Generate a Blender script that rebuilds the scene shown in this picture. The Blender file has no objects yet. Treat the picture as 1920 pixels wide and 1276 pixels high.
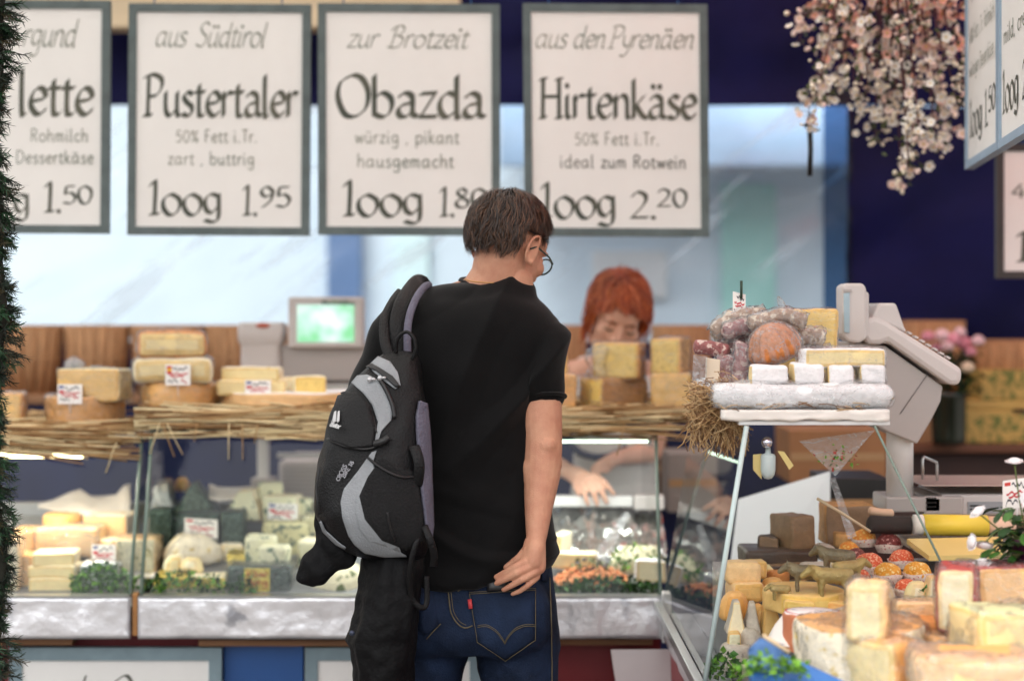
import bpy, bmesh, math, random
from mathutils import Vector, Matrix, noise
from mathutils.bvhtree import BVHTree
V = Vector
R = math.radians
S = bpy.context.scene
C = S.collection

# ------------------------------------------------------------------ camera, sky, sun, exposure
F, HC, HY = 3200.0, 1.52, 600.0          # focal length in photo pixels, eye height, horizon row
cam = bpy.data.cameras.new('camera')
cam.sensor_width = 36
cam.lens = F / 1920 * 36
cam.shift_y = -38 / 1920
cam.clip_start, cam.clip_end = 0.05, 600
cam.dof.use_dof = True
cam.dof.focus_distance = 3.72
cam.dof.aperture_fstop = 1.5
co = bpy.data.objects.new('camera', cam)
C.objects.link(co)
co.location = (0, 0, HC)
co.rotation_euler = (R(90), 0, 0)
S.camera = co

SUN_EL, SUN_AZ = R(62), R(205)           # azimuth measured clockwise from +Y; light comes from behind the camera, left
w = bpy.data.worlds.new('World')
S.world = w
w.use_nodes = True
nt = w.node_tree
bg = nt.nodes['Background']
sky = nt.nodes.new('ShaderNodeTexSky')
sky.sky_type = 'NISHITA'
sky.sun_disc = False
sky.sun_elevation = SUN_EL
sky.sun_rotation = SUN_AZ
sky.dust_density = 4
hs = nt.nodes.new('ShaderNodeHueSaturation')
hs.inputs['Saturation'].default_value = 0.12
nt.links.new(sky.outputs[0], hs.inputs['Color'])
nt.links.new(hs.outputs[0], bg.inputs[0])
bg.inputs[1].default_value = 0.13
sl = bpy.data.lights.new('sun', 'SUN')
sl.energy = 1.0
sl.angle = R(24)
sl.color = (1, .93, .82)
so = bpy.data.objects.new('sun', sl)
C.objects.link(so)
d = V((math.sin(SUN_AZ) * math.cos(SUN_EL), math.cos(SUN_AZ) * math.cos(SUN_EL), math.sin(SUN_EL)))
so.rotation_euler = d.to_track_quat('Z', 'Y').to_euler()
so.location = d * 30
S.view_settings.view_transform = 'Standard'
S.view_settings.look = 'None'
S.view_settings.exposure = 1.33
S.view_settings.gamma = 1
S.cycles.use_denoising = True
S.cycles.max_bounces = 10
S.cycles.transparent_max_bounces = 24
S.cycles.caustics_reflective = False
S.cycles.caustics_refractive = False

# ------------------------------------------------------------------ helpers
def P(px, py, Y):
    """A point on the ray of a photo pixel at distance Y."""
    return V(((px - 960) / F * Y, Y, HC + (HY - py) / F * Y))

def lin(c):
    f = lambda u: (u / 255 / 12.92) if u <= 10 else ((u / 255 + .055) / 1.055) ** 2.4
    return (f(c[0]), f(c[1]), f(c[2]), 1)

MATS = {}
def mat(name, col, rough=.6, var=.12, scale=6, col2=None, bump=0, bscale=40, metal=0, spec=.5, sss=0,
        stretch=None, coat=0, spots=None, spot_scale=30, spot_t=.62, alpha=1, sheen=0, aniso=None):
    if name in MATS: return MATS[name]
    m = bpy.data.materials.new(name); m.use_nodes = True
    n, l = m.node_tree.nodes, m.node_tree.links
    b = n['Principled BSDF']
    tc = n.new('ShaderNodeTexCoord'); mp = n.new('ShaderNodeMapping')
    l.new(tc.outputs['Object'], mp.inputs[0])
    if stretch: mp.inputs['Scale'].default_value = stretch
    nz = n.new('ShaderNodeTexNoise'); nz.inputs['Scale'].default_value = scale; nz.inputs['Detail'].default_value = 6
    nz.inputs['Roughness'].default_value = .6
    l.new(mp.outputs[0], nz.inputs['Vector'])
    c = lin(col)
    a1 = tuple(x * (1 - var) for x in c[:3]) + (1,)
    a2 = lin(col2) if col2 else tuple(min(1, x * (1 + var)) for x in c[:3]) + (1,)
    cr = n.new('ShaderNodeValToRGB')
    cr.color_ramp.elements[0].position = .32; cr.color_ramp.elements[1].position = .68
    cr.color_ramp.elements[0].color = a1 if not col2 else c; cr.color_ramp.elements[1].color = a2
    l.new(nz.outputs['Fac'], cr.inputs[0])
    out = cr.outputs[0]
    if spots:
        n2 = n.new('ShaderNodeTexNoise'); n2.inputs['Scale'].default_value = spot_scale; n2.inputs['Detail'].default_value = 4
        l.new(mp.outputs[0], n2.inputs['Vector'])
        r2 = n.new('ShaderNodeValToRGB'); r2.color_ramp.elements[0].position = spot_t; r2.color_ramp.elements[1].position = spot_t + .06
        l.new(n2.outputs['Fac'], r2.inputs[0])
        mx = n.new('ShaderNodeMix'); mx.data_type = 'RGBA'
        l.new(r2.outputs[0], mx.inputs['Factor']); l.new(out, mx.inputs['A']); mx.inputs['B'].default_value = lin(spots)
        out = mx.outputs['Result']
    l.new(out, b.inputs['Base Color'])
    b.inputs['Roughness'].default_value = rough
    b.inputs['Metallic'].default_value = metal
    b.inputs['Specular IOR Level'].default_value = spec
    if sss:
        b.inputs['Subsurface Weight'].default_value = sss
        b.inputs['Subsurface Radius'].default_value = (.012, .005, .003)
    if coat: b.inputs['Coat Weight'].default_value = coat
    if sheen: b.inputs['Sheen Weight'].default_value = sheen
    if bump:
        n3 = n.new('ShaderNodeTexNoise'); n3.inputs['Scale'].default_value = bscale; n3.inputs['Detail'].default_value = 5
        l.new(mp.outputs[0], n3.inputs['Vector'])
        bp = n.new('ShaderNodeBump'); bp.inputs['Strength'].default_value = min(1, bump); bp.inputs['Distance'].default_value = .01
        l.new(n3.outputs['Fac'], bp.inputs['Height']); l.new(bp.outputs[0], b.inputs['Normal'])
    MATS[name] = m
    return m

def film(name, tint=(1, 1, 1), gloss=.5, rough=.12, scale=30, bump=.6, milk=0.0, fres=1.45, fold_glint=0):
    """Thin clear sheet: transparent body, Fresnel gloss, a little milky scatter."""
    if name in MATS: return MATS[name]
    m = bpy.data.materials.new(name); m.use_nodes = True
    n, l = m.node_tree.nodes, m.node_tree.links
    n.remove(n['Principled BSDF'])
    o = n['Material Output']
    t = n.new('ShaderNodeBsdfTransparent'); t.inputs[0].default_value = tint + (1,)
    g = n.new('ShaderNodeBsdfGlossy'); g.inputs['Roughness'].default_value = rough
    df = n.new('ShaderNodeBsdfDiffuse'); df.inputs[0].default_value = (.85, .87, .9, 1)
    fr = n.new('ShaderNodeFresnel')
    ge = n.new('ShaderNodeNewGeometry'); mi_ = n.new('ShaderNodeMix')     # same gloss seen from either face of the sheet
    mi_.inputs['A'].default_value = fres; mi_.inputs['B'].default_value = 1 / fres
    l.new(ge.outputs['Backfacing'], mi_.inputs['Factor']); l.new(mi_.outputs['Result'], fr.inputs[0])
    if bump:
        tc = n.new('ShaderNodeTexCoord'); nz = n.new('ShaderNodeTexNoise')
        nz.inputs['Scale'].default_value = scale; nz.inputs['Detail'].default_value = 3
        l.new(tc.outputs['Object'], nz.inputs['Vector'])
        bp = n.new('ShaderNodeBump'); bp.inputs['Strength'].default_value = bump; bp.inputs['Distance'].default_value = .02
        l.new(nz.outputs['Fac'], bp.inputs['Height'])
        l.new(bp.outputs[0], g.inputs['Normal']); l.new(bp.outputs[0], fr.inputs['Normal'])
    mul = n.new('ShaderNodeMath'); mul.operation = 'MULTIPLY'; mul.inputs[1].default_value = gloss; mul.use_clamp = True
    l.new(fr.outputs[0], mul.inputs[0])
    m1 = n.new('ShaderNodeMixShader'); m1.inputs[0].default_value = milk
    if fold_glint:                                # whitened folds; the white streaks also paint in glints
        nc = n.new('ShaderNodeTexNoise'); nc.inputs['Scale'].default_value = 21; nc.inputs['Detail'].default_value = 3; nc.inputs['Distortion'].default_value = 2.2
        mpc = n.new('ShaderNodeMapping'); mpc.inputs['Scale'].default_value = (.55, 1, 1.5); mpc.inputs['Rotation'].default_value = (.3, .7, .2)
        l.new(tc.outputs['Object'], mpc.inputs[0]); l.new(mpc.outputs[0], nc.inputs['Vector'])
        rc = n.new('ShaderNodeValToRGB'); e_ = rc.color_ramp.elements
        e_[0].position = .478; e_[0].color = (milk,) * 3 + (1,); e_[1].position = .522; e_[1].color = (milk,) * 3 + (1,)
        k_ = e_.new(.5); k_.color = (fold_glint,) * 3 + (1,)
        l.new(nc.outputs['Fac'], rc.inputs[0]); l.new(rc.outputs[0], m1.inputs[0])
    l.new(t.outputs[0], m1.inputs[1]); l.new(df.outputs[0], m1.inputs[2])
    m2 = n.new('ShaderNodeMixShader')
    l.new(mul.outputs[0], m2.inputs[0]); l.new(m1.outputs[0], m2.inputs[1]); l.new(g.outputs[0], m2.inputs[2])
    l.new(m2.outputs[0], o.inputs[0])
    MATS[name] = m
    return m

def cloth(name, col, trans=.5):
    """Thin awning cloth that lets daylight glow through."""
    m = bpy.data.materials.new(name); m.use_nodes = True
    n, l = m.node_tree.nodes, m.node_tree.links
    n.remove(n['Principled BSDF'])
    a = n.new('ShaderNodeBsdfDiffuse'); b = n.new('ShaderNodeBsdfTranslucent'); x = n.new('ShaderNodeMixShader')
    a.inputs[0].default_value = lin(col); b.inputs[0].default_value = lin(col); x.inputs[0].default_value = trans
    l.new(a.outputs[0], x.inputs[1]); l.new(b.outputs[0], x.inputs[2]); l.new(x.outputs[0], n['Material Output'].inputs[0])
    MATS[name] = m
    return m

def emit(name, col, strength):
    m = bpy.data.materials.new(name); m.use_nodes = True
    b = m.node_tree.nodes['Principled BSDF']
    b.inputs['Base Color'].default_value = lin(col)
    b.inputs['Emission Color'].default_value = lin(col)
    b.inputs['Emission Strength'].default_value = strength
    MATS[name] = m
    return m

class MB:
    """Collects shapes in world space; build() links them as ONE mesh object."""
    def __init__(s): s.v, s.f, s.m, s.sm = [], [], [], []
    def add(s, vs, fs, mi=0, smooth=True):
        o = len(s.v); s.v += [V(p) for p in vs]
        for k, f in enumerate(fs):
            s.f.append([i + o for i in f]); s.m.append(mi[k] if isinstance(mi, list) else mi); s.sm.append(smooth)
        return s
    def box(s, c, size, rot=None, mi=0):
        c = V(c); h = V(size) / 2
        vs = [V((x, y, z)) for x in (-h.x, h.x) for y in (-h.y, h.y) for z in (-h.z, h.z)]
        if rot is not None:
            M_ = rot if isinstance(rot, Matrix) else Matrix.Rotation(rot, 3, 'Z')
            vs = [M_ @ p for p in vs]
        return s.add([p + c for p in vs], [(0, 1, 3, 2), (4, 6, 7, 5), (0, 4, 5, 1), (2, 3, 7, 6), (0, 2, 6, 4), (1, 5, 7, 3)], mi, False)
    def span(s, a, b, mi=0):
        a, b = V(a), V(b)
        return s.box((a + b) / 2, [abs(q) for q in (b - a)], None, mi)
    def tube(s, pts, r, seg=8, mi=0, flat=None, cap=True):
        pts = [V(p) for p in pts]; n = len(pts)
        rs = r if isinstance(r, (list, tuple)) else [r] * n
        vs, fs = [], []
        ref = None
        for i, p in enumerate(pts):
            t = (pts[min(i + 1, n - 1)] - pts[max(i - 1, 0)])
            t = t.normalized() if t.length > 1e-9 else V((0, 0, 1))
            if ref is None:
                ref = V((0, 0, 1)) if abs(t.z) < .9 else V((1, 0, 0))
            a = t.cross(ref).normalized(); b = a.cross(t).normalized(); ref = b
            for k in range(seg):
                an = 2 * math.pi * k / seg
                vs.append(p + a * math.cos(an) * rs[i] + b * math.sin(an) * rs[i] * (flat or 1))
        for i in range(n - 1):
            for k in range(seg):
                k2 = (k + 1) % seg
                fs.append((i * seg + k, i * seg + k2, (i + 1) * seg + k2, (i + 1) * seg + k))
        if cap:
            fs.append(tuple(range(seg))[::-1]); fs.append(tuple((n - 1) * seg + k for k in range(seg)))
        return s.add(vs, fs, mi)
    def lathe(s, prof, c, seg=32, mi=0, sx=1, sy=1, mat3=None, cap=True):
        c = V(c); vs, fs = [], []
        for r, z in prof:
            for k in range(seg):
                a = 2 * math.pi * k / seg
                q = V((r * sx * math.cos(a), r * sy * math.sin(a), z))
                vs.append(c + (mat3 @ q if mat3 else q))
        n = len(prof)
        for i in range(n - 1):
            for k in range(seg):
                k2 = (k + 1) % seg
                fs.append((i * seg + k, i * seg + k2, (i + 1) * seg + k2, (i + 1) * seg + k))
        if cap and prof[0][0] > 1e-6: fs.append(tuple(range(seg))[::-1])
        if cap and prof[-1][0] > 1e-6: fs.append(tuple((n - 1) * seg + k for k in range(seg)))
        return s.add(vs, fs, mi)
    def ell(s, c, r, M3=None, seg=20, rings=12, mi=0):
        c = V(c); vs, fs = [], []
        for i in range(rings + 1):
            th = math.pi * i / rings
            for k in range(seg):
                a = 2 * math.pi * k / seg
                q = V((r[0] * math.sin(th) * math.cos(a), r[1] * math.sin(th) * math.sin(a), r[2] * math.cos(th)))
                vs.append(c + (M3 @ q if M3 else q))
        for i in range(rings):
            for k in range(seg):
                k2 = (k + 1) % seg
                fs.append((i * seg + k, (i + 1) * seg + k, (i + 1) * seg + k2, i * seg + k2))
        return s.add(vs, fs, mi)
    def caps(s, a, b, ra, rb, seg=14, flat=None):
        """Tapered capsule from a to b."""
        a, b = V(a), V(b); t = (b - a).normalized()
        pts, rs = [], []
        for k in range(5):
            q = math.pi / 2 * k / 4
            pts.append(a - t * ra * math.cos(q)); rs.append(max(1e-4, ra * math.sin(q)))
        for k in range(5):
            q = math.pi / 2 * (1 - k / 4)
            pts.append(b + t * rb * math.cos(q)); rs.append(max(1e-4, rb * math.sin(q)))
        return s.tube(pts, rs, seg, flat=flat)
    def chain(s, pts, rs, seg=14):
        for i in range(len(pts) - 1): s.caps(pts[i], pts[i + 1], rs[i], rs[i + 1], seg)
        return s
    def rings(s, rg, mi=0, cap=True):
        n, k = len(rg), len(rg[0]); vs = [p for r in rg for p in r]; fs = []
        for i in range(n - 1):
            for j in range(k):
                j2 = (j + 1) % k
                fs.append((i * k + j, i * k + j2, (i + 1) * k + j2, (i + 1) * k + j))
        if cap: fs.append(tuple(range(k))[::-1]); fs.append(tuple((n - 1) * k + j for j in range(k)))
        return s.add(vs, fs, mi)
    def silo(s, rows, seg=40, pw=2.3, sub=4, wob=None, mi=0):
        """Loft through photo rows: (row, left px, right px, distance, half depth)."""
        rr = []
        n = len(rows)
        for i in range(n - 1):
            p0, p1, p2, p3 = rows[max(i - 1, 0)], rows[i], rows[i + 1], rows[min(i + 2, n - 1)]
            for k in range(sub if i < n - 2 else sub + 1):
                t = k / sub
                rr.append([.5 * (2 * b + (c_ - a) * t + (2 * a - 5 * b + 4 * c_ - e) * t * t + (3 * b - a - 3 * c_ + e) * t ** 3) for a, b, c_, e in zip(p0, p1, p2, p3)])
        rg = []
        for py, x0, x1, Y, hy in rr:
            c = P((x0 + x1) / 2, py, Y); hw = max(.002, (x1 - x0) / 2 * Y / F)
            ring = []
            for k in range(seg):
                a = 2 * math.pi * k / seg; ca, sa = math.cos(a), math.sin(a)
                q = V((math.copysign(abs(ca) ** (2 / pw), ca) * hw, math.copysign(abs(sa) ** (2 / pw), sa) * hy, 0))
                if wob: q *= 1 + wob(a, c.z)
                ring.append(c + q)
            rg.append(ring)
        return s.rings(rg, mi)
    def quad2(s, pts, mi=0): return s.add(pts, [tuple(range(len(pts)))], mi, False)
    def base(s):
        n = len(s.v)
        xs = [p.x for p in s.v]; ys = [p.y for p in s.v]; zs = [p.z for p in s.v]
        return V(((min(xs) + max(xs)) / 2, (min(ys) + max(ys)) / 2, min(zs)))
    def mesh(s, name, org):
        me = bpy.data.meshes.new(name)
        me.from_pydata([tuple(p - org) for p in s.v], [], s.f)
        me.polygons.foreach_set('material_index', s.m)
        me.polygons.foreach_set('use_smooth', s.sm)
        me.update()
        return me
    def build(s, name, m, parent=None, bev=0, sub=0, solid=0):
        org = wloc(parent) if parent else s.base()
        me = s.mesh(name, org)
        for q in (m if isinstance(m, (list, tuple)) else [m]): me.materials.append(q)
        o = bpy.data.objects.new(name, me); C.objects.link(o)
        if parent: o.parent = parent
        else: o.location = org
        if solid:
            k = o.modifiers.new('solid', 'SOLIDIFY'); k.thickness = solid; k.offset = 0
        if bev:
            k = o.modifiers.new('bevel', 'BEVEL'); k.width = bev; k.segments = 2; k.limit_method = 'ANGLE'
        if sub:
            k = o.modifiers.new('sub', 'SUBSURF'); k.levels = sub; k.render_levels = sub
        return o

def wloc(o):
    p = V((0, 0, 0))
    while o: p += o.location; o = o.parent
    return p

def tag(o, label, cat, group=None, kind=None):
    if label: o['label'] = label
    if cat: o['category'] = cat
    if group: o['group'] = group
    if kind: o['kind'] = kind
    return o

def thing(name, loc, label, cat, group=None):
    o = bpy.data.objects.new(name, None); C.objects.link(o); o.location = loc; o.empty_display_size = .05
    return tag(o, label, cat, group)

def copy_tree(o, parent=None):
    c = o.copy(); C.objects.link(c); c.parent = parent
    for ch in list(o.children): copy_tree(ch, c)
    return c

def remesh(mb, vox, smooth=6, fac=.5, disp=None):
    """Fuse overlapping shapes into one continuous smooth skin; returns an MB."""
    me = mb.mesh('tmp', V((0, 0, 0)))
    o = bpy.data.objects.new('tmp', me); C.objects.link(o)
    k = o.modifiers.new('r', 'REMESH'); k.mode = 'VOXEL'; k.voxel_size = vox
    if smooth:
        k = o.modifiers.new('s', 'SMOOTH'); k.iterations = smooth; k.factor = fac
    dg = bpy.context.evaluated_depsgraph_get(); dg.update()
    e = o.evaluated_get(dg); m2 = e.to_mesh()
    r = MB()
    vs = [v.co.copy() for v in m2.vertices]
    if disp:
        vs = [p + v.normal * disp(p, v.normal) for p, v in zip(vs, m2.vertices)]
    r.add(vs, [tuple(p.vertices) for p in m2.polygons])
    e.to_mesh_clear()
    bpy.data.objects.remove(o); bpy.data.meshes.remove(me)
    return r

def bvh(mb): return BVHTree.FromPolygons([tuple(p) for p in mb.v], mb.f)
EYE = V((0, 0, HC))
def hit(tree, px, py, off=.002, fallback=3.8):
    """Where the sight line of a photo pixel meets a surface, lifted off it a little."""
    dr = (P(px, py, 1) - EYE).normalized()
    q, nrm, _, _ = tree.ray_cast(EYE, dr)
    if q is None:                       # just outside the outline: take the nearest bit of surface
        q, nrm, _, _ = tree.find_nearest(P(px, py, fallback))
        return q + nrm * off
    if nrm.dot(dr) > 0: nrm = -nrm
    return q + nrm * off

def patch(tree, poly, off=.002, cuts=2, fallback=3.8):
    """A piece of cloth cut to an outline and laid on a surface."""
    bm = bmesh.new()
    vs = [bm.verts.new((x, y, 0)) for x, y in poly]
    f = bm.faces.new(vs)
    bmesh.ops.triangulate(bm, faces=[f])
    for _ in range(cuts): bmesh.ops.subdivide_edges(bm, edges=bm.edges[:], cuts=1, use_grid_fill=True)
    bmesh.ops.triangulate(bm, faces=bm.faces[:])
    mb = MB()
    bm.verts.index_update()
    mb.add([hit(tree, v.co.x, v.co.y, off, fallback) for v in bm.verts], [tuple(v.index for v in q.verts) for q in bm.faces])
    bm.free()
    return mb

def smooth_line(pts, k=6):
    pts = [tuple(p) for p in pts]
    if len(pts) < 3: return pts
    out = []; n = len(pts)
    for i in range(n - 1):
        p0, p1, p2, p3 = pts[max(i - 1, 0)], pts[i], pts[i + 1], pts[min(i + 2, n - 1)]
        for j in range(k):
            t = j / k
            out.append(tuple(.5 * (2 * b + (c - a) * t + (2 * a - 5 * b + 4 * c - e) * t * t + (3 * b - a - 3 * c + e) * t ** 3) for a, b, c, e in zip(p0, p1, p2, p3)))
    out.append(pts[-1])
    return out

def nz3(p, s): return noise.noise(V(p) * s)

# rounded block with optional reshaping into wheels, half wheels and wedges
def rbox(mb, c, s, r=.006, rot=0, shape='block', tip=.12, amp=.0025, seed=0, cut='', mi=(0, 1), m=5, tilt=None, grow=0, lean=0):
    c = V(c); h = [q / 2 + grow for q in s]; r = min(r, min(h) * .95)
    ax = []
    for k in range(3):
        q = r / h[k]
        ax.append(sorted(set([-1, -1 + q * .16, -1 + q * .5, -1 + q] + [(-1 + q) + (2 - 2 * q) * i / m for i in range(1, m)] + [1 - q, 1 - q * .5, 1 - q * .16, 1])))
    idx, vs, fs, mis = {}, [], [], []
    def vid(p):
        key = tuple(round(q, 5) for q in p)
        if key not in idx: idx[key] = len(vs); vs.append(V(p))
        return idx[key]
    faces = (('l', 0, -1), ('r', 0, 1), ('f', 1, -1), ('b', 1, 1), ('d', 2, -1), ('t', 2, 1))
    for nm, a, sg in faces:
        u, v = [(1, 2), (2, 0), (0, 1)][a]
        U, W = ax[u], ax[v]
        for i in range(len(U) - 1):
            for j in range(len(W) - 1):
                q = []
                for (x, y) in ((i, j), (i + 1, j), (i + 1, j + 1), (i, j + 1)):
                    p = [0, 0, 0]; p[a] = sg; p[u] = U[x]; p[v] = W[y]; q.append(vid(p))
                edge_ = i < 1 or j < 1 or i > len(U) - 3 or j > len(W) - 3
                fs.append(tuple(q if sg > 0 else q[::-1])); rim_ = len(mi) > 2 and (i < 3 or j < 3 or i > len(U) - 5 or j > len(W) - 5)
                mis.append(mi[1] if nm not in cut or edge_ else (mi[2] if rim_ else mi[0]))
    M3 = Matrix.Rotation(rot, 3, 'Z')
    if tilt is not None: M3 = M3 @ tilt
    out = []
    sd = V((seed * 3.1, seed * 1.7, seed * .9))
    for p in vs:
        q = V([p[k] * h[k] for k in range(3)])
        inn = V([max(-h[k] + r, min(h[k] - r, q[k])) for k in range(3)])
        dd = q - inn
        if dd.length > 1e-9: q = inn + dd.normalized() * r
        u = V([q[k] / h[k] for k in range(3)])
        if shape == 'wheel':
            u = V((u.x * math.sqrt(max(0, 1 - u.y ** 2 / 2)), u.y * math.sqrt(max(0, 1 - u.x ** 2 / 2)), u.z))
        elif shape == 'half':      # flat cut face in front, round behind
            t = (u.y + 1) / 2
            u = V((u.x * math.sqrt(max(0, 1 - t * t / 2)), -1 + 2 * t * math.sqrt(max(0, 1 - u.x ** 2 / 2)), u.z))
        elif shape == 'bow':       # round in front, flat behind
            t = (1 - u.y) / 2
            u = V((u.x * math.sqrt(max(0, 1 - t * t / 2)), 1 - 2 * t * math.sqrt(max(0, 1 - u.x ** 2 / 2)), u.z))
        elif shape == 'wedge':     # tip in front
            u = V((u.x * (tip + (1 - tip) * (u.y + 1) / 2), u.y, u.z))
        elif shape == 'side':      # tip at the left
            u = V((u.x, u.y * (tip + (1 - tip) * (u.x + 1) / 2), u.z))
        elif shape == 'tent':      # lying slice: narrows upward
            u = V((u.x * (1 - (1 - tip) * (u.z + 1) / 2) + lean * (u.z + 1) / 2, u.y * (1 - .5 * (1 - tip) * (u.z + 1) / 2), u.z))
        elif shape == 'dome':
            u = V((u.x * math.sqrt(max(0, 1 - u.y ** 2 / 2)), u.y * math.sqrt(max(0, 1 - u.x ** 2 / 2)), u.z))
            k = 1 - .45 * max(0, (u.z + 1) / 2) ** 2.5
            u = V((u.x * k, u.y * k, u.z))
        q = V([u[k] * h[k] for k in range(3)])
        q += V((nz3(q + sd, 14), nz3(q + sd + V((5, 0, 0)), 14), nz3(q + sd + V((0, 7, 0)), 14))) * amp * 1.6
        q += V((nz3(q + sd, 50), nz3(q + sd + V((5, 0, 0)), 50), nz3(q + sd + V((0, 7, 0)), 50))) * amp * .6
        out.append(c + M3 @ q)
    mb.add(out, fs, mis)
    return mb
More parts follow.
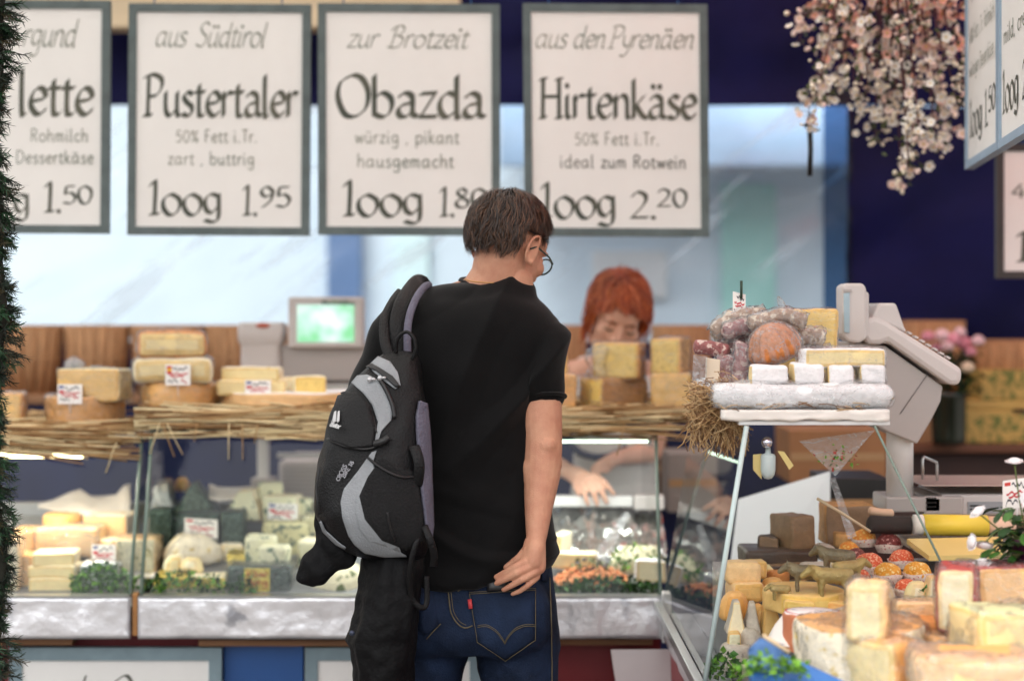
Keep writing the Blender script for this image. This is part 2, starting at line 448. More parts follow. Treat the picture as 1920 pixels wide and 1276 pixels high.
# ------------------------------------------------------------------ broad-nib lettering
G = {
 'A': (1.1, [[(.8,.85),(.5,1),(.15,.8),(.06,.4),(.22,.04),(.52,.1),(.78,.45)], [(.82,1),(.78,.2),(.98,.02)]]),
 'a': (.98, [[(.14,.84),(.4,1),(.66,.86),(.7,.55),(.7,.14),(.92,.02)], [(.7,.6),(.3,.5),(.08,.27),(.22,.02),(.48,.06),(.7,.3)]]),
 'b': (1.0, [[(.1,1.7),(.1,.1)], [(.1,.75),(.45,1),(.8,.75),(.8,.3),(.48,0),(.1,.12)]]),
 'c': (.82, [[(.72,.85),(.45,1),(.12,.72),(.1,.3),(.38,0),(.74,.16)]]),
 'd': (1.02, [[(.75,.88),(.42,1),(.1,.7),(.08,.3),(.34,0),(.75,.28)], [(.78,1.7),(.78,.12),(.95,0)]]),
 'e': (.86, [[(.1,.5),(.45,.55),(.74,.66),(.64,.94),(.4,1),(.12,.7),(.1,.3),(.4,0),(.74,.2)]]),
 'f': (.62, [[(.68,1.58),(.48,1.7),(.3,1.4),(.3,0)], [(.04,1),(.6,1)]]),
 'g': (.98, [[(.72,.9),(.4,1),(.1,.72),(.14,.28),(.42,.1),(.72,.42)], [(.76,1),(.76,-.3),(.5,-.6),(.08,-.46)]]),
 'j': (.98, [[(.72,.9),(.4,1),(.1,.72),(.14,.28),(.42,.1),(.72,.42)], [(.76,1),(.76,-.1),(.5,-.34),(.08,-.24)]]),
 'h': (.94, [[(.1,1.7),(.1,0)], [(.1,.66),(.42,1),(.7,.82),(.72,.1),(.86,0)]]),
 'i': (.42, [[(.12,1),(.12,.12),(.3,0)], [(.1,1.38),(.16,1.42)]]),
 'k': (.84, [[(.1,1.7),(.1,0)], [(.66,1),(.14,.48)], [(.22,.55),(.55,.12),(.82,0)]]),
 'l': (.44, [[(.12,1.7),(.12,.12),(.3,0)]]),
 'm': (1.28, [[(.1,1),(.1,0)], [(.1,.68),(.36,1),(.56,.82),(.56,0)], [(.56,.68),(.82,1),(1.02,.82),(1.02,.1),(1.14,0)]]),
 'n': (.94, [[(.1,1),(.1,0)], [(.1,.66),(.42,1),(.68,.82),(.7,.12),(.84,0)]]),
 'o': (1.0, [[(.48,1),(.14,.8),(.08,.45),(.28,.04),(.58,.02),(.86,.32),(.84,.74),(.48,1)]]),
 'p': (.98, [[(.1,1),(.1,-.6)], [(.1,.75),(.45,1),(.8,.75),(.8,.3),(.48,0),(.1,.12)]]),
 'r': (.64, [[(.1,1),(.1,0)], [(.1,.62),(.34,.98),(.6,.94)]]),
 's': (.72, [[(.6,.88),(.36,1),(.12,.8),(.3,.56),(.56,.38),(.54,.12),(.3,0),(.05,.1)]]),
 't': (.6, [[(.24,1.3),(.22,.16),(.38,0),(.58,.1)], [(0,1),(.54,1)]]),
 'u': (.96, [[(.1,1),(.1,.25),(.34,0),(.7,.34)], [(.72,1),(.72,.12),(.9,0)]]),
 'v': (.8, [[(.05,1),(.4,0)], [(.4,0),(.75,1)]]),
 'w': (1.14, [[(.05,1),(.3,0)], [(.3,0),(.55,.9)], [(.55,.9),(.8,0)], [(.8,0),(1.06,1)]]),
 'y': (.8, [[(.06,1),(.12,.4),(.42,.12),(.7,.4)], [(.74,1),(.6,-.2),(.3,-.58),(.02,-.5)]]),
 'z': (.78, [[(.05,.96),(.68,1)], [(.68,1),(.04,.02)], [(.04,.02),(.74,.04)]]),
 'P': (1.02, [[(.2,1.68),(.14,0)], [(-.08,1.58),(.4,1.72),(.86,1.56),(.9,1.2),(.6,.86),(.2,.8)], [(-.08,.02),(.36,.02)]]),
 'O': (1.5, [[(.72,1.72),(.2,1.4),(.08,.8),(.36,.12),(.8,.02),(1.26,.4),(1.34,1.05),(1.08,1.58),(.72,1.72)]]),
 'H': (1.3, [[(.2,1.7),(.16,0)], [(1.02,1.7),(1.0,0)], [(.2,.92),(1.02,.94)], [(.04,1.68),(.38,1.7)], [(0,.02),(.34,.02)], [(.86,1.68),(1.2,1.7)], [(.84,.02),(1.18,.02)]]),
 'F': (.88, [[(.14,1.6),(.12,0)], [(.1,1.6),(.74,1.6)], [(.14,.86),(.64,.86)]]),
 'T': (.98, [[(.5,1.6),(.48,0)], [(.06,1.58),(.94,1.62)]]),
 'R': (1.0, [[(.14,1.6),(.12,0)], [(.1,1.58),(.55,1.64),(.82,1.28),(.55,.9),(.16,.84)], [(.4,.86),(.86,0)]]),
 'D': (1.16, [[(.14,1.6),(.12,0)], [(.06,1.58),(.6,1.6),(1.0,1.1),(.9,.4),(.5,.02),(.08,.02)]]),
 'S': (.98, [[(.84,1.48),(.5,1.7),(.14,1.36),(.36,.98),(.74,.7),(.76,.26),(.44,0),(.02,.16)]]),
 'B': (1.14, [[(.24,1.66),(.16,0)], [(-.1,1.3),(.1,1.6),(.6,1.72),(.84,1.4),(.62,1.02),(.26,.94)], [(.5,.96),(.94,.7),(.86,.22),(.46,0),(-.08,.06)]]),
 'K': (1.0, [[(.16,1.65),(.14,0)], [(.84,1.62),(.2,.84)], [(.3,.9),(.92,0)]]),
 'C': (1.1, [[(.96,1.4),(.6,1.7),(.16,1.3),(.1,.6),(.42,0),(.98,.26)]]),
 'I': (.44, [[(.18,1.6),(.16,0)]]), 'E': (.86, [[(.14,1.6),(.12,0)], [(.1,1.6),(.74,1.6)], [(.14,.86),(.64,.86)], [(.1,0),(.76,0)]]),
 'Z': (.96, [[(.08,1.58),(.84,1.6)], [(.84,1.6),(.06,.02)], [(.06,.02),(.88,.02)]]),
 '1': (.56, [[(-.02,1.34),(.26,1.56),(.22,.02)], [(.0,.02),(.46,.04)]]),
 '0': (1.02, [[(.5,1.5),(.16,1.2),(.1,.6),(.34,.03),(.64,.05),(.88,.6),(.84,1.2),(.5,1.5)]]),
 'q': (1.04, [[(.5,1),(.14,.76),(.1,.36),(.36,.01),(.66,.03),(.92,.38),(.88,.76),(.5,1)]]),
 '2': (.96, [[(.08,1.2),(.36,1.5),(.74,1.28),(.66,.8),(.06,.04)], [(.04,.04),(.86,.06)]]),
 '4': (.92, [[(.62,1.5),(.04,.5)], [(.04,.48),(.86,.5)], [(.64,1.1),(.6,0)]]),
 '5': (.9, [[(.76,1.48),(.24,1.48)], [(.24,1.48),(.18,.86),(.54,.92),(.8,.5),(.52,.02),(.06,.1)]]),
 '8': (.92, [[(.7,1.24),(.44,1.5),(.18,1.2),(.42,.84),(.78,.5),(.66,.08),(.26,.04),(.1,.4),(.44,.8),(.72,1.16)]]),
 '9': (.92, [[(.78,1.15),(.46,1.5),(.12,1.15),(.36,.74),(.76,1.0)], [(.8,1.2),(.66,.5),(.2,-.06)]]),
 '%': (1.12, [[(.26,1.5),(.08,1.22),(.26,.95),(.44,1.22),(.26,1.5)], [(.96,1.5),(.12,0)], [(.8,.56),(.62,.28),(.8,.02),(.98,.28),(.8,.56)]]),
 '.': (.38, [[(.12,.02),(.2,.06)]]), ',': (.4, [[(.2,.08),(.06,-.24)]]), '-': (.6, [[(.06,.6),(.5,.6)]]), ' ': (.55, []),
}
for k, b in (('ä', 'a'), ('ü', 'u'), ('Ä', 'A'), ('ö', 'o')):
    w_, st = G[b]; G[k] = (w_, st + [[(.24, 1.36), (.3, 1.4)], [(.58, 1.36), (.64, 1.4)]])

def pen(text, nib=.2, ang=38, thin=.03, slant=0, mono=False, track=0, single=False):
    """Strokes of a line of writing as (u, v) quads with x-height 1; returns quads, width."""
    out = []; x = 0
    a = R(ang); nv = (math.cos(a) * nib / 2, math.sin(a) * nib / 2)
    for ch in text:
        if single and ch == 'a': ch = 'A'
        if single and ch == 'ä': ch = 'Ä'
        w_, st = G[ch]
        for s_ in st:
            if len(s_) == 2 and math.hypot(s_[0][0] - s_[1][0], s_[0][1] - s_[1][1]) < .12:      # a dot
                cx_, cy_ = s_[0][0] + x + slant * s_[0][1] + .03, s_[0][1] + .02
                rr = .11 if mono else .13
                out.append(tuple((cx_ + rr * math.cos(k * math.pi / 4 + .4), cy_ + rr * math.sin(k * math.pi / 4 + .4)) for k in range(8)))
                continue
            pts = smooth_line(s_, 7) if len(s_) > 2 else [s_[0], tuple((p + q) / 2 for p, q in zip(*s_)), s_[1]]
            pts = [(p[0] + x + slant * p[1], p[1]) for p in pts]
            L = []
            for i, p in enumerate(pts):
                q0, q1 = pts[max(i - 1, 0)], pts[min(i + 1, len(pts) - 1)]
                tx, ty = q1[0] - q0[0], q1[1] - q0[1]; ln = math.hypot(tx, ty) or 1
                px_, py_ = -ty / ln, tx / ln
                if mono: hx, hy_ = px_ * nib / 2, py_ * nib / 2
                else:
                    dt = nv[0] * px_ + nv[1] * py_; sg = 1 if dt >= 0 else -1
                    k = max(0, thin - abs(dt))
                    hx, hy_ = nv[0] + px_ * sg * k, nv[1] + py_ * sg * k
                    if dt < 0: hx, hy_ = -hx, -hy_
                L.append(((p[0] + hx, p[1] + hy_), (p[0] - hx, p[1] - hy_)))
            for i in range(len(L) - 1):
                out.append((L[i][1], L[i + 1][1], L[i + 1][0], L[i][0]))
        x += w_ + track
    return out, x

def write(mb, quads, fn, mi=0, lift=8e-6, k0=0):
    """fn(u, v, k) -> point; each quad a hair above the one before."""
    for k, q in enumerate(quads):
        ps = [fn(u, v, (k + k0) * lift) for u, v in q]
        mb.quad2(ps, mi)
    return k0 + len(quads)
# ------------------------------------------------------------------ materials of the place
m_asphalt = mat('asphalt', (104, 100, 96), .9, .25, 30, bump=.4, bscale=120)
m_navy = mat('navy_tarp', (13, 15, 62), .6, .45, 1.5, bump=.5, bscale=5, spec=.15)
m_navy2 = mat('navy_cloth', (22, 34, 76), .8, .35, 3, bump=.4, bscale=8)
m_plank = mat('plank', (150, 108, 76), .7, .3, 3, bump=.4, bscale=30, stretch=(.4, 4, 6))
m_beam = mat('beam', (214, 196, 165), .7, .12, 3, bump=.2, bscale=20, stretch=(.3, 4, 4))
m_stave = mat('stave', (178, 132, 92), .75, .3, 14, bump=.4, bscale=25, stretch=(6, 6, .6))
m_hoop = mat('hoop', (172, 126, 86), .75, .2, 8, bump=.3)
m_dark = mat('dark_inside', (40, 28, 22), .8, .3, 5)
m_foil = mat('foil', (244, 244, 248), .3, .05, 9, metal=.62, bump=.8, bscale=14, spots=(176, 178, 186), spot_scale=9, spot_t=.6)
m_foil2 = mat('foil_crumpled', (225, 226, 222), .18, .08, 9, metal=.95, bump=1, bscale=22)
m_white = mat('white_paint', (226, 224, 222), .45, .04, 5)
m_deck = mat('deck_metal', (132, 134, 136), .4, .15, 6, metal=.3)
m_steel = mat('steel', (190, 192, 192), .3, .06, 8, metal=.9)
m_green_edge = mat('glass_edge', (120, 140, 128), .25, .15, 12, spec=.6)
m_frame_dk = mat('dark_frame', (52, 60, 50), .4, .2, 8)
m_glass = film('glass', (.97, .985, .975), .8, .0, bump=0)
m_clear = film('wrap', (.995, .995, .995), 1.3, .10, scale=70, bump=.7, milk=.02, fold_glint=.26)
m_baggy = film('baggy_plastic', (.98, .98, .98), 1.6, .12, scale=60, bump=.8, milk=.10, fold_glint=.42)
m_red = mat('red_panel', (128, 38, 44), .5, .12, 4)
m_blue = mat('blue_panel', (36, 84, 148), .5, .1, 4)
m_signfr = mat('sign_frame', (92, 104, 104), .6, .22, 12, bump=.2, bscale=60)
m_signfr2 = mat('sign_frame_light', (128, 148, 156), .6, .15, 10)
m_board = mat('sign_board', (241, 239, 235), .55, .03, 4)
m_ink = mat('ink', (52, 62, 54), .6, .35, 7, col2=(104, 102, 88))
m_ink2 = mat('ink_light', (96, 112, 98), .6, .25, 7, col2=(150, 146, 130))
m_cord = mat('blue_cord', (50, 96, 150), .7, .2, 30)
m_straw = mat('straw', (208, 174, 124), .8, .3, 14, col2=(168, 128, 82), stretch=(1, 6, 6))
m_straw3 = mat('straw_dark', (136, 100, 62), .85, .3, 20)
m_straw2 = mat('straw_light', (240, 218, 172), .8, .2, 14, stretch=(1, 6, 6))
m_hay = mat('hay', (206, 174, 130), .85, .3, 20)
m_plastic = mat('grey_plastic', (206, 198, 194), .42, .03, 6)
m_plastic2 = mat('grey_plastic_dark', (176, 168, 164), .45, .03, 6)
m_blk = mat('black_plastic', (22, 22, 24), .4, .1, 6)
m_paper = mat('paper', (236, 230, 222), .75, .05, 10, bump=.3, bscale=16)
m_card = mat('card', (238, 234, 228), .6, .03, 10)
m_cardbox = mat('cardboard', (158, 108, 66), .8, .12, 6)

# ------------------------------------------------------------------ ground
g = MB().add([(-80, -60, 0), (80, -60, 0), (80, 140, 0), (-80, 140, 0)], [(0, 1, 2, 3)], 0, False).build('ground', m_asphalt)
tag(g, 'grey asphalt market square', None, kind='structure')

# ------------------------------------------------------------------ back wall of the stall: navy tarp round a clear plastic window
YB = 6.6
def zb(py, Y=YB): return P(0, py, Y).z
def xb(px, Y=YB): return P(px, 0, Y).x
def sheet(mb, x0, x1, z0, z1, Y, nx=40, nz=24, amp=.02, seed=0, mi=0):
    vs, fs = [], []
    for j in range(nz + 1):
        for i in range(nx + 1):
            x = x0 + (x1 - x0) * i / nx; z = z0 + (z1 - z0) * j / nz
            q = V((x * 1.2 + seed, z * 3 - x * 1.1, seed))
            vs.append((x, Y + amp * (noise.noise(q * 1.6) + .5 * noise.noise(q * 4)), z))
    for j in range(nz):
        for i in range(nx):
            a = j * (nx + 1) + i
            fs.append((a, a + 1, a + nx + 2, a + nx + 1))
    return mb.add(vs, fs, mi)
tarp = thing('tarpaulin', (0, YB, 0), 'dark navy tarpaulin forming the back wall behind the stall', 'tarpaulin')
mb = MB(); sheet(mb, -3.2, 3.2, zb(200), 3.5, YB - .03, 80, 24, .035, 3); mb.build('top_sheet', m_navy, tarp)
mb = MB(); sheet(mb, xb(1585), 3.2, .02, zb(200) - .004, YB - .03, 30, 40, .03, 8); mb.build('side_sheet', m_navy, tarp)
mb = MB(); sheet(mb, -3.2, xb(1585) - .004, .02, zb(640), YB - .03, 60, 30, .03, 12); mb.build('lower_sheet', m_navy, tarp)

def foil_window():
    m = bpy.data.materials.new('window_foil'); m.use_nodes = True
    n, l = m.node_tree.nodes, m.node_tree.links
    n.remove(n['Principled BSDF']); o = n['Material Output']
    tc = n.new('ShaderNodeTexCoord'); mp = n.new('ShaderNodeMapping'); mp.inputs['Scale'].default_value = (.45, 1, 3.2)
    m0 = n.new('ShaderNodeMapping'); m0.inputs['Rotation'].default_value = (0, R(38), 0)
    l.new(tc.outputs['Object'], m0.inputs[0]); l.new(m0.outputs[0], mp.inputs[0])
    nz = n.new('ShaderNodeTexNoise'); nz.inputs['Scale'].default_value = 2.2; nz.inputs['Detail'].default_value = 5
    l.new(mp.outputs[0], nz.inputs['Vector'])
    cr = n.new('ShaderNodeValToRGB'); cr.color_ramp.elements[0].position = .56; cr.color_ramp.elements[1].position = .63
    cr.color_ramp.elements[0].color = (.06, .06, .06, 1); cr.color_ramp.elements[1].color = (.5, .5, .5, 1)
    l.new(nz.outputs['Fac'], cr.inputs[0])
    t = n.new('ShaderNodeBsdfTransparent'); t.inputs[0].default_value = (.88, .95, 1, 1)
    tr = n.new('ShaderNodeBsdfTranslucent'); tr.inputs[0].default_value = (.9, .93, .96, 1)
    gl = n.new('ShaderNodeBsdfGlossy'); gl.inputs['Roughness'].default_value = .25
    m1 = n.new('ShaderNodeMixShader'); l.new(cr.outputs[0], m1.inputs[0]); l.new(t.outputs[0], m1.inputs[1]); l.new(tr.outputs[0], m1.inputs[2])
    m2 = n.new('ShaderNodeMixShader'); m2.inputs[0].default_value = .07
    l.new(m1.outputs[0], m2.inputs[1]); l.new(gl.outputs[0], m2.inputs[2]); l.new(m2.outputs[0], o.inputs[0])
    return m
m_winfoil = foil_window()
m_border = film('blue_border', (.10, .20, .36), .8, .2, bump=.4, scale=6, milk=.0)
win = thing('plastic_window', (0, YB, zb(640)), 'clear creased plastic window sheet set in the navy back tarpaulin', 'window')
mb = MB(); sheet(mb, -3.2, xb(1588), zb(636), zb(178), YB, 90, 30, .02, 5); mb.build('sheet', m_winfoil, win)
mb = MB(); sheet(mb, xb(1540), xb(1592), zb(640), zb(174), YB - .045, 4, 30, .008, 5); mb.build('seam_strip', m_border, win)

b = MB().span((-3.2, 6.28, zb(52, 6.28)), (xb(862, 6.28), 6.40, zb(-75, 6.28))).build('wooden_beam', m_beam, bev=.006)
tag(b, 'pale wooden beam running under the roof behind the hanging boards', 'beam')

# ------------------------------------------------------------------ across the lane behind the stall
YO = 10.5
xo = lambda px: P(px, 0, YO).x
zo = lambda py: P(0, py, YO).z
m_pale = mat('pale_boards', (216, 229, 238), .7, .04, 2)
m_mint = mat('mint_boards', (170, 226, 214), .6, .06, 2)
m_pmint = mat('pale_mint', (214, 236, 236), .6, .06, 2)
m_bluep = mat('blue_post', (84, 116, 160), .6, .12, 2)
m_bluea = mat('blue_awning', (150, 176, 204), .7, .15, 2)
hut = thing('market_hut', (0, YO, 0), 'pale boarded market hut seen blurred through the plastic window', 'hut')
mb = MB()
mb.span((-5.5, YO, .0), (6.0, YO + .05, 3.6))
mb.build('wall', m_pale, hut)
MB().span((xo(1352), YO - .06, .4), (xo(1452), YO - .004, zo(345))).build('shutter', m_mint, hut, bev=.01)
MB().span((xo(742), YO - .06, .4), (xo(806), YO - .004, zo(205))).build('shutter', m_pmint, hut, bev=.01)
MB().span((xo(617), YO - .12, 0), (xo(680), YO - .004, 3.4)).build('post', m_bluep, hut, bev=.01)
MB().span((xo(1110), YO - .05, zo(560)), (xo(1250), YO - .004, zo(470))).build('window', m_white, hut, bev=.01)
mb = MB(); mb.add([(xo(940), YO - .7, zo(330)), (5.5, YO - .7, zo(330)), (5.5, YO - .02, zo(60)), (xo(940), YO - .02, zo(60))], [(0, 1, 2, 3)])
mb.build('awning', m_bluea, hut, solid=.02)
MB().span((-5.6, YO - .3, 3.6), (6.1, YO + 3, 3.75)).build('roof', m_bluep, hut, bev=.02)

# ------------------------------------------------------------------ roof of the stall (above the picture; shades the inside)
m_cream = cloth('cream_awning', (238, 234, 230), .6)
m_redaw = cloth('red_awning', (226, 92, 76), .6)
aw = thing('stall_awning', (0, 5.2, 2.6), 'striped cloth awning stretched over the stall on poles', 'awning')
def roofstrip(x0, x1, m):
    mb = MB(); vs = [(x, y, 3.02 + (y - 1.9) * .11 + .012 * math.sin(x * 9 + y * 3)) for y in (1.9, 3.6, 5.3, 7.0) for x in [x0 + (x1 - x0) * i / 6 for i in range(7)]]
    mb.add(vs, [(j * 7 + i, j * 7 + i + 1, j * 7 + i + 8, j * 7 + i + 7) for j in range(3) for i in range(6)])
    mb.build('cloth_panel', m, aw)
for k in range(6):
    roofstrip(-3.3 + k * 1.1, -3.3 + (k + 1) * 1.1 - .004, m_redaw if k in (4,) else m_cream)
for x in (-3.2, 3.2):
    for y, z in ((2.0, 3.02), (6.9, 3.55)):
        MB().tube([(x, y, 0), (x, y, z)], .03, 12).build('pole', m_white, aw)

# ------------------------------------------------------------------ shelf along the back
YS0, YS1 = 6.0, 6.5
zs = P(0, 738, 6.15).z
sh = thing('back_shelf', (0, 6.25, 0), 'long wooden shelf against the back wall carrying the bushel baskets', 'shelf')
MB().span((-3.1, YS0, zs - .03), (xb(1500, 6.2), YS1, zs)).build('board', m_plank, sh, bev=.004)
mb = MB(); sheet(mb, -3.1, xb(1500, 6.2), .02, zs - .032, YS0 + .02, 60, 16, .02, 2); mb.build('cloth_skirt', m_navy2, sh)

def basket(px0, px1, label, py0=616, py1=738, Y=6.2):
    c = P((px0 + px1) / 2, py1, Y); wd = (px1 - px0) * Y / F / 2; h = (py1 - py0) * Y / F
    t = thing('bushel_basket', (c.x, c.y, zs), label, 'basket', 'wooden bushel baskets on the back shelf')
    mb = MB(); n = 18
    for k in range(n):
        a0 = 2 * math.pi * (k + .03) / n; a1 = 2 * math.pi * (k + .97) / n
        vs = []
        for z, rr in ((0, .80), (.5, .93), (1, 1.0)):
            for a in (a0, (a0 + a1) / 2, a1):
                o = 1
                vs.append((c.x + math.cos(a) * wd * rr * o, c.y + math.sin(a) * wd * rr * .8 * o, zs + h * z))
        mb.add(vs, [(0, 1, 4, 3), (1, 2, 5, 4), (3, 4, 7, 6), (4, 5, 8, 7)])
    mb.build('staves', m_stave, t, solid=.005)
    for z, rr, hh in ((.0, .81, .016), (.53, .945, .014), (.955, 1.0, .022)):
        MB().lathe([(wd * rr + .002, 0), (wd * rr + .003, hh), (wd * rr - .004, hh), (wd * rr - .004, 0), (wd * rr + .002, 0)], (c.x, c.y, zs + h * z), 28, sy=.8, cap=False).build('hoop', m_hoop, t)
    MB().lathe([(0, .004), (wd * .8, .004)], (c.x, c.y, zs), 24, sy=.8).build('bottom', m_stave, t)
    return t
basket(-20, 119, 'bushel basket next to the fir garland, leftmost on the back shelf')
basket(121, 243, 'bushel basket behind the small two-piece cheese pile with the plastic knot')
basket(246, 384, 'bushel basket hidden behind the stack of three tan cheeses')
basket(386, 512, 'bushel basket partly covered by the left weighing scale pillar')
basket(514, 640, 'bushel basket almost hidden behind the weighing scale display')
basket(1010, 1100, 'bushel basket between the man in black and the red-haired woman')
basket(1222, 1334, 'bushel basket to the right of the red-haired woman')

# ------------------------------------------------------------------ display counter: two straight cases and one returning towards us
YF = 4.5
def deck_z(Y): return .778 + (Y - 4.58) * .26
def case(name, label, x0, x1, zshelf):
    t = thing(name, (x0, YF, 0), label, 'display case')
    # fascia of crumpled foil
    vs, fs = [], []
    n = max(8, int((x1 - x0) / .014))
    for j in range(11):
        for i in range(n + 1):
            x = x0 + (x1 - x0) * i / n; z = .684 + (.792 - .684) * j / 10
            vs.append((x, YF - .012 + .004 * noise.noise(V((x * 7, z * 14, x0))) + .0022 * noise.noise(V((x * 30, z * 36, x0))), z))
    for j in range(10):
        for i in range(n):
            a = j * (n + 1) + i; fs.append((a, a + 1, a + n + 2, a + n + 1))
    MB().add(vs, fs).build('foil_fascia', m_foil, t, solid=.004)
    MB().span((x0, YF - .016, .7915), (x1, YF + .03, .796)).build('glass_channel', m_steel, t)
    # sloping deck
    mb = MB()
    mb.add([(x0 + .004, 4.505, deck_z(4.505) - .0), (x1 - .004, 4.505, deck_z(4.505)), (x1 - .004, 5.16, deck_z(5.16)), (x0 + .004, 5.16, deck_z(5.16)),
            (x0 + .004, 4.505, .69), (x1 - .004, 4.505, .69), (x1 - .004, 5.16, .69), (x0 + .004, 5.16, .69)],
           [(0, 1, 2, 3), (7, 6, 5, 4), (0, 4, 5, 1), (1, 5, 6, 2), (2, 6, 7, 3), (3, 7, 4, 0)], 0, False)
    mb.build('deck', m_deck, t)
    MB().span((x0 + .01, 5.165, .69), (x1 - .01, 5.2, deck_z(5.16) + .04)).build('back_rail', m_steel, t, bev=.004)
    # glass
    zt = zshelf
    q = [(x0, YF + .008, .796), (x1, YF + .008, .796), (x1, YF + .15, zt), (x0, YF + .15, zt)]
    MB().add(q, [(0, 1, 2, 3)], 0, False).build('front_glass', m_glass, t)
    for x in (x0 + .004, x1 - .004):
        MB().add([(x, YF + .018, .797), (x, YF + .16, zt), (x, 5.15, zt), (x, 5.15, .97)], [(0, 1, 2, 3)], 0, False).build('side_glass', m_glass, t)
        MB().tube([(x, YF + .005, .797), (x, YF + .147, zt)], .005, 6).build('edge_strip', m_green_edge, t)
    MB().span((x0, YF + .14, zt), (x1, 5.18, zt + .008)).build('top_shelf', m_white, t)
    MB().span((x0, YF + .135, zt - .018), (x1, YF + .155, zt)).build('shelf_frame', m_frame_dk, t)
    return t
XA1, XB0, XB1 = P(246, 0, YF).x, P(261, 0, YF).x, P(1241, 0, YF).x
ZA, ZB = P(0, 812, 4.75).z, P(0, 792, 4.75).z
caseA = case('display_case', 'glass cheese display case beside the fir garland with warm lit cheeses', -2.6, XA1, ZA)
caseB = case('display_case', 'long glass cheese display case behind the man in the black T-shirt', XB0, XB1, ZB)
MB().span((XA1 + .004, YF - .004, .69), (XB0 - .004, YF + .02, .80)).build('end_block', mat('end_wood', (176, 124, 74), .7, .2, 8, stretch=(4, 4, .6)), caseB)
MB().span((XB1 - .001, YF - .03, .675), (XB1 + .022, YF + .02, .805)).build('corner_cap', m_white, caseB, bev=.003)

# body of the straight counter
cb = thing('counter_base', (-1, 4.7, 0), 'dark red counter base under the foil-edged display cases', 'counter')
MB().span((-2.6, 4.6, 0), (.40, 5.15, .684)).build('front_panel', m_red, cb)
MB().span((-2.6, 4.545, .655), (P(128, 0, 4.5).x, 4.598, .672)).build('ledge', m_plank, cb, bev=.003)
MB().span((P(368, 0, 4.5).x, 4.53, .655), (P(662, 0, 4.5).x, 4.598, .672)).build('ledge', m_plank, cb, bev=.003)
MB().span((P(1042, 0, 4.5).x, 4.53, .658), (P(1226, 0, 4.5).x, 4.598, .676)).build('ledge', m_plank, cb, bev=.003)
q = MB().span((P(418, 0, 4.56).x, 4.57, .02), (P(568, 0, 4.56).x, 4.598, .650)).build('blue_board', m_blue, bev=.003)
tag(q, 'plain bright blue board standing between two framed boards at the foot of the counter', 'board')
q = MB().add([(P(1146, 0, 4.4).x, 4.42, P(0, 1217, 4.42).z), (P(1262, 0, 4.42).x, 4.42, P(0, 1216, 4.42).z), (P(1282, 0, 4.42).x, 4.36, P(0, 1300, 4.36).z - .15), (P(1172, 0, 4.4).x, 4.36, P(0, 1300, 4.36).z - .15)], [(0, 1, 2, 3)], 0, False)
q = q.build('plastic_cover', mat('lid', (206, 196, 196), .35, .04, 5), solid=.012)
tag(q, 'pale plastic lid leaning against the red counter base', 'lid')
def low_sign(px0, px1, label):
    Y = 4.545
    x0, x1 = P(px0, 0, Y).x, P(px1, 0, Y).x; z1 = P(0, 1213, Y).z; z0 = .05
    t = thing('framed_board', ((x0 + x1) / 2, Y, z0), label, 'sign', 'framed boards leaning at the foot of the counter')
    MB().span((x0 + .03, Y, z0), (x1 - .03, Y + .012, z1 - .03)).build('board', m_board, t)
    f = .034
    mb = MB()
    mb.span((x0, Y - .006, z1 - f), (x1, Y + .02, z1)); mb.span((x0, Y - .006, z0), (x1, Y + .02, z0 + f))
    mb.span((x0, Y - .006, z0 + f), (x0 + f, Y + .02, z1 - f)); mb.span((x1 - f, Y - .006, z0 + f), (x1, Y + .02, z1 - f))
    mb.build('frame', m_signfr2, t)
    return t, x0, x1, Y
t, x0, x1, Y = low_sign(18, 416, 'framed white board with the top of script lettering, left of the blue board')
mb = MB(); k = 0
for ch, px, py, sc in (('l', 140, 1330, 38), ('C', 190, 1340, 44)):
    qd, _ = pen(ch, .16, 38, .03, .25)
    k = write(mb, qd, lambda u, v, e, px=px, py=py, sc=sc: P(px + u * sc, py - v * sc, Y - .0006 - e), 0, k0=k)
mb.build('lettering', m_ink, t)
low_sign(572, 905, 'framed white board mostly hidden behind the hanging black jacket and the man')

# returning case on the right, its end glass towards us
XC = .394
ZC = P(0, 796, 3.5).z
cc = thing('display_case', (.9, 3.9, 0), 'glass cheese display case at the right whose sloping end pane faces us', 'display case')
def deckc(Y): return min(.955, .766 + (Y - 3.55) * .43)
mb = MB()
mb.add([(.47, 3.52, deckc(3.52)), (1.55, 3.52, deckc(3.52)), (1.55, 4.0, deckc(4.0)), (.47, 4.0, deckc(4.0)),
        (.47, 3.52, .70), (1.55, 3.52, .70), (1.55, 4.0, .70), (.47, 4.0, .70)],
       [(0, 1, 2, 3), (7, 6, 5, 4), (0, 4, 5, 1), (1, 5, 6, 2), (2, 6, 7, 3), (3, 7, 4, 0)], 0, False)
mb.span((.41, 3.52, .70), (.468, 4.44, .758)); mb.span((.47, 4.002, .70), (1.55, 4.44, .758))
mb.build('deck', m_deck, cc)
MB().span((.41, 3.53, 0), (1.6, 4.44, .698)).build('base_panel', m_red, cc)
MB().span((XC - .022, 3.46, .762), (XC - .002, 4.468, .786)).build('glass_channel', m_steel, cc, bev=.002)
vs = [(XC + .004, 3.47 + .98 * i / 24, .69 + .072 * j / 3) for j in range(4) for i in range(25)]
vs = [(x + .004 * noise.noise(V((y * 12, z * 20, 2))), y, z) for x, y, z in vs]
MB().add(vs, [(j * 25 + i, j * 25 + i + 1, j * 25 + i + 26, j * 25 + i + 25) for j in range(3) for i in range(24)]).build('foil_fascia', m_foil, cc, solid=.004)
MB().add([(XC, 3.5, .786), (XC, 4.47, .786), (XC + .088, 4.47, ZC), (XC + .088, 3.5, ZC)], [(0, 1, 2, 3)], 0, False).build('front_glass', m_glass, cc)
e = [P(1321, 1282, 3.492), P(1876, 1282, 3.492), P(1640, 798, 3.492), P(1400, 798, 3.492)]
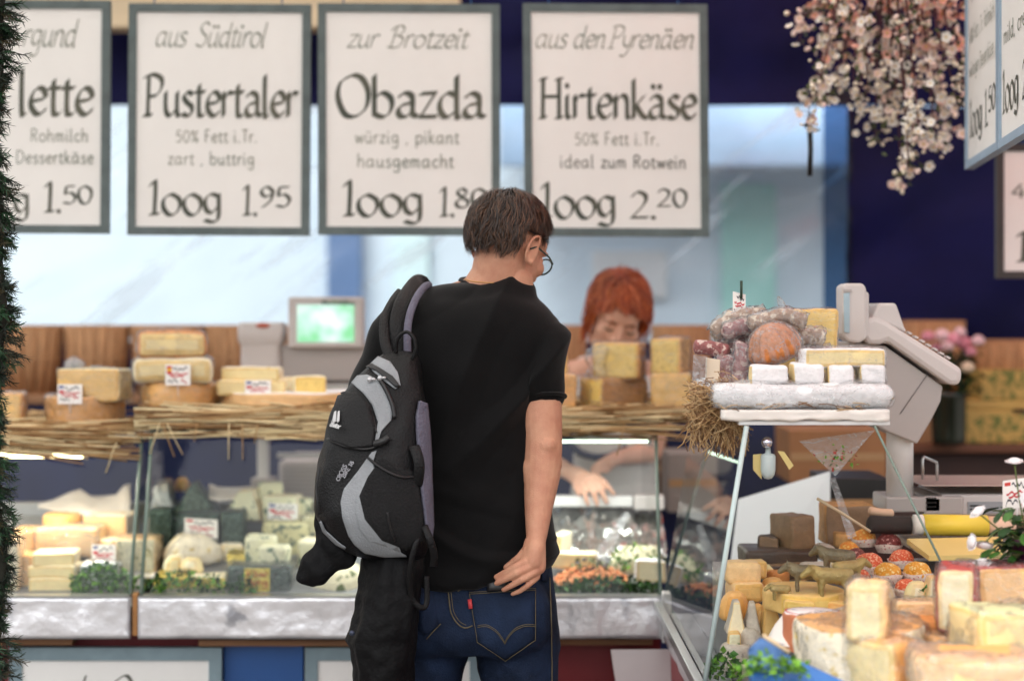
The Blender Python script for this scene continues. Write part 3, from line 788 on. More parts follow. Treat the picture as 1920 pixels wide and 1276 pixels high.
MB().add(e, [(0, 1, 2, 3)], 0, False).build('end_glass', m_glass, cc)
m_gedge = mat('glass_edge_pale', (196, 214, 212), .2, .08, 12, spec=.7)
MB().tube([e[0], e[3]], .0055, 8).build('edge_strip', m_gedge, cc)
MB().tube([e[1], e[2]], .0025, 8).build('edge_strip', m_green_edge, cc)
MB().span((P(1385, 0, 3.5).x, 3.497, ZC), (P(1668, 0, 3.5).x, 4.1, ZC + .008)).build('top_shelf', m_white, cc)
MB().span((1.0, 4.425, .76), (1.5, 4.44, .9)).build('back_panel', mat('back_white', (236, 240, 242), .35, .02, 4), cc)
for px, py, L in (((1350, 1090), (1412, 1215), 0),) + (((1338, 1172), (1400, 1270), 0),):
    pass

# stand in front of the end glass
st = thing('display_stand', (1.1, 3.1, 0), 'low cloth covered stand carrying the wrapped cheeses nearest to us', 'stand')
MB().span((.62, 2.75, 0), (1.75, 3.44, .755)).build('body', m_navy2, st, bev=.01)
MB().span((.60, 2.73, .757), (1.76, 3.45, .775)).build('top', m_white, st, bev=.004)

# work bench behind the returning case
wb = thing('work_bench', (1.5, 4.2, 0), 'pale work bench holding the tower scale and the grey box', 'bench')
MB().span((.93, 3.86, .985), (2.4, 4.42, 1.012)).build('top', mat('bench_top', (196, 178, 150), .5, .1, 5), wb, bev=.003)
MB().span((1.56, 3.9, .0), (2.38, 4.40, .983)).build('body', m_dark, wb)

# lamps in the cases
m_tube = emit('warm_tube', (255, 232, 170), 7)
m_tube2 = emit('cool_tube', (226, 255, 226), 3)
def tube_lamp(p0, p1, label, m, r=.006, watts=1.7):
    a, c_ = V(p0), V(p1)
    t = thing('tube_lamp', (a + c_) / 2, label, 'lamp', 'fluorescent tubes in the display cases')
    MB().tube([a, c_], r, 12).build('glowing_tube', m, t)
    al = bpy.data.lights.new('tube_light', 'AREA'); al.shape = 'RECTANGLE'; al.size = (c_ - a).length * 1.3; al.size_y = .02; al.energy = watts; al.color = (1, .93, .78) if r > .005 else (.97, 1, .95)
    ao = bpy.data.objects.new('tube_light', al); C.objects.link(ao); ao.parent = t; ao.location = (0, .004, -.014)      # this lamp's own light, shining down into the case
    MB().box((a + c_) / 2 + V((0, .016, .012)), ((c_ - a).length + .02, .02, .006)).build('holder', m_frame_dk, t)
    for q in (a, c_): MB().box(q, (.012, .016, .018)).build('end_cap', m_white, t)
tube_lamp(P(-260, 852, 4.72), P(160, 854, 4.72), 'warm glowing tube lamp under the left straw mat', m_tube)
tube_lamp(P(690, 827, 4.74), P(1218, 827, 4.74), 'thin greenish glowing tube lamp above the herbs in the long case', m_tube2, .0024, 2.0)

# ------------------------------------------------------------------ straw mats on top of the cases
def straw_mat(name, label, px0, px1, pytop, pybot, Y0, Y1, zs_, n, droop=.02, seed=1, slope=0):
    rnd = random.Random(seed); mb = MB()
    x0, x1 = P(px0, 0, Y0).x, P(px1, 0, Y0).x
    for k in range(n):
        fr = rnd.random() ** 1.6
        L = rnd.uniform(.25, .6); xc = rnd.uniform(x0 + L * .35, x1 - L * .35); a = rnd.gauss(0, .075)
        xa, xe = max(x0 - .01, xc - L / 2), min(x1 + .015, xc + L / 2)
        y = Y0 + (Y1 - Y0) * fr; 
        z = zs_ + rnd.uniform(.003, .03) if y > Y0 + .02 else zs_ + rnd.uniform(-droop, .028)
        pts = []
        for i in range(4):
            x = xa + (xe - xa) * i / 3
            zz = z + a * (x - xc) * .6 + .004 * math.sin(x * 13 + k) - slope * (x - x0)
            pts.append((x, y + a * (x - xc) * .3 - (.012 if y < Y0 + .03 else 0), zz))
        mb.tube(pts, rnd.uniform(.0012, .0029), 5, mi=rnd.choice((0, 0, 1, 1, 2)))
    for k in range(int(9 * (x1 - x0)) + 2):       # loose ends hanging down
        x = rnd.uniform(x0, x1); z = zs_ - .005 - slope * (x - x0); y = Y0 - .02
        dx = rnd.uniform(-.05, .05); L = rnd.uniform(.03, .1)
        mb.tube([(x, y, z), (x + dx * .4, y - .006, z - L * .4), (x + dx, y - .004, z - L)], .0016, 4, mi=k % 2)
    o = mb.build(name, [m_straw, m_straw2, m_straw3])
    return tag(o, label, 'straw mat')
straw_mat('straw_mat', 'drooping straw mat on the left case beside the fir garland', -260, 254, 790, 840, 4.63, 5.1, ZA + .012, 1000, .045, 1, .03)
straw_mat('straw_mat', 'long straw mat on the middle case under the cheese stacks', 259, 1305, 770, 815, 4.63, 5.1, ZB + .012, 2300, .04, 2)
# ------------------------------------------------------------------ hand-lettered boards
def frame_board(name, label, corners, group, mframe=None, fw=.026, th=.014):
    """corners: top-left, top-right, bottom-right, bottom-left in space. Returns thing and a map from (0..1, 0..1) to points."""
    tl, tr, br, bl = [V(c) for c in corners]
    t = thing(name, (bl + br) / 2, label, 'sign', group)
    nrm = (tr - tl).cross(bl - tl).normalized()
    if nrm.dot(EYE - tl) < 0: nrm = -nrm          # towards us
    wd, ht = (tr - tl).length, (bl - tl).length
    def at(u, v, e=0): return tl + (tr - tl) * u + (bl - tl) * v + nrm * e
    fu, fv = fw / wd, fw / ht
    mb = MB(); q = [at(fu * .9, fv * .9), at(1 - fu * .9, fv * .9), at(1 - fu * .9, 1 - fv * .9), at(fu * .9, 1 - fv * .9)]
    q += [p - nrm * th for p in q]
    mb.add(q, [(0, 1, 2, 3), (7, 6, 5, 4), (0, 4, 5, 1), (1, 5, 6, 2), (2, 6, 7, 3), (3, 7, 4, 0)], 0, False)
    mb.build('board', m_board, t)
    mb = MB()
    for (a0, b0, a1, b1) in ((0, 0, 1, fv), (0, 1 - fv, 1, 1), (0, fv, fu, 1 - fv), (1 - fu, fv, 1, 1 - fv)):
        q = [at(a0, b0, .006), at(a1, b0, .006), at(a1, b1, .006), at(a0, b1, .006)]
        q += [p - nrm * (th + .01) for p in q]
        mb.add(q, [(0, 1, 2, 3), (7, 6, 5, 4), (0, 4, 5, 1), (1, 5, 6, 2), (2, 6, 7, 3), (3, 7, 4, 0)], 0, False)
    mb.build('frame', mframe or m_signfr, t)
    for u in (.14, .84):
        p = at(u, 0, .004)
        MB().tube([p + V((0, 0, -.012)), p + V((.002, .004, .05)), V((p.x, p.y + .02, 2.9))], .0022, 6).build('cord', m_cord, t)
    return t, at, nrm

def lettering(t, at, box, lines):
    """lines: (text, px left, px right, py baseline, x-height px, style, ink)"""
    (X0, Y0_, X1, Y1_) = box
    inks = {}
    for text, pl, pr, base, xh, sty, ink in lines:
        kw = {'fancy': dict(nib=.27, ang=38, thin=.04), 'ital': dict(nib=.17, ang=40, thin=.04, slant=.28, single=True),
              'mono': dict(nib=.15, mono=True, single=True, track=.16), 'num': dict(nib=.25, ang=36, thin=.04),
              'sup': dict(nib=.24, ang=36, thin=.06)}[sty]
        qd, wd = pen(text, **kw)
        umin = min(u for q in qd for u, v in q); umax = max(u for q in qd for u, v in q)
        sx = (pr - pl) / (umax - umin)
        mb = MB()
        write(mb, qd, lambda u, v, e: at((pl + (u - umin) * sx - X0) / (X1 - X0), (base - v * xh - Y0_) / (Y1_ - Y0_), .0005 + e))
        mb.build('lettering', m_ink if ink == 0 else m_ink2, t)

YG = 4.92
def hang(px0, py0, px1, py1, label, lines, skew=0):
    cs = [P(px0 + skew, py0, YG), P(px1 + skew, py0 + 2, YG), P(px1, py1 + 4, YG), P(px0, py1, YG)]
    t, at, n = frame_board('cheese_sign', label, cs, 'hand-lettered boards hanging over the counter', fw=.0235)
    lettering(t, at, (px0, py0, px1, py1), lines)
hang(-130, 0, 204, 436, 'hanging white price board partly behind the fir garland, price 1.50', [
    ('rgund', 40, 146, 86, 30, 'ital', 1), ('lette', 34, 176, 214, 50, 'fancy', 0),
    ('Rohmilch', 57, 164, 264, 14.5, 'mono', 1), ('Dessertkäse', 30, 175, 305, 14.5, 'mono', 1),
    ('j', 25, 54, 400, 36, 'num', 0), ('1.', 80, 114, 396, 34, 'num', 0), ('50', 116, 174, 380, 22, 'sup', 0)], 3)
hang(239, 7, 580, 440, 'second hanging white board from the garland, price 1.95', [
    ('aus', 290, 350, 87, 27, 'ital', 1), ('Südtirol', 364, 500, 87, 27, 'ital', 1), ('Pustertaler', 264, 560, 217, 45, 'fancy', 0),
    ('50% Fett i.Tr.', 329, 480, 266, 14.5, 'mono', 1), ('zart , buttrig', 314, 475, 308, 14.5, 'mono', 1),
    ('1qqj', 276, 414, 402, 39, 'num', 0), ('1.', 452, 482, 402, 34, 'num', 0), ('95', 486, 546, 386, 25, 'sup', 0)], 3)
hang(597, 7, 938, 440, 'hanging white board left of the head of the man, which covers its price', [
    ('zur', 650, 715, 89, 24, 'ital', 1), ('Brotzeit', 726, 884, 89, 24, 'ital', 1), ('Obazda', 629, 914, 219, 46, 'fancy', 0),
    ('würzig , pikant', 666, 862, 268, 15, 'mono', 1), ('hausgemacht', 671, 852, 313, 15, 'mono', 1),
    ('1qqj', 640, 792, 404, 40, 'num', 0), ('1.', 822, 852, 404, 33, 'num', 0), ('80', 852, 915, 388, 24, 'sup', 0)], -1)
hang(984, 7, 1330, 442, 'hanging white board right of the head of the man, price 2.20', [
    ('aus den', 1008, 1138, 90, 25, 'ital', 1), ('Pyrenäen', 1142, 1304, 90, 25, 'ital', 1), ('Hirtenkäse', 1010, 1310, 221, 43, 'fancy', 0),
    ('50% Fett i.Tr.', 1080, 1236, 271, 14.5, 'mono', 1), ('ideal zum Rotwein', 1052, 1287, 314, 14.5, 'mono', 0),
    ('1qqj', 1012, 1154, 408, 40, 'num', 0), ('2.', 1180, 1230, 408, 33, 'num', 0), ('20', 1231, 1290, 386, 22, 'sup', 0)], -4)

# boards over the returning case, seen at a slant
def slant_board(y0, y1, label, lines):
    zb_, zt_ = 1.925, 2.62
    xa = lambda y: 1.119 + (y - 3.73) * (1.226 - 1.119) / .87
    cs = [(xa(y1), y1, zt_), (xa(y0), y0, zt_), (xa(y0), y0, zb_), (xa(y1), y1, zb_)]
    t, at, n = frame_board('cheese_sign', label, cs, 'boards hanging along the right-hand case', mat('pale_blue_frame', (150, 172, 192), .5, .1, 6), .02)
    lettering(t, at, (0, 0, 100, 140), lines)
slant_board(4.06, 4.60, 'slanted hanging board at the right edge, price 1.50, next to the blossoms', [
    ('Raime', 16, 84, 52, 19, 'fancy', 0), ('48% Fett i.Tr. Rohmilch', 10, 90, 74, 5, 'mono', 1), ('würziger Dessertkäse', 10, 90, 92, 5, 'mono', 1),
    ('1qqj', 10, 50, 124, 12, 'num', 0), ('1.', 58, 68, 124, 11, 'num', 0), ('50', 69, 90, 118, 8, 'sup', 0)])
slant_board(3.50, 4.05, 'slanted hanging board cut off by the right picture edge, nearest to us', [
    ('Berg', 16, 84, 40, 14, 'fancy', 0), ('48% Fett i.Tr.', 16, 84, 68, 5, 'mono', 1), ('mild, cremig', 10, 84, 92, 5, 'mono', 1),
    ('1qqj', 6, 46, 124, 12, 'num', 0), ('2.', 54, 66, 124, 11, 'num', 0)])
cs = [P(1868, 270, 5.1), P(2210, 270, 5.1), P(2210, 522, 5.1), P(1868, 522, 5.1)]
t, at, n = frame_board('cheese_sign', 'dark framed board at the far right, behind the slanted boards', cs, 'hand-lettered boards hanging over the counter', mat('sign_frame_dark', (60, 56, 54), .6, .2, 12), .022)
lettering(t, at, (1868, 270, 2210, 522), [('45%', 1896, 1990, 372, 18, 'mono', 0), ('1', 1902, 1934, 490, 34, 'num', 0)])

# ------------------------------------------------------------------ small price tags with scribbled writing
m_redink = mat('red_ink', (190, 44, 52), .6, .2, 20)
m_blkink = mat('black_ink', (40, 40, 52), .6, .2, 20)
def price_tag(px0, py0, px1, py1, Y, label, flag=None, lean=.012, roll=0, seed=0, stick=True):
    rnd = random.Random(seed + 100)
    cs = [P(px0, py0 + roll, Y + lean), P(px1, py0 - roll, Y + lean), P(px1, py1 - roll, Y), P(px0, py1 + roll, Y)]
    tl, tr, br, bl = cs
    t = thing('price_tag', (bl + br) / 2, label, 'price tag', 'small price tags stuck in the cheeses')
    nrm = (tr - tl).cross(bl - tl).normalized()
    if nrm.y > 0: nrm = -nrm
    at = lambda u, v, e=0: tl + (tr - tl) * u + (bl - tl) * v + nrm * e
    MB().add(cs, [(0, 1, 2, 3)], 0, False).build('card', m_card, t, solid=.0012)
    mbs = [MB(), MB(), MB()]
    def scrib(mb, u0, u1, v, h, n):
        pts = [(u0 + (u1 - u0) * i / n, v + h * (rnd.random() - .5)) for i in range(n + 1)]
        pts = smooth_line(pts, 3)
        for (a, b_), (c_, d_) in zip(pts, pts[1:]):
            mb.quad2([at(a, b_ - .035, .001), at(c_, d_ - .035, .001), at(c_, d_ + .035, .001), at(a, b_ + .035, .001)])
    scrib(mbs[0], .3, .88, .22, .22, 9)
    scrib(mbs[1], .12, .9, .46, .1, 12); scrib(mbs[1], .2, .75, .58, .08, 9)
    scrib(mbs[0], .1, .5, .8, .24, 7); scrib(mbs[1], .62, .86, .78, .26, 5)
    mbs[0].build('black_writing', m_blkink, t); mbs[1].build('red_writing', m_redink, t)
    if flag:
        for i, c in enumerate(flag):
            MB().quad2([at(.06, .08 + i * .12, .0012), at(.26, .08 + i * .12, .0012), at(.26, .20 + i * .12, .0012), at(.06, .20 + i * .12, .0012)]).build('flag_stripe', mat('flag_%d_%d_%d' % c, c, .6, .05), t)
    if stick: MB().tube([at(.5, .9, -.002), at(.5, 1.5, -.004)], .0012, 6).build('pin', m_white, t)
    return t
FR = [(40, 60, 130), (225, 225, 225), (200, 40, 50)]; ES = [(200, 50, 40), (236, 190, 60), (200, 50, 40)]; IT = [(40, 110, 60), (225, 225, 225), (200, 40, 50)]
# ------------------------------------------------------------------ cheese materials
K = {}
CC = {}
def km(k, c, rough=.5, var=.1, scale=8, **kw):
    CC[k] = c
    kw['bscale'] = kw.get('bscale', 50) * 3.2
    kw.setdefault('bump', .15); kw['bump'] *= .6
    if 'spots' not in kw: kw.update(spots=tuple(int(q * .985) for q in c), spot_scale=150, spot_t=.54)
    K[k] = mat('cheese_' + k, c, rough, var * 1.1, scale * 5, **kw)
km('pale', (246, 226, 170), .5, .06, 8, bump=.15, bscale=60, sss=.15)
km('cream', (246, 234, 200), .55, .05, 9, bump=.2, bscale=50, sss=.15)
km('yellow', (242, 210, 124), .45, .06, 8, bump=.12, bscale=60, sss=.15, spots=(206, 168, 88), spot_scale=110, spot_t=.63)
km('golden', (240, 198, 124), .45, .1, 7, bump=.15, bscale=50, sss=.1)
km('orange', (240, 184, 112), .45, .12, 7, bump=.15, bscale=50, sss=.1)
km('peach', (244, 202, 146), .5, .1, 8, bump=.2, bscale=40, sss=.15)
km('tan', (222, 166, 100), .6, .18, 9, bump=.4, bscale=70)
km('rust', (214, 142, 76), .6, .2, 9, bump=.4, bscale=70)
km('brown', (190, 138, 80), .7, .22, 12, bump=.6, bscale=90, spots=(120, 82, 46), spot_scale=60)
km('umber', (136, 106, 76), .5, .15, 9, bump=.25, bscale=60)
km('dark', (72, 56, 46), .4, .2, 9, bump=.25, bscale=60)
km('white', (242, 240, 240), .7, .03, 12, bump=.5, bscale=45)
km('whitey', (244, 232, 206), .7, .05, 12, bump=.5, bscale=45, spots=(222, 196, 124), spot_scale=34, spot_t=.6)
km('ash', (196, 186, 172), .8, .12, 14, bump=.5, bscale=60, spots=(160, 150, 140), spot_scale=40)
km('blue', (232, 230, 196), .5, .06, 9, bump=.4, bscale=50, spots=(104, 124, 104), spot_scale=42, spot_t=.57)
km('bluegrey', (196, 190, 146), .55, .12, 9, bump=.4, bscale=50, spots=(92, 104, 88), spot_scale=46, spot_t=.54)
km('herb', (226, 220, 186), .6, .06, 9, bump=.6, bscale=60, spots=(88, 104, 50), spot_scale=36, spot_t=.58)
km('speck', (240, 226, 180), .5, .05, 9, bump=.2, bscale=50, spots=(120, 62, 52), spot_scale=30, spot_t=.7, sss=.15)
km('redrind', (176, 76, 70), .45, .15, 9, bump=.2, bscale=60)
km('greenrind', (208, 210, 160), .5, .12, 9, bump=.2, bscale=60)
km('terra', (198, 122, 86), .55, .1, 9, bump=.25, bscale=60)
km('greenfoil', (22, 38, 32), .3, .35, 14, metal=.5, bump=.9, bscale=30, col2=(96, 116, 106))
km('goldfoil', (222, 200, 104), .3, .15, 14, metal=.7, bump=1, bscale=34)
km('silver', (214, 218, 222), .28, .1, 14, metal=.85, bump=1, bscale=36)

NS = [0]
def cheese(name, label, bx, Y, dep, shape='block', m=('yellow', 'tan'), cut='f', rot=0, wrap=None, r=.008, amp=.0022, group=None, tip=.12, cat='cheese', tilt=None, lean=0):
    NS[0] += 1
    x0, y0, x1, y1 = bx
    rr = R(rot); wd = (x1 - x0) * Y / F; ht = (y1 - y0) * Y / F
    w_ = (wd - dep * abs(math.sin(rr))) / abs(math.cos(rr)) if shape not in ('wheel', 'dome') else wd
    dc = dep * abs(math.cos(rr)) + w_ * abs(math.sin(rr))
    c = P((x0 + x1) / 2, (y0 + y1) / 2, Y); c.y = Y + dc / 2
    ms = [K[q] for q in m]
    soft = m[0] in ('pale', 'cream', 'yellow', 'golden', 'peach', 'speck', 'orange')
    if cut and soft:                          # the paste darkens just under the rind
        if m[0] + '_rim' not in K:
            c_ = CC[m[0]]; K[m[0] + '_rim'] = mat('cheese_' + m[0] + '_rim', (int(c_[0] * .96), int(c_[1] * .91), int(c_[2] * .8)), .5, .12, 50, bump=.2, bscale=160)
        ms.append(K[m[0] + '_rim'])
    mb = MB(); rbox(mb, c, (w_, dep, ht), r, rr, shape, tip, amp, NS[0], cut, (0, 1, 2) if cut and soft else (0, 1), tilt=tilt, lean=lean, m=8)
    if not wrap:
        return tag(mb.build(name, ms), label, cat, group)
    t = thing(name, (c.x, c.y, c.z - ht / 2), label, cat, group)
    mb.build('cheese_body', ms, t)
    mb = MB(); rbox(mb, c, (w_, dep, ht), r, rr, shape, tip, amp * 1.8, NS[0] + 3, '', (0, 0), grow=.0035, m=16, tilt=tilt, lean=lean)
    mb.build('plastic_wrap', m_clear if wrap == 1 else m_baggy, t)
    return t

def leafy(name, label, bx, Y, dep, n, m, cat='garnish', size=.012, seed=0, kind='stuff', up=.6):
    """A bed of small curled leaves."""
    rnd = random.Random(seed); mb = MB(); x0, y0, x1, y1 = bx
    a, b = P(x0, y1, Y), P(x1, y0, Y)
    for k in range(n):
        u = rnd.random(); c = V((a.x + (b.x - a.x) * u, Y + dep * rnd.random(), a.z + (b.z - a.z) * rnd.random() * (.5 + .5 * math.sin(math.pi * u))))
        d1 = V((rnd.gauss(0, 1), rnd.gauss(-.4, .7), rnd.gauss(up, .7))).normalized()
        d2 = d1.cross(V((rnd.gauss(0, 1), rnd.gauss(0, 1), rnd.gauss(0, 1)))).normalized()
        d3 = d1.cross(d2); s_ = size * rnd.uniform(.6, 1.5)
        vs = [c, c + d1 * s_ * .5 + d2 * s_ * .42 + d3 * s_ * .16, c + d1 * s_ * 1.2 + d3 * s_ * .1, c + d1 * s_ * .5 - d2 * s_ * .42 + d3 * s_ * .16, c + d1 * s_ * .6 - d3 * s_ * .1]
        mb.add(vs, [(0, 1, 4), (1, 2, 4), (2, 3, 4), (3, 0, 4)], rnd.randrange(len(m)))
    return tag(mb.build(name, m), label, cat, None, kind)
m_lf1 = mat('leaf_dark', (36, 72, 30), .5, .3, 40)
m_lf2 = mat('leaf_mid', (62, 112, 40), .5, .3, 40)
m_lf3 = mat('leaf_bright', (112, 164, 48), .5, .25, 40)
m_lf4 = mat('leaf_olive', (120, 124, 70), .6, .25, 40)

# ------------------------------------------------------------------ on top of the left and long cases
Y1 = 4.72
cheese('cheese_half', 'tan cheese half at the picture left edge, peeking out from the fir garland', (-30, 738, 40, 798), 4.74, .14, 'half', ('golden', 'tan'), 'f', 0, 1)
cheese('cheese_half', 'lower tan cheese half on the drooping straw mat, under the one with the plastic knot', (65, 745, 216, 803), Y1, .13, 'bow', ('golden', 'tan'), '', 0, 1)
t = cheese('cheese_wedge', 'golden cheese block with a twisted plastic knot on its left, resting on another half', (104, 692, 230, 752), Y1 + .01, .12, 'block', ('golden', 'pale'), 'fl', -6, 1)
mb = MB()
for k in range(7):
    a = k * .9; p = P(140 + 8 * math.cos(a), 686 + 8 * math.sin(a), Y1 + .06)
    mb.ell(p, (.020, .014, .014 + .003 * math.sin(k * 3)), None, 10, 7)
mb.build('plastic_knot', m_baggy, t)
price_tag(108, 720, 154, 757, Y1 - .006, 'price tag with tricolour stripes on the golden block with the plastic knot', FR, seed=1)
cheese('round_cheese', 'tan wrapped wheel at the bottom of the stack of three', (242, 716, 398, 773), Y1, .17, 'bow', ('golden', 'orange'), '', 0, 1, r=.034)
cheese('cheese_half', 'pale cheese half in the middle of the stack of three, with a flagged tag', (242, 671, 397, 719), Y1 + .01, .14, 'half', ('pale', 'cream'), 'f', 3, 1, r=.022)
cheese('cheese_half', 'pale cut cheese half with orange rind on top of the stack of three', (239, 619, 385, 672), Y1 + .01, .14, 'half', ('pale', 'rust'), 'f', 10, 1, r=.026)
price_tag(310, 683, 357, 722, Y1 - .008, 'price tag with red and yellow stripes on the stack of three cheeses', ES, seed=2)
cheese('round_cheese', 'wide flat pale wheel with white top, left of the backpack', (397, 737, 668, 781), Y1, .34, 'wheel', ('white', 'peach'), 't', 0, None, r=.01)
cheese('cheese_slice', 'flat cream cheese slice lying on the wide flat wheel, under another slice', (402, 713, 534, 742), Y1 + .06, .11, 'block', ('pale', 'cream'), 'f', 4, None, r=.006)
cheese('cheese_slice', 'soft white-rinded slice on top of the slices on the wide flat wheel', (412, 688, 524, 716), Y1 + .07, .10, 'side', ('pale', 'whitey'), 'f', 0, None, tip=.5)
cheese('cheese_wedge', 'small yellow wedge lying on the wide flat wheel nearest the backpack', (540, 706, 612, 741), Y1 + .06, .09, 'side', ('yellow', 'cream'), 'f', 14, None, tip=.4)
cheese('cheese_wedge', 'small flat wedge between the tagged slices and the yellow wedge on the wide wheel', (516, 706, 556, 740), Y1 + .10, .07, 'side', ('cream', 'whitey'), 'f', 20, None, tip=.3)
price_tag(459, 712, 508, 747, Y1 + .045, 'price tag with tricolour stripes on the slices on the wide flat wheel', FR, seed=3)
# right half of the long case
cheese('cheese_half', 'orange-rinded cheese half just beside the elbow of the man in black', (1035, 702, 1080, 770), Y1 + .01, .12, 'half', ('golden', 'orange'), '', 0, 1)
cheese('cheese_wedge', 'upright yellow wedge rising beside the sleeve of the man in black', (1040, 640, 1066, 704), Y1 + .05, .08, 'tent', ('yellow', 'golden'), 'f', 0, 1, tip=.5)
cheese('cheese_half', 'brown-rinded cheese with a yellow cut face, under the block before the woman', (1086, 708, 1221, 769), Y1, .12, 'block', ('yellow', 'brown'), 'l', 32, 1, r=.012)
cheese('cheese_wedge', 'yellow cheese block right in front of the woman, loosely wrapped in plastic', (1112, 642, 1217, 711), Y1 + .02, .10, 'block', ('yellow', 'tan'), 'f', -18, 1, r=.01)
mb = MB(); rbox(mb, P(1122, 678, Y1 + .06), (.05, .06, .10), .02, .3, 'block', .1, .012, 77, m=8)
tag(mb.build('plastic_bag', m_baggy), 'crumpled clear plastic sticking out left of the yellow block before the woman', 'plastic')
cheese('cheese_block', 'yellow cheese block in the right rear pile, lower one next to the sausages', (1222, 700, 1306, 769), Y1, .12, 'block', ('golden', 'golden'), 'f', -8, 1)
cheese('cheese_block', 'yellow cheese block on the right rear pile, upper one with orange right side', (1221, 634, 1302, 704), Y1 + .01, .11, 'block', ('yellow', 'orange'), 'f', -22, 1)

# ------------------------------------------------------------------ inside the left case
Q = [4.62, 4.74, 4.86, 4.99]
W = lambda nm, lb, bx, Y, dep, **k: cheese(nm, lb, bx, Y, dep, **k)
for i, bx in enumerate([(50, 1083, 138, 1120), (50, 1060, 142, 1086), (54, 1036, 138, 1064)]):
    cheese('cheese_slab', ['bottom one of three pale slabs stacked at the front of the left case', 'middle one of three pale slabs stacked at the front of the left case',
                           'top one of three pale slabs stacked at the front of the left case'][i], bx, Q[0] + .005 * i, .10, 'block', ('pale', 'cream'), 'f', [2, -3, 5][i], None, r=.008, group='three pale slabs in the left case')
W('cheese_block', 'small orange block on the pile at the far left of the left case', (20, 992, 66, 1046), Q[1] + .03, .10, shape='block', m=('peach', 'orange'), wrap=1)
W('cheese_block', 'orange block at the bottom left of the left case behind the garland', (2, 1040, 58, 1112), Q[0] + .03, .10, shape='block', m=('peach', 'orange'), wrap=1)
W('cheese_half', 'upright wrapped half leaning at the left edge of the left case', (-10, 1010, 36, 1110), Q[0], .05, shape='block', m=('cream', 'peach'), wrap=2)
W('cheese_block', 'large wrapped peach block in the second row of the left case', (66, 990, 182, 1044), Q[1] + .02, .12, shape='block', m=('peach', 'peach'), wrap=2)
W('round_cheese', 'small golden wheel on the back row of the left case', (70, 966, 142, 996), Q[2], .12, shape='wheel', m=('golden', 'orange'), r=.014)
W('cheese_block', 'brown-crusted cream cheese at the back right of the left case', (152, 966, 244, 1016), Q[2] + .02, .12, shape='block', m=('peach', 'whitey'), cut='f', rot=-5)
W('cheese_wedge', 'cream wedge behind the price tag in the left case', (148, 1014, 222, 1062), Q[1], .12, shape='side', m=('peach', 'cream'), tip=.2, rot=-10)
W('cheese_wedge', 'speckled wedge beside the right glass of the left case', (214, 1010, 290, 1075), Q[1] + .01, .12, shape='block', m=('herb', 'peach'), wrap=1)
W('foil_parcel', 'silver foil parcel among the herbs in the left case', (150, 1056, 218, 1108), Q[0] + .02, .07, shape='block', m=('silver', 'silver'), amp=.008, cat='parcel')
price_tag(172, 1020, 217, 1059, Q[1] - .02, 'price tag with red and black writing above the silver foil parcel', FR, seed=4)
leafy('parsley_garnish', 'green parsley sprigs along the front glass of the left case', (128, 1060, 246, 1118), 4.575, .07, 420, [m_lf1, m_lf2, m_lf2, m_lf3], seed=1)
def wrap_sheet(name, label, pts, Y0, Y1_, m, seed=0, cat='paper', amp=.014):
    """Creased sheet of wrapping paper between an upper and a lower outline."""
    rnd = random.Random(seed); vs = []; n = len(pts)
    for j in range(9):
        for i in range(n):
            px, pt, pb = pts[i]; v = j / 8
            p = P(px, pt + (pb - pt) * v, Y0 + (Y1_ - Y0) * v)
            p += V((0, amp * noise.noise(V((px * .03, v * 3, seed))), amp * .6 * noise.noise(V((px * .05, v * 4, seed + 9)))))
            vs.append(p)
    fs = [(j * n + i, j * n + i + 1, j * n + i + n + 1, j * n + i + n) for j in range(8) for i in range(n - 1)]
    return tag(MB().add(vs, fs).build(name, m, solid=.001), label, cat)
wrap_sheet('wrapping_paper', 'creased white wrapping paper draped over the back of the left case',
           [(72, 944, 950), (100, 936, 956), (130, 922, 960), (150, 916, 962), (170, 926, 962), (195, 930, 962), (218, 926, 962), (232, 912, 962), (244, 905, 962)], 5.12, 4.98, m_paper, 1)
# ------------------------------------------------------------------ inside the long case, left part
wrap_sheet('wrapping_paper', 'white paper showing between the dark green wedge and the blue cheeses', [(392, 908, 936), (410, 912, 938), (440, 913, 936), (475, 912, 934)], 5.14, 5.02, m_paper, 2)
W('round_cheese', 'little orange round cheese at the very back of the long case', (324, 896, 354, 922), 5.08, .06, shape='dome', m=('golden', 'orange'), r=.012)
W('plastic_bag', 'half-empty clear plastic bag at the left back of the long case', (272, 906, 330, 966), 5.0, .08, shape='tent', m=('silver', 'silver'), wrap=2, tip=.3, cat='bag', amp=.008)
cheese('foil_wedge', 'large triangular wedge in dark green foil at the back of the long case', (322, 905, 410, 966), 5.0, .10, 'tent', ('greenfoil', 'greenfoil'), 'f', 0, None, tip=.05, lean=-.1, amp=.004, cat='cheese', r=.006)
W('foil_block', 'dark green foil block left of the tagged green row in the long case', (278, 954, 322, 1040), Q[2], .09, shape='block', m=('greenfoil', 'greenfoil'), amp=.003)
W('foil_block', 'dark green foil block behind the price tag in the long case', (322, 962, 412, 1016), Q[2] + .02, .09, shape='block', m=('greenfoil', 'greenfoil'), amp=.003)
W('foil_block', 'dark green foil block between the pale mound and the blue cheeses', (414, 958, 456, 1048), Q[2], .09, shape='block', m=('greenfoil', 'greenfoil'), amp=.003)
cheese('blue_cheese_wedge', 'large blue-veined wedge lying at the back of the long case', (412, 921, 496, 977), Q[3], .11, 'tent', ('blue', 'cream'), 'f', -6, None, tip=.35, lean=.15)
W('blue_cheese_block', 'blue-veined block standing highest at the back of the long case', (476, 905, 530, 946), 5.06, .08, shape='block', m=('blue', 'blue'), rot=10)
W('blue_cheese_block', 'blue-veined block carrying a price tag in the long case', (490, 930, 562, 984), Q[3], .09, shape='block', m=('blue', 'cream'), rot=-6)
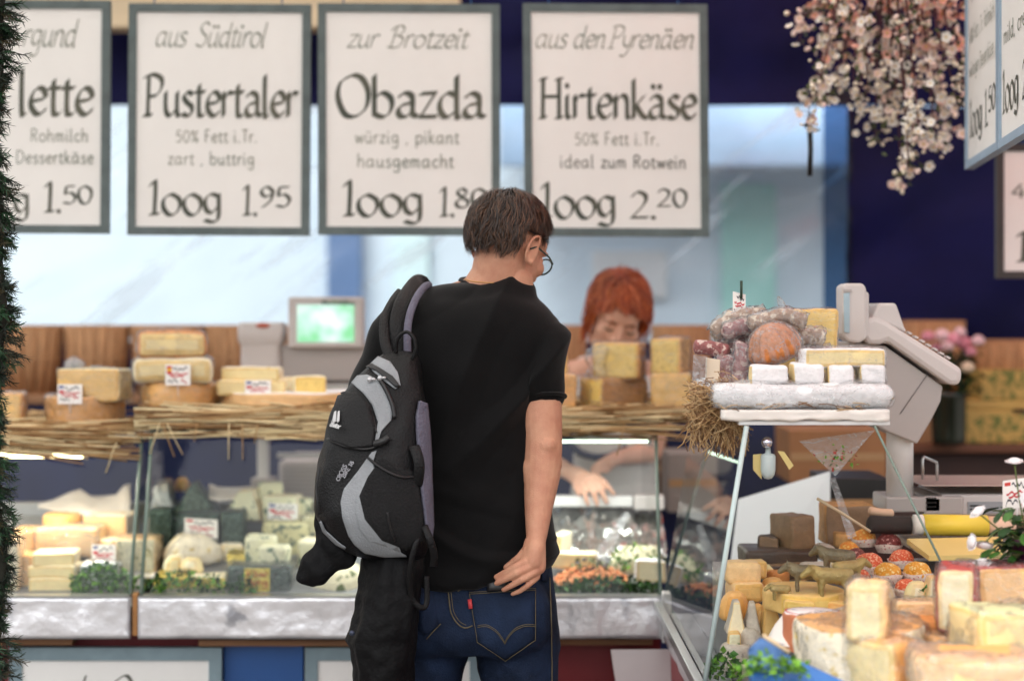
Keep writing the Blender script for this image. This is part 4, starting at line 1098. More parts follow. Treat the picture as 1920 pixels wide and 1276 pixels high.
W('blue_cheese_block', 'small blue-veined piece right of the tagged block, near the backpack', (560, 936, 584, 968), 5.03, .06, shape='block', m=('blue', 'blue'))
W('blue_cheese_block', 'greyish wrapped blue cheese half hidden behind the backpack', (566, 966, 604, 1024), Q[2] + .02, .08, shape='block', m=('bluegrey', 'bluegrey'), wrap=1)
W('blue_cheese_block', 'large grey-green mottled block above the dark green packs', (486, 979, 577, 1047), Q[2], .10, shape='block', m=('bluegrey', 'bluegrey'), rot=4, r=.012)
W('blue_cheese_block', 'blue-veined block standing in front of the grey-green block, left of its pair', (454, 1005, 516, 1062), Q[1], .07, shape='block', m=('blue', 'blue'), rot=4, r=.012)
W('blue_cheese_block', 'smaller blue-veined piece at the front of the pair on the dark green packs', (480, 1023, 542, 1062), Q[1] - .05, .06, shape='block', m=('blue', 'blue'), rot=-5, r=.014)
cheese('cheese_mound', 'big pale wrapped cheese mound on the white tray in the long case', (294, 1006, 414, 1062), Q[1] + .02, .13, 'dome', ('cream', 'whitey'), '', 0, 1, r=.03, amp=.006)
W('cheese_piece', 'cream chunk lying left on the white tray below the pale mound', (302, 1040, 346, 1074), Q[1] - .05, .06, shape='dome', m=('pale', 'cream'), amp=.006, r=.012)
W('cheese_piece', 'cream chunk lying right on the white tray below the pale mound', (336, 1044, 376, 1074), Q[1] - .06, .06, shape='dome', m=('cream', 'pale'), amp=.006, r=.012)
mb = MB(); mb.box(P(348, 1076, Q[1]) + V((0, .02, 0)), (.23, .16, .006)); 
tag(mb.build('tray', m_white, bev=.002), 'white tray under the pale mound in the long case', 'tray')
W('foil_cheese', 'gold foil cheese at the left under the white tray', (288, 1078, 352, 1112), Q[0] + .02, .07, shape='block', m=('goldfoil', 'goldfoil'), amp=.005)
W('foil_cheese', 'gold foil cheese at the right under the white tray', (354, 1080, 424, 1114), Q[0] + .02, .07, shape='block', m=('goldfoil', 'cream'), amp=.005)
t = W('cheese_pack', 'dark green pack with a golden label at the front of the long case', (426, 1060, 545, 1112), Q[0], .08, shape='block', m=('greenfoil', 'greenfoil'), amp=.002, wrap=1)
MB().span(P(458, 1110, Q[0] - .004), P(506, 1064, Q[0] - .0032)).build('label', K['goldfoil'], t)
mb = MB(); k = 0
for tx, py, s_ in (('Kaese', 1080, 7), ('Berg', 1097, 8)):
    qd, wd = pen(tx.replace('ae', 'ä'), .2, 38, .05)
    k = write(mb, qd, lambda u, v, e: P(462 + u * 40 / wd, py - v * s_, Q[0] - .0052 - e), 0, k0=k)
mb.build('label_writing', m_redink, t)
price_tag(346, 972, 408, 1007, Q[2] - .025, 'price tag with a red corner on the dark green foil row', [(200, 40, 50)], seed=5, roll=-2)
price_tag(502, 943, 558, 979, Q[3] - .03, 'price tag with tricolour stripes on the blue-veined block', FR, seed=6, roll=-1)
cheese('herb_cheese', 'flat round herb-crusted cheese partly behind the hanging jacket flap', (566, 1066, 690, 1114), Q[0], .16, 'dome', ('herb', 'herb'), '', 0, None, r=.015, amp=.006)
leafy('parsley_garnish', 'green parsley sprigs along the left front glass of the long case', (266, 1072, 420, 1118), 4.575, .05, 240, [m_lf1, m_lf2, m_lf3], seed=2)
leafy('parsley_garnish', 'few green leaves in front of the dark green pack', (428, 1082, 480, 1116), 4.575, .03, 60, [m_lf1, m_lf2], seed=3)
W('blue_cheese_block', 'blue-veined block just left of the backpack, below the greyish wrapped one', (556, 1012, 606, 1066), Q[1] + .02, .08, shape='block', m=('blue', 'cream'), rot=-8, r=.012)
W('blue_cheese_block', 'pale blue-veined block mostly behind the backpack, back row', (590, 940, 660, 1000), 5.0, .09, shape='block', m=('blue', 'blue'), rot=6, r=.012)
W('foil_block', 'dark green foil block partly behind the backpack beside the herb-crusted cheese', (604, 1006, 664, 1066), Q[2] - .04, .08, shape='block', m=('greenfoil', 'greenfoil'), amp=.004)
W('cheese_piece', 'cream wedge squeezed between the pale mound and the dark green block', (404, 1022, 456, 1062), Q[1] + .06, .08, shape='side', m=('cream', 'whitey'), tip=.4, rot=12)
W('foil_cheese', 'gold foil cheese right of the pale mound, behind the dark green pack', (424, 1036, 462, 1064), Q[1], .06, shape='block', m=('goldfoil', 'goldfoil'), amp=.005)
# machinery behind the left part of the long case
t = thing('cooling_unit', P(545, 935, 5.5), 'white vented cooling unit standing behind the blue cheeses', 'cooling unit')
MB().span(P(522, 960, 5.5), P(640, 846, 5.9)).build('housing', m_plastic, t, bev=.01)
mb = MB()
for k in range(7): mb.span(P(528, 930 - k * 8, 5.494), P(634, 926 - k * 8, 5.499))
mb.build('vent_slats', m_plastic2, t)
MB().span(P(520, 858, 5.485), P(642, 848, 5.499)).build('top_edge', m_white, t)
t = thing('support_post', P(493, 960, 5.4), 'white square post standing behind the long case', 'post')
MB().span(P(482, 1000, 5.4), P(506, 800, 5.45)).build('post', m_white, t, bev=.004)
MB().span(P(470, 960, 5.38), P(520, 892, 5.46)).build('foot', m_plastic2, t, bev=.004)

# ------------------------------------------------------------------ inside the long case, right part (in front of the woman)
def foil_pan(label, bx, Y, seed):
    x0, y0, x1, y1 = bx; n, m_ = 26, 14; vs = []
    a, b = P(x0, y1, Y), P(x1, y0, Y + .2)
    for j in range(m_ + 1):
        for i in range(n + 1):
            u, v = i / n, j / m_
            p = V((a.x + (b.x - a.x) * u, Y + .2 * v, a.z + (b.z - a.z) * v))
            q = V((u * 9, v * 6, seed))
            p += V((0, -.01 * noise.noise(q * 1.3), .022 * noise.noise(q) + .012 * noise.noise(q * 2.3)))
            vs.append(p)
    fs = [(j * (n + 1) + i, j * (n + 1) + i + 1, j * (n + 1) + i + n + 2, j * (n + 1) + i + n + 1) for j in range(m_) for i in range(n)]
    return tag(MB().add(vs, fs).build('foil_sheet', m_foil2, solid=.001), label, 'foil')
foil_pan('crumpled silver foil in the long case below the hand of the woman', (1040, 950, 1190, 1046), 4.84, 1)
foil_pan('crumpled silver foil at the right end of the long case', (1192, 958, 1240, 1040), 4.84, 5)
t = thing('metal_rail', P(1120, 940, 5.02), 'pale metal rail along the back of the long case, under the hand', 'rail')
MB().span((P(1030, 0, 5.0).x, 5.0, P(0, 950, 5.0).z), (P(1187, 0, 5.0).x, 5.05, P(0, 930, 5.0).z)).build('rail', m_white, t, bev=.004)
MB().span((P(1189, 0, 5.0).x, 4.99, P(0, 955, 5.0).z), (P(1245, 0, 5.0).x, 5.05, P(0, 928, 5.0).z)).build('end_piece', m_plastic, t, bev=.004)
W('cheese_block', 'pale cheese block beside the jeans of the man in the long case', (1032, 1002, 1076, 1048), 4.74, .10, shape='block', m=('pale', 'cream'), rot=-20)
W('cheese_slab', 'flat pale slab in front of the pale block near the hip of the man', (1030, 1038, 1124, 1068), 4.68, .08, shape='side', m=('pale', 'cream'), rot=-6, tip=.6)
def crumbs(name, label, bx, Y, dep, n, ms, size, seed, cat='food'):
    rnd = random.Random(seed); mb = MB(); x0, y0, x1, y1 = bx; a, b = P(x0, y1, Y), P(x1, y0, Y)
    c0 = (a + b) / 2
    mb.ell(V((c0.x, Y + dep / 2, a.z)), ((b.x - a.x) / 2, dep / 2, (b.z - a.z) * .7), None, 24, 12, 0)
    for k in range(n):
        th = rnd.uniform(0, 2 * math.pi); rr = math.sqrt(rnd.random())
        p = V((c0.x + (b.x - a.x) / 2 * rr * math.cos(th), Y + dep / 2 + dep / 2 * rr * math.sin(th), a.z + (b.z - a.z) * .7 * math.sqrt(max(0, 1 - rr * rr)) + rnd.uniform(0, .006)))
        s_ = size * rnd.uniform(.6, 1.3)
        mb.ell(p, (s_, s_ * rnd.uniform(.5, 1), s_ * rnd.uniform(.4, .8)), Matrix.Rotation(rnd.uniform(0, 3), 3, 'Z') @ Matrix.Rotation(rnd.uniform(-.6, .6), 3, 'X'), 6, 4, rnd.randrange(len(ms)))
    return tag(mb.build(name, ms), label, cat)
m_or1 = mat('orange_spread', (226, 142, 84), .6, .2, 20); m_or2 = mat('orange_spread_light', (238, 168, 112), .6, .15, 20)
crumbs('orange_spread', 'mound of orange cheese spread with herbs in the long case', (1040, 1060, 1184, 1102), 4.62, .14, 260, [m_or1, m_or2], .007, 1)
leafy('olive_sprinkle', 'olives and herbs scattered on the orange spread', (1072, 1046, 1140, 1076), 4.63, .06, 70, [m_lf4, mat('olive_dark', (84, 70, 62), .5, .3, 20)], size=.011, seed=4)
W('cheese_wedge', 'white triangular wedge behind the dark herbs in the long case', (1184, 1054, 1252, 1096), 4.64, .10, shape='side', m=('cream', 'white'), tip=.1, rot=16)
W('cheese_mound', 'white mound sprinkled with green herbs at the right of the long case', (1150, 1028, 1246, 1078), 4.72, .12, shape='dome', m=('herb', 'herb'), amp=.007, r=.02)
leafy('salad_garnish', 'loose green herbs on the white mound in the long case', (1146, 1024, 1250, 1070), 4.70, .10, 160, [m_lf4, m_lf3, m_lf2], size=.011, seed=5)
leafy('kale_garnish', 'dark green leaves along the right front glass of the long case', (1040, 1086, 1240, 1120), 4.57, .05, 520, [m_lf1, m_lf1, m_lf2], size=.013, seed=6)
mb = MB(); mb.add([P(1106, 1046, 4.70), P(1130, 1060, 4.70), P(1182, 965, 4.78), P(1172, 958, 4.78)], [(0, 1, 2, 3)], 0, False)
tag(mb.build('spatula', m_baggy, solid=.003), 'clear plastic spatula stuck upright into the orange spread', 'spatula')

# ------------------------------------------------------------------ left weighing scale, behind the wide flat wheel
t = thing('weighing_scale', (P(590, 0, 5.3).x, 5.3, P(0, 780, 5.3).z), 'pale grey weighing scale with a lit green screen, behind the wide flat wheel', 'scale')
YW = 5.3
mb = MB(); mb.silo([(760, 452, 532, YW, .05), (720, 453, 531, YW, .05), (650, 455, 528, YW, .05), (640, 450, 534, YW, .055), (612, 449, 535, YW, .055), (604, 452, 532, YW, .05)], 28, 8, 2)
mb.build('pillar', m_plastic, t)
MB().ell(P(493, 610, YW - .055), (.022, .006, .008)).build('oval_badge', mat('badge_red', (186, 92, 70), .5, .1, 10), t)
o = MB().span(P(540, 652, YW - .07), P(685, 557, YW + .02)).build('display', m_plastic, t, bev=.008)
def screen_mat():
    m = bpy.data.materials.new('lit_screen'); m.use_nodes = True
    n, l = m.node_tree.nodes, m.node_tree.links; b = n['Principled BSDF']
    tc = n.new('ShaderNodeTexCoord'); nz = n.new('ShaderNodeTexNoise'); nz.inputs['Scale'].default_value = 11; l.new(tc.outputs['Object'], nz.inputs[0])
    cr = n.new('ShaderNodeValToRGB'); e = cr.color_ramp.elements
    e[0].position = .35; e[0].color = lin((130, 214, 150)); e[1].position = .66; e[1].color = lin((240, 250, 236))
    x = e.new(.5); x.color = lin((190, 228, 214))
    l.new(nz.outputs['Fac'], cr.inputs[0]); l.new(cr.outputs[0], b.inputs['Emission Color']); b.inputs['Emission Strength'].default_value = .5
    b.inputs['Base Color'].default_value = (.05, .06, .06, 1); b.inputs['Roughness'].default_value = .1
    return m
MB().span(P(557, 641, YW - .0725), P(664, 571, YW - .0712)).build('screen', screen_mat(), o)
mb = MB(); qd, wd = pen('BIZERBA', .3, mono=True)
write(mb, qd, lambda u, v, e: P(604 + u * 62 / wd, 571 - v * 4.4, YW - .0712 - e))
mb.build('lettering', mat('brand_green', (96, 150, 92), .5, .2, 60, col2=(70, 80, 90)), o)
MB().span(P(524, 716, YW - .03), P(700, 645, YW + .10)).build('housing', m_plastic2, t, bev=.01)
MB().span(P(498, 790, YW - .02), P(705, 714, YW + .14)).build('base', m_plastic2, t, bev=.006)
MB().span(P(520, 728, YW - .045), P(700, 717, YW + .1)).build('pan', m_steel, t, bev=.003)
# ------------------------------------------------------------------ on the top shelf of the right-hand case
YT = 3.5
t = thing('serving_board', (P(1510, 0, YT).x, YT + .2, P(0, 790, YT).z), 'white paper-covered board carrying the big white brie on the right-hand case', 'board')
mb = MB(); rbox(mb, V((P(1510, 0, YT).x, YT + .22, P(0, 778, YT).z)), (.342, .44, .022), .004, 0, 'block', .1, .003, 5, m=12); mb.build('board', m_white, t)
wrap_mb = MB(); vs = []
for j in range(5):
    for i in range(30):
        px = 1352 + (1668 - 1352) * i / 29
        vs.append(P(px, 768 + (788 + 5 * noise.noise(V((px * .03, 3, 0))) - 768) * j / 4, YT - .008 - .005 * noise.noise(V((px * .04, j * .8, 1)))))
wrap_mb.add(vs, [(j * 30 + i, j * 30 + i + 1, j * 30 + i + 31, j * 30 + i + 30) for j in range(4) for i in range(29)])
wrap_mb.build('paper_edge', m_paper, t, solid=.002)
rnd = random.Random(5); mb = MB()
for k in range(520):
    x = rnd.uniform(P(1342, 0, YT).x, P(1630, 0, YT).x); y = YT + rnd.uniform(-.012, .35); z = P(0, rnd.uniform(756, 770), YT).z; a = rnd.uniform(-1.3, 1.3); L = rnd.uniform(.008, .022)
    mb.tube([(x - L * math.cos(a), y, z - L * .3 * math.sin(a)), (x, y - .003, z + .002), (x + L * math.cos(a), y + .003, z + L * .3 * math.sin(a))], .0009, 4, mi=k % 2)
tag(mb.build('hay_bed', [m_hay, mat('hay_dark', (128, 94, 62), .9, .3, 20)]), 'thin layer of brown hay under the big white brie', 'hay')
m_brief = mat('brie_paper', (240, 240, 240), .6, .03, 9, bump=.7, bscale=28)
K['briepaper'] = m_brief
cheese('large_brie', 'large white brie wheel in white paper at the bottom of the right-hand pile', (1336, 721, 1677, 766), YT, .36, 'block', ('briepaper', 'briepaper'), '', 0, 2, r=.02, amp=.004)
for i, (bx, lb) in enumerate((((1408, 686, 1489, 722), 'leftmost of four white rind brie pieces in a row on the big brie'), ((1490, 683, 1553, 720), 'second brie piece from the left in the row on the big brie'),
                             ((1554, 685, 1612, 721), 'third brie piece from the left in the row on the big brie'), ((1613, 684, 1668, 721), 'rightmost wrapped brie piece in the row on the big brie'))):
    cheese('brie_piece', lb, bx, YT + .015 + .004 * i, .10, 'block', ('pale', 'white'), 'l', [-6, -4, -7, -5][i], 1 if i == 3 else None, r=.009, amp=.003, group='four brie pieces on the big brie')
t = cheese('brie_slab', 'long creamy brie slab lying on top of the row of brie pieces', (1504, 653, 1666, 690), YT + .02, .09, 'side', ('pale', 'white'), 'f', 6, 1, tip=.6, r=.009)
# sausages and the orange cheese behind
m_saus = mat('sausage', (150, 92, 90), .45, .3, 60, bump=.6, bscale=160, spots=(214, 190, 180), spot_scale=70, spot_t=.54)
m_saus2 = mat('sausage_grey', (168, 138, 112), .45, .3, 60, bump=.6, bscale=160, spots=(226, 212, 190), spot_scale=60, spot_t=.52)
def sausage(label, pts, Y, r, m=None, wrap=True, dy=0):
    q = [P(a, b, Y + dy * i) for i, (a, b) in enumerate(smooth_line(pts, 9))]
    n = len(q); rs = [r * max(.25, min(1, 1.6 * math.sin(math.pi * (i + .35) / (n - .3)) ** .5)) for i in range(n)]
    if not wrap:
        return tag(MB().tube(q, rs, 14).build('sausage', m or m_saus), label, 'sausage', 'dried sausages on the right-hand case')
    q = [p + V((noise.noise(p * 60), 0, noise.noise(p * 60 + V((3, 3, 3))))) * .004 for p in q]; rs = [x * (1 + .16 * noise.noise(p * 90)) for x, p in zip(rs, q)]
    b = MB().tube(q, rs, 14).base(); t = thing('sausage', b, label, 'sausage', 'dried sausages on the right-hand case')
    MB().tube(q, rs, 14).build('meat', m or m_saus, t)
    mb = MB().tube(q, [x + .005 + .004 * noise.noise(V((i * .9, 0, r))) for i, x in enumerate(rs)], 18)
    for i, p in enumerate(mb.v): mb.v[i] = p + V((noise.noise(p * 110), noise.noise(p * 110 + V((5, 0, 0))), noise.noise(p * 110 + V((0, 5, 0))))) * .005
    mb.build('plastic_wrap', m_baggy, t)
    return t
YS = 3.72
sausage('dark salami pointing left over the standing card', [(1300, 650), (1330, 652), (1368, 660)], YS, .0165, wrap=False)
sausage('purple wrapped sausage hanging down left of the orange cheese', [(1362, 664), (1360, 700), (1368, 728)], YS - .02, .021)
sausage('purple wrapped sausage standing between the card and the orange cheese', [(1396, 640), (1390, 680), (1382, 722)], YS - .03, .019)
sausage('grey wrapped sausage lying slanted at the upper left of the pile', [(1338, 632), (1360, 606), (1400, 594), (1440, 590)], YS + .05, .020, m_saus2)
sausage('wrapped sausage behind the orange cheese, running up to the label', [(1352, 622), (1420, 606), (1490, 590)], YS + .02, .017)
sausage('grey wrapped sausage on top of the pile under the orange block', [(1400, 610), (1470, 592), (1512, 606)], YS - .02, .016, m_saus2)
sausage('greyish wrapped sausage lying right of the orange cheese', [(1486, 640), (1520, 628), (1546, 634)], YS + .02, .019, m_saus2)
sausage('thin wrapped sausage low behind the brie slab', [(1490, 664), (1520, 656), (1556, 660)], YS + .03, .013)
sausage('wrapped purple sausage at the left back of the pile', [(1340, 640), (1380, 632), (1410, 640)], YS + .06, .022)
def pumpkin():
    t = thing('orange_cheese', P(1452, 690, 3.64), 'rounded orange ribbed cheese wrapped in shiny plastic, among the sausages', 'cheese')
    c = P(1452, 652, 3.68); M3 = Matrix.Rotation(R(-20), 3, 'Y') @ Matrix.Rotation(R(14), 3, 'X')
    for nm, gr, m in (('cheese_body', 0, mat('ribbed_orange', (196, 120, 60), .4, .3, 60, bump=.3, bscale=200, spots=(214, 84, 50), spot_scale=16, spot_t=.6)), ('plastic_wrap', .004, m_baggy)):
        mb = MB(); vs = []; n, k = 26, 48
        for i in range(n + 1):
            th = math.pi * i / n
            for j in range(k):
                a = 2 * math.pi * j / k
                rr = .92 + .15 * abs(math.sin(8 * a)) * max(0, math.sin(th)) ** .5 + .06 * noise.noise(V((math.cos(a), math.sin(a), th)) * 1.5)
                q = V((.058 * rr * math.sin(th) * math.cos(a) + (gr * math.sin(th) * math.cos(a)), .05 * rr * math.sin(th) * math.sin(a), (.044 + gr) * math.cos(th) * (1 + .28 * math.cos(th))))
                vs.append(c + M3 @ q)
        mb.add(vs, [(i * k + j, (i + 1) * k + j, (i + 1) * k + (j + 1) % k, i * k + (j + 1) % k) for i in range(n) for j in range(k)])
        mb.build(nm, m, t)
pumpkin()
t = thing('standing_card', P(1336, 726, 3.66), 'cream card in a clear sleeve standing at the left of the sausages', 'card')
MB().add([P(1324, 670, 3.66), P(1350, 674, 3.64), P(1348, 728, 3.64), P(1322, 726, 3.66)], [(0, 1, 2, 3)], 0, False).build('card', mat('cream_card', (228, 208, 184), .6, .05, 8), t, solid=.002)
MB().add([P(1300, 664, 3.67), P(1326, 668, 3.65), P(1324, 728, 3.65), P(1298, 722, 3.67)], [(0, 1, 2, 3)], 0, False).build('sleeve', m_baggy, t, solid=.002)
cheese('cheese_block', 'tall yellow cheese block with horizontal grain behind the sausages', (1462, 580, 1580, 700), 3.86, .12, 'block', ('yellow', 'golden'), 'f', -5, 1, r=.008)
cheese('cheese_wedge', 'orange cheese wedge lying on top of the sausage pile', (1452, 586, 1512, 622), 3.76, .07, 'side', ('orange', 'orange'), 'f', 8, 1, tip=.5)
cheese('cheese_wedge', 'small orange wedge at the upper left of the sausage pile, below the tag', (1356, 582, 1384, 606), 3.80, .05, 'tent', ('golden', 'orange'), 'f', 0, None, tip=.3)
price_tag(1374, 549, 1398, 592, 3.76, 'narrow price tag on a green stick above the sausages', None, roll=-3, seed=9, stick=False)
MB_ = MB().tube([P(1390, 560, 3.764), P(1390, 526, 3.764)], .003, 8); tag(MB_.build('tag_stick', mat('dark_green_stick', (40, 62, 44), .5, .1, 8)), 'dark green stick rising behind the narrow price tag', 'stick')
mb = MB(); rbox(mb, P(1468, 574, 3.80), (.03, .02, .05), .008, .4, 'tent', .1, .008, 55); tag(mb.build('plastic_twist', m_baggy), 'twisted clear plastic end sticking up behind the sausages', 'plastic')
# hay bundle hanging at the left of the board
rnd = random.Random(8); mb = MB()
for k in range(1100):
    u = rnd.random(); px = 1296 + 96 * rnd.random() ** .8; py = 728 + 80 * u + rnd.gauss(0, 10)
    p = P(px, py, 3.56 + rnd.uniform(-.04, .09)); a = rnd.uniform(0, 6.28); L = rnd.uniform(.010, .030)
    dn = -.4 if u < .5 else -1.2
    d1 = V((math.cos(a) * L, rnd.uniform(-.01, .01), math.sin(a) * L * .7 + dn * L * .5))
    mb.tube([p - d1, p + V((rnd.uniform(-.006, .006), -.004, .003)), p + d1], .0008, 4, mi=k % 3)
for k in range(60):
    px = rnd.uniform(1290, 1396); p = P(px, rnd.uniform(770, 800), 3.55); 
    q = [p]
    for i in range(4): q.append(q[-1] + V((rnd.uniform(-.012, .012), rnd.uniform(-.004, .004), -rnd.uniform(.008, .022))))
    mb.tube(q, .0012, 4, mi=k % 3)
tag(mb.build('hay_bundle', [m_hay, m_straw, mat('hay_dark', (128, 94, 62), .9, .3, 20)]), 'tangled hay bundle hanging over the edge left of the big brie', 'hay')

# chrome knob, capsule lamp and glass pendant near the end glass
t = thing('capsule_lamp', P(1440, 898, 3.54), 'frosted capsule lamp with yellow flaps under a chrome knob behind the end glass', 'lamp')
MB().ell(P(1438, 829, 3.53), (.0115, .0115, .0115)).build('chrome_knob', mat('chrome', (220, 214, 230), .06, .02, 5, metal=1), t)
mb = MB(); c = P(1440, 898, 3.54)
mb.lathe([(0, 0), (.008, .002), (.0135, .010), (.0155, .02), (.0155, .048), (.013, .052), (.006, .054), (.005, .066)], c, 24)
mb.build('capsule', mat('frosted', (196, 206, 206), .35, .03, 8), t)
for s_ in (((1412, 852), (1428, 850), (1428, 898), (1412, 880)), ((1458, 845), (1470, 846), (1488, 872), (1480, 880))):
    MB().add([P(x, y, 3.55) for x, y in s_], [(0, 1, 2, 3)], 0, False).build('yellow_flap', mat('flap', (232, 204, 132), .5, .1, 12), t, solid=.002)
t = thing('glass_pendant', P(1565, 892, 3.60), 'triangular glass pendant painted with green leaves, hanging behind the end glass', 'pendant')
MB().add([P(1498, 826, 3.6), P(1640, 806, 3.6), P(1566, 892, 3.6)], [(0, 1, 2)], 0, False).build('glass', m_baggy, t, solid=.003)
leafm = leafy('painted_leaves', 'green painted leaves', (1530, 830, 1610, 880), 3.594, .002, 46, [m_lf2, m_lf3, mat('red_dot', (190, 60, 50), .5, .1, 9)], size=.006, seed=12)
leafm.parent = t; leafm.location = leafm.location - t.location
for k_ in ('label', 'category', 'kind'): del leafm[k_]

# ------------------------------------------------------------------ inside the right-hand case
def W2(nm, lb, bx, Y, dep, **k): return cheese(nm, lb, bx, Y, dep, **k)
W2('cheese_block', 'dark brown cheese block standing on the flat dark slab behind the end glass', (1452, 968, 1534, 1048), 3.98, .10, shape='block', m=('umber', 'umber'), rot=24, r=.008)
W2('cheese_wedge', 'dark wedge leaning at the left of the dark brown block', (1424, 1006, 1462, 1044), 4.0, .07, shape='side', m=('umber', 'dark'), tip=.2)
W2('cheese_slab', 'flat nearly black slab carrying the dark brown block', (1398, 1032, 1534, 1066), 3.95, .14, shape='block', m=('dark', 'dark'), r=.008)
W2('cheese_block', 'large brown block at the back of the right-hand case, partly behind a plastic strip', (1548, 946, 1640, 1022), 4.05, .10, shape='block', m=('umber', 'brown'))
W2('cheese_slab', 'dark slab on the base below the flat nearly black slab', (1430, 1058, 1540, 1088), 3.92, .12, shape='block', m=('dark', 'umber'), r=.006)
W2('cheese_block', 'pale orange block on top at the left of the right-hand case, with white blush', (1362, 1055, 1430, 1098), 3.78, .07, shape='block', m=('peach', 'peach'), r=.014, cut='')
W2('cheese_block', 'golden cube behind the pale orange block in the right-hand case', (1398, 1052, 1438, 1086), 3.86, .06, shape='block', m=('golden', 'golden'))
W2('cheese_block', 'golden block under the pale orange one in the right-hand case', (1366, 1092, 1436, 1132), 3.76, .07, shape='block', m=('golden', 'peach'), rot=8, r=.012)
W2('cheese_round', 'small orange round cheese beside the brass cows', (1430, 1086, 1476, 1116), 3.80, .07, shape='dome', m=('golden', 'orange'), r=.012)
W2('cheese_round', 'flat orange-brown round behind the brass cows', (1440, 1072, 1486, 1098), 3.88, .08, shape='wheel', m=('rust', 'rust'), r=.01)
W2('cheese_round', 'large smooth orange round at the left glass of the right-hand case', (1350, 1114, 1412, 1168), 3.70, .08, shape='dome', m=('orange', 'orange'), r=.02)
W2('cheese_pyramid', 'whitish pointed pyramid slice at the left of the right-hand case', (1362, 1128, 1402, 1190), 3.64, .05, shape='tent', m=('cream', 'ash'), tip=.3, r=.006)
W2('cheese_pyramid', 'ash-grey pointed pyramid slice next to the whitish one', (1396, 1132, 1428, 1188), 3.65, .05, shape='tent', m=('ash', 'ash'), tip=.3, r=.006)
W2('cheese_pyramid', 'golden pointed wedge next to the ash-grey pyramid', (1428, 1126, 1472, 1192), 3.66, .05, shape='tent', m=('golden', 'golden'), tip=.4, r=.006, lean=-.2)
W2('cheese_round', 'small golden round between the pyramids and the blue cloth', (1410, 1134, 1440, 1176), 3.70, .05, shape='dome', m=('golden', 'orange'), r=.012)
W2('cheese_round', 'upper ash-grey round of the stack at the bottom left of the end glass', (1384, 1180, 1432, 1218), 3.62, .06, shape='dome', m=('ash', 'ash'), r=.014)
W2('cheese_round', 'ash-grey round in the middle of the stack at the bottom left of the end glass', (1354, 1212, 1412, 1250), 3.58, .07, shape='wheel', m=('ash', 'ash'), r=.014)
W2('cheese_round', 'ash-grey round lying right of the middle one at the bottom left', (1410, 1216, 1446, 1252), 3.59, .06, shape='wheel', m=('ash', 'ash'), r=.014)
W2('cheese_round', 'lowest ash-grey round at the bottom left of the end glass', (1358, 1246, 1430, 1274), 3.57, .07, shape='wheel', m=('ash', 'ash'), r=.012)
W2('cheese_piece', 'small golden herb piece beneath the whitish pyramid', (1366, 1186, 1390, 1214), 3.60, .04, shape='block', m=('herb', 'golden'))
W2('cheese_roll', 'pale cylindrical cheese roll behind the brass cows', (1502, 1054, 1558, 1084), 3.84, .05, shape='block', m=('ash', 'ash'), r=.014)
W2('cheese_roll', 'pale round-ended roll above the brass cows', (1528, 1022, 1572, 1052), 3.94, .06, shape='block', m=('cream', 'ash'), r=.014, rot=15)
W2('cheese_piece', 'white crumbly piece at the feet of the brass cows', (1472, 1096, 1500, 1118), 3.74, .04, shape='dome', m=('cream', 'cream'), r=.008, amp=.005)
W2('round_cheese', 'flat yellow wheel on which the brass cows stand', (1444, 1116, 1604, 1156), 3.54, .20, shape='wheel', m=('yellow', 'golden'), r=.01)
W2('cheese_wedge', 'crumbled yellow wedge in front of the brass cows', (1472, 1128, 1530, 1150), 3.52, .06, shape='side', m=('yellow', 'golden'), tip=.2)
leafy('parsley_garnish', 'green leaves at the bottom left corner of the end glass', (1330, 1222, 1392, 1276), 3.53, .03, 130, [m_lf2, m_lf3, m_lf1], seed=21, size=.012)
W2('cheese_wedge', 'golden wedge between the pyramids and the terracotta-coloured round', (1470, 1136, 1512, 1180), 3.58, .06, shape='side', m=('golden', 'orange'), tip=.3)
W2('cheese_wedge', 'orange wedge at the right end of the flat yellow wheel', (1552, 1132, 1600, 1162), 3.52, .06, shape='side', m=('orange', 'golden'), tip=.2, rot=-8)
W2('cheese_round', 'pale round between the wine-red cup and the roll above the figurines', (1552, 1036, 1590, 1066), 3.9, .06, shape='dome', m=('cream', 'whitey'), r=.012)
W2('cheese_block', 'peach block low at the back behind the orange-brown round', (1490, 1062, 1530, 1096), 3.92, .06, shape='block', m=('peach', 'golden'), rot=14)
W2('cheese_piece', 'yellow chunk right behind the pale orange block', (1432, 1064, 1460, 1092), 3.90, .05, shape='dome', m=('yellow', 'pale'), r=.01, amp=.005)
W2('cheese_round', 'small cream round left of the red cup under the amber pair', (1652, 1102, 1684, 1130), 3.60, .05, shape='dome', m=('cream', 'whitey'), r=.01)
W2('cheese_block', 'golden block under the small amber cup', (1606, 1102, 1660, 1140), 3.64, .06, shape='block', m=('golden', 'peach'), rot=-10)
W2('cheese_wedge', 'peach wedge left of the white block with the red rind, below the pale pointed wedge', (1744, 1126, 1786, 1166), 3.46, .06, shape='side', m=('peach', 'tan'), tip=.4)
W2('cut_cheese', 'brown cut wheel behind the wine-red and orange cups', (1560, 1000, 1612, 1030), 4.02, .08, shape='bow', m=('tan', 'brown'), r=.01)
# plastic strips leaning at the back
mb = MB(); mb.add([P(1556, 898, 3.8), P(1566, 894, 3.8), P(1606, 1004, 3.75), P(1590, 1010, 3.75)], [(0, 1, 2, 3)], 0, False)
mb.build('x', m_baggy) if False else tag(mb.build('plastic_strip', m_baggy, solid=.002), 'clear plastic strip hanging slanted behind the end glass', 'plastic')
t = MB().tube([P(1532, 934, 3.72), P(1570, 956, 3.72), P(1632, 996, 3.72)], .0032, 8).build('skewer', mat('skewer', (206, 182, 148), .6, .1, 8)); tag(t, 'pale wooden skewer slanting in front of the large brown block', 'skewer')

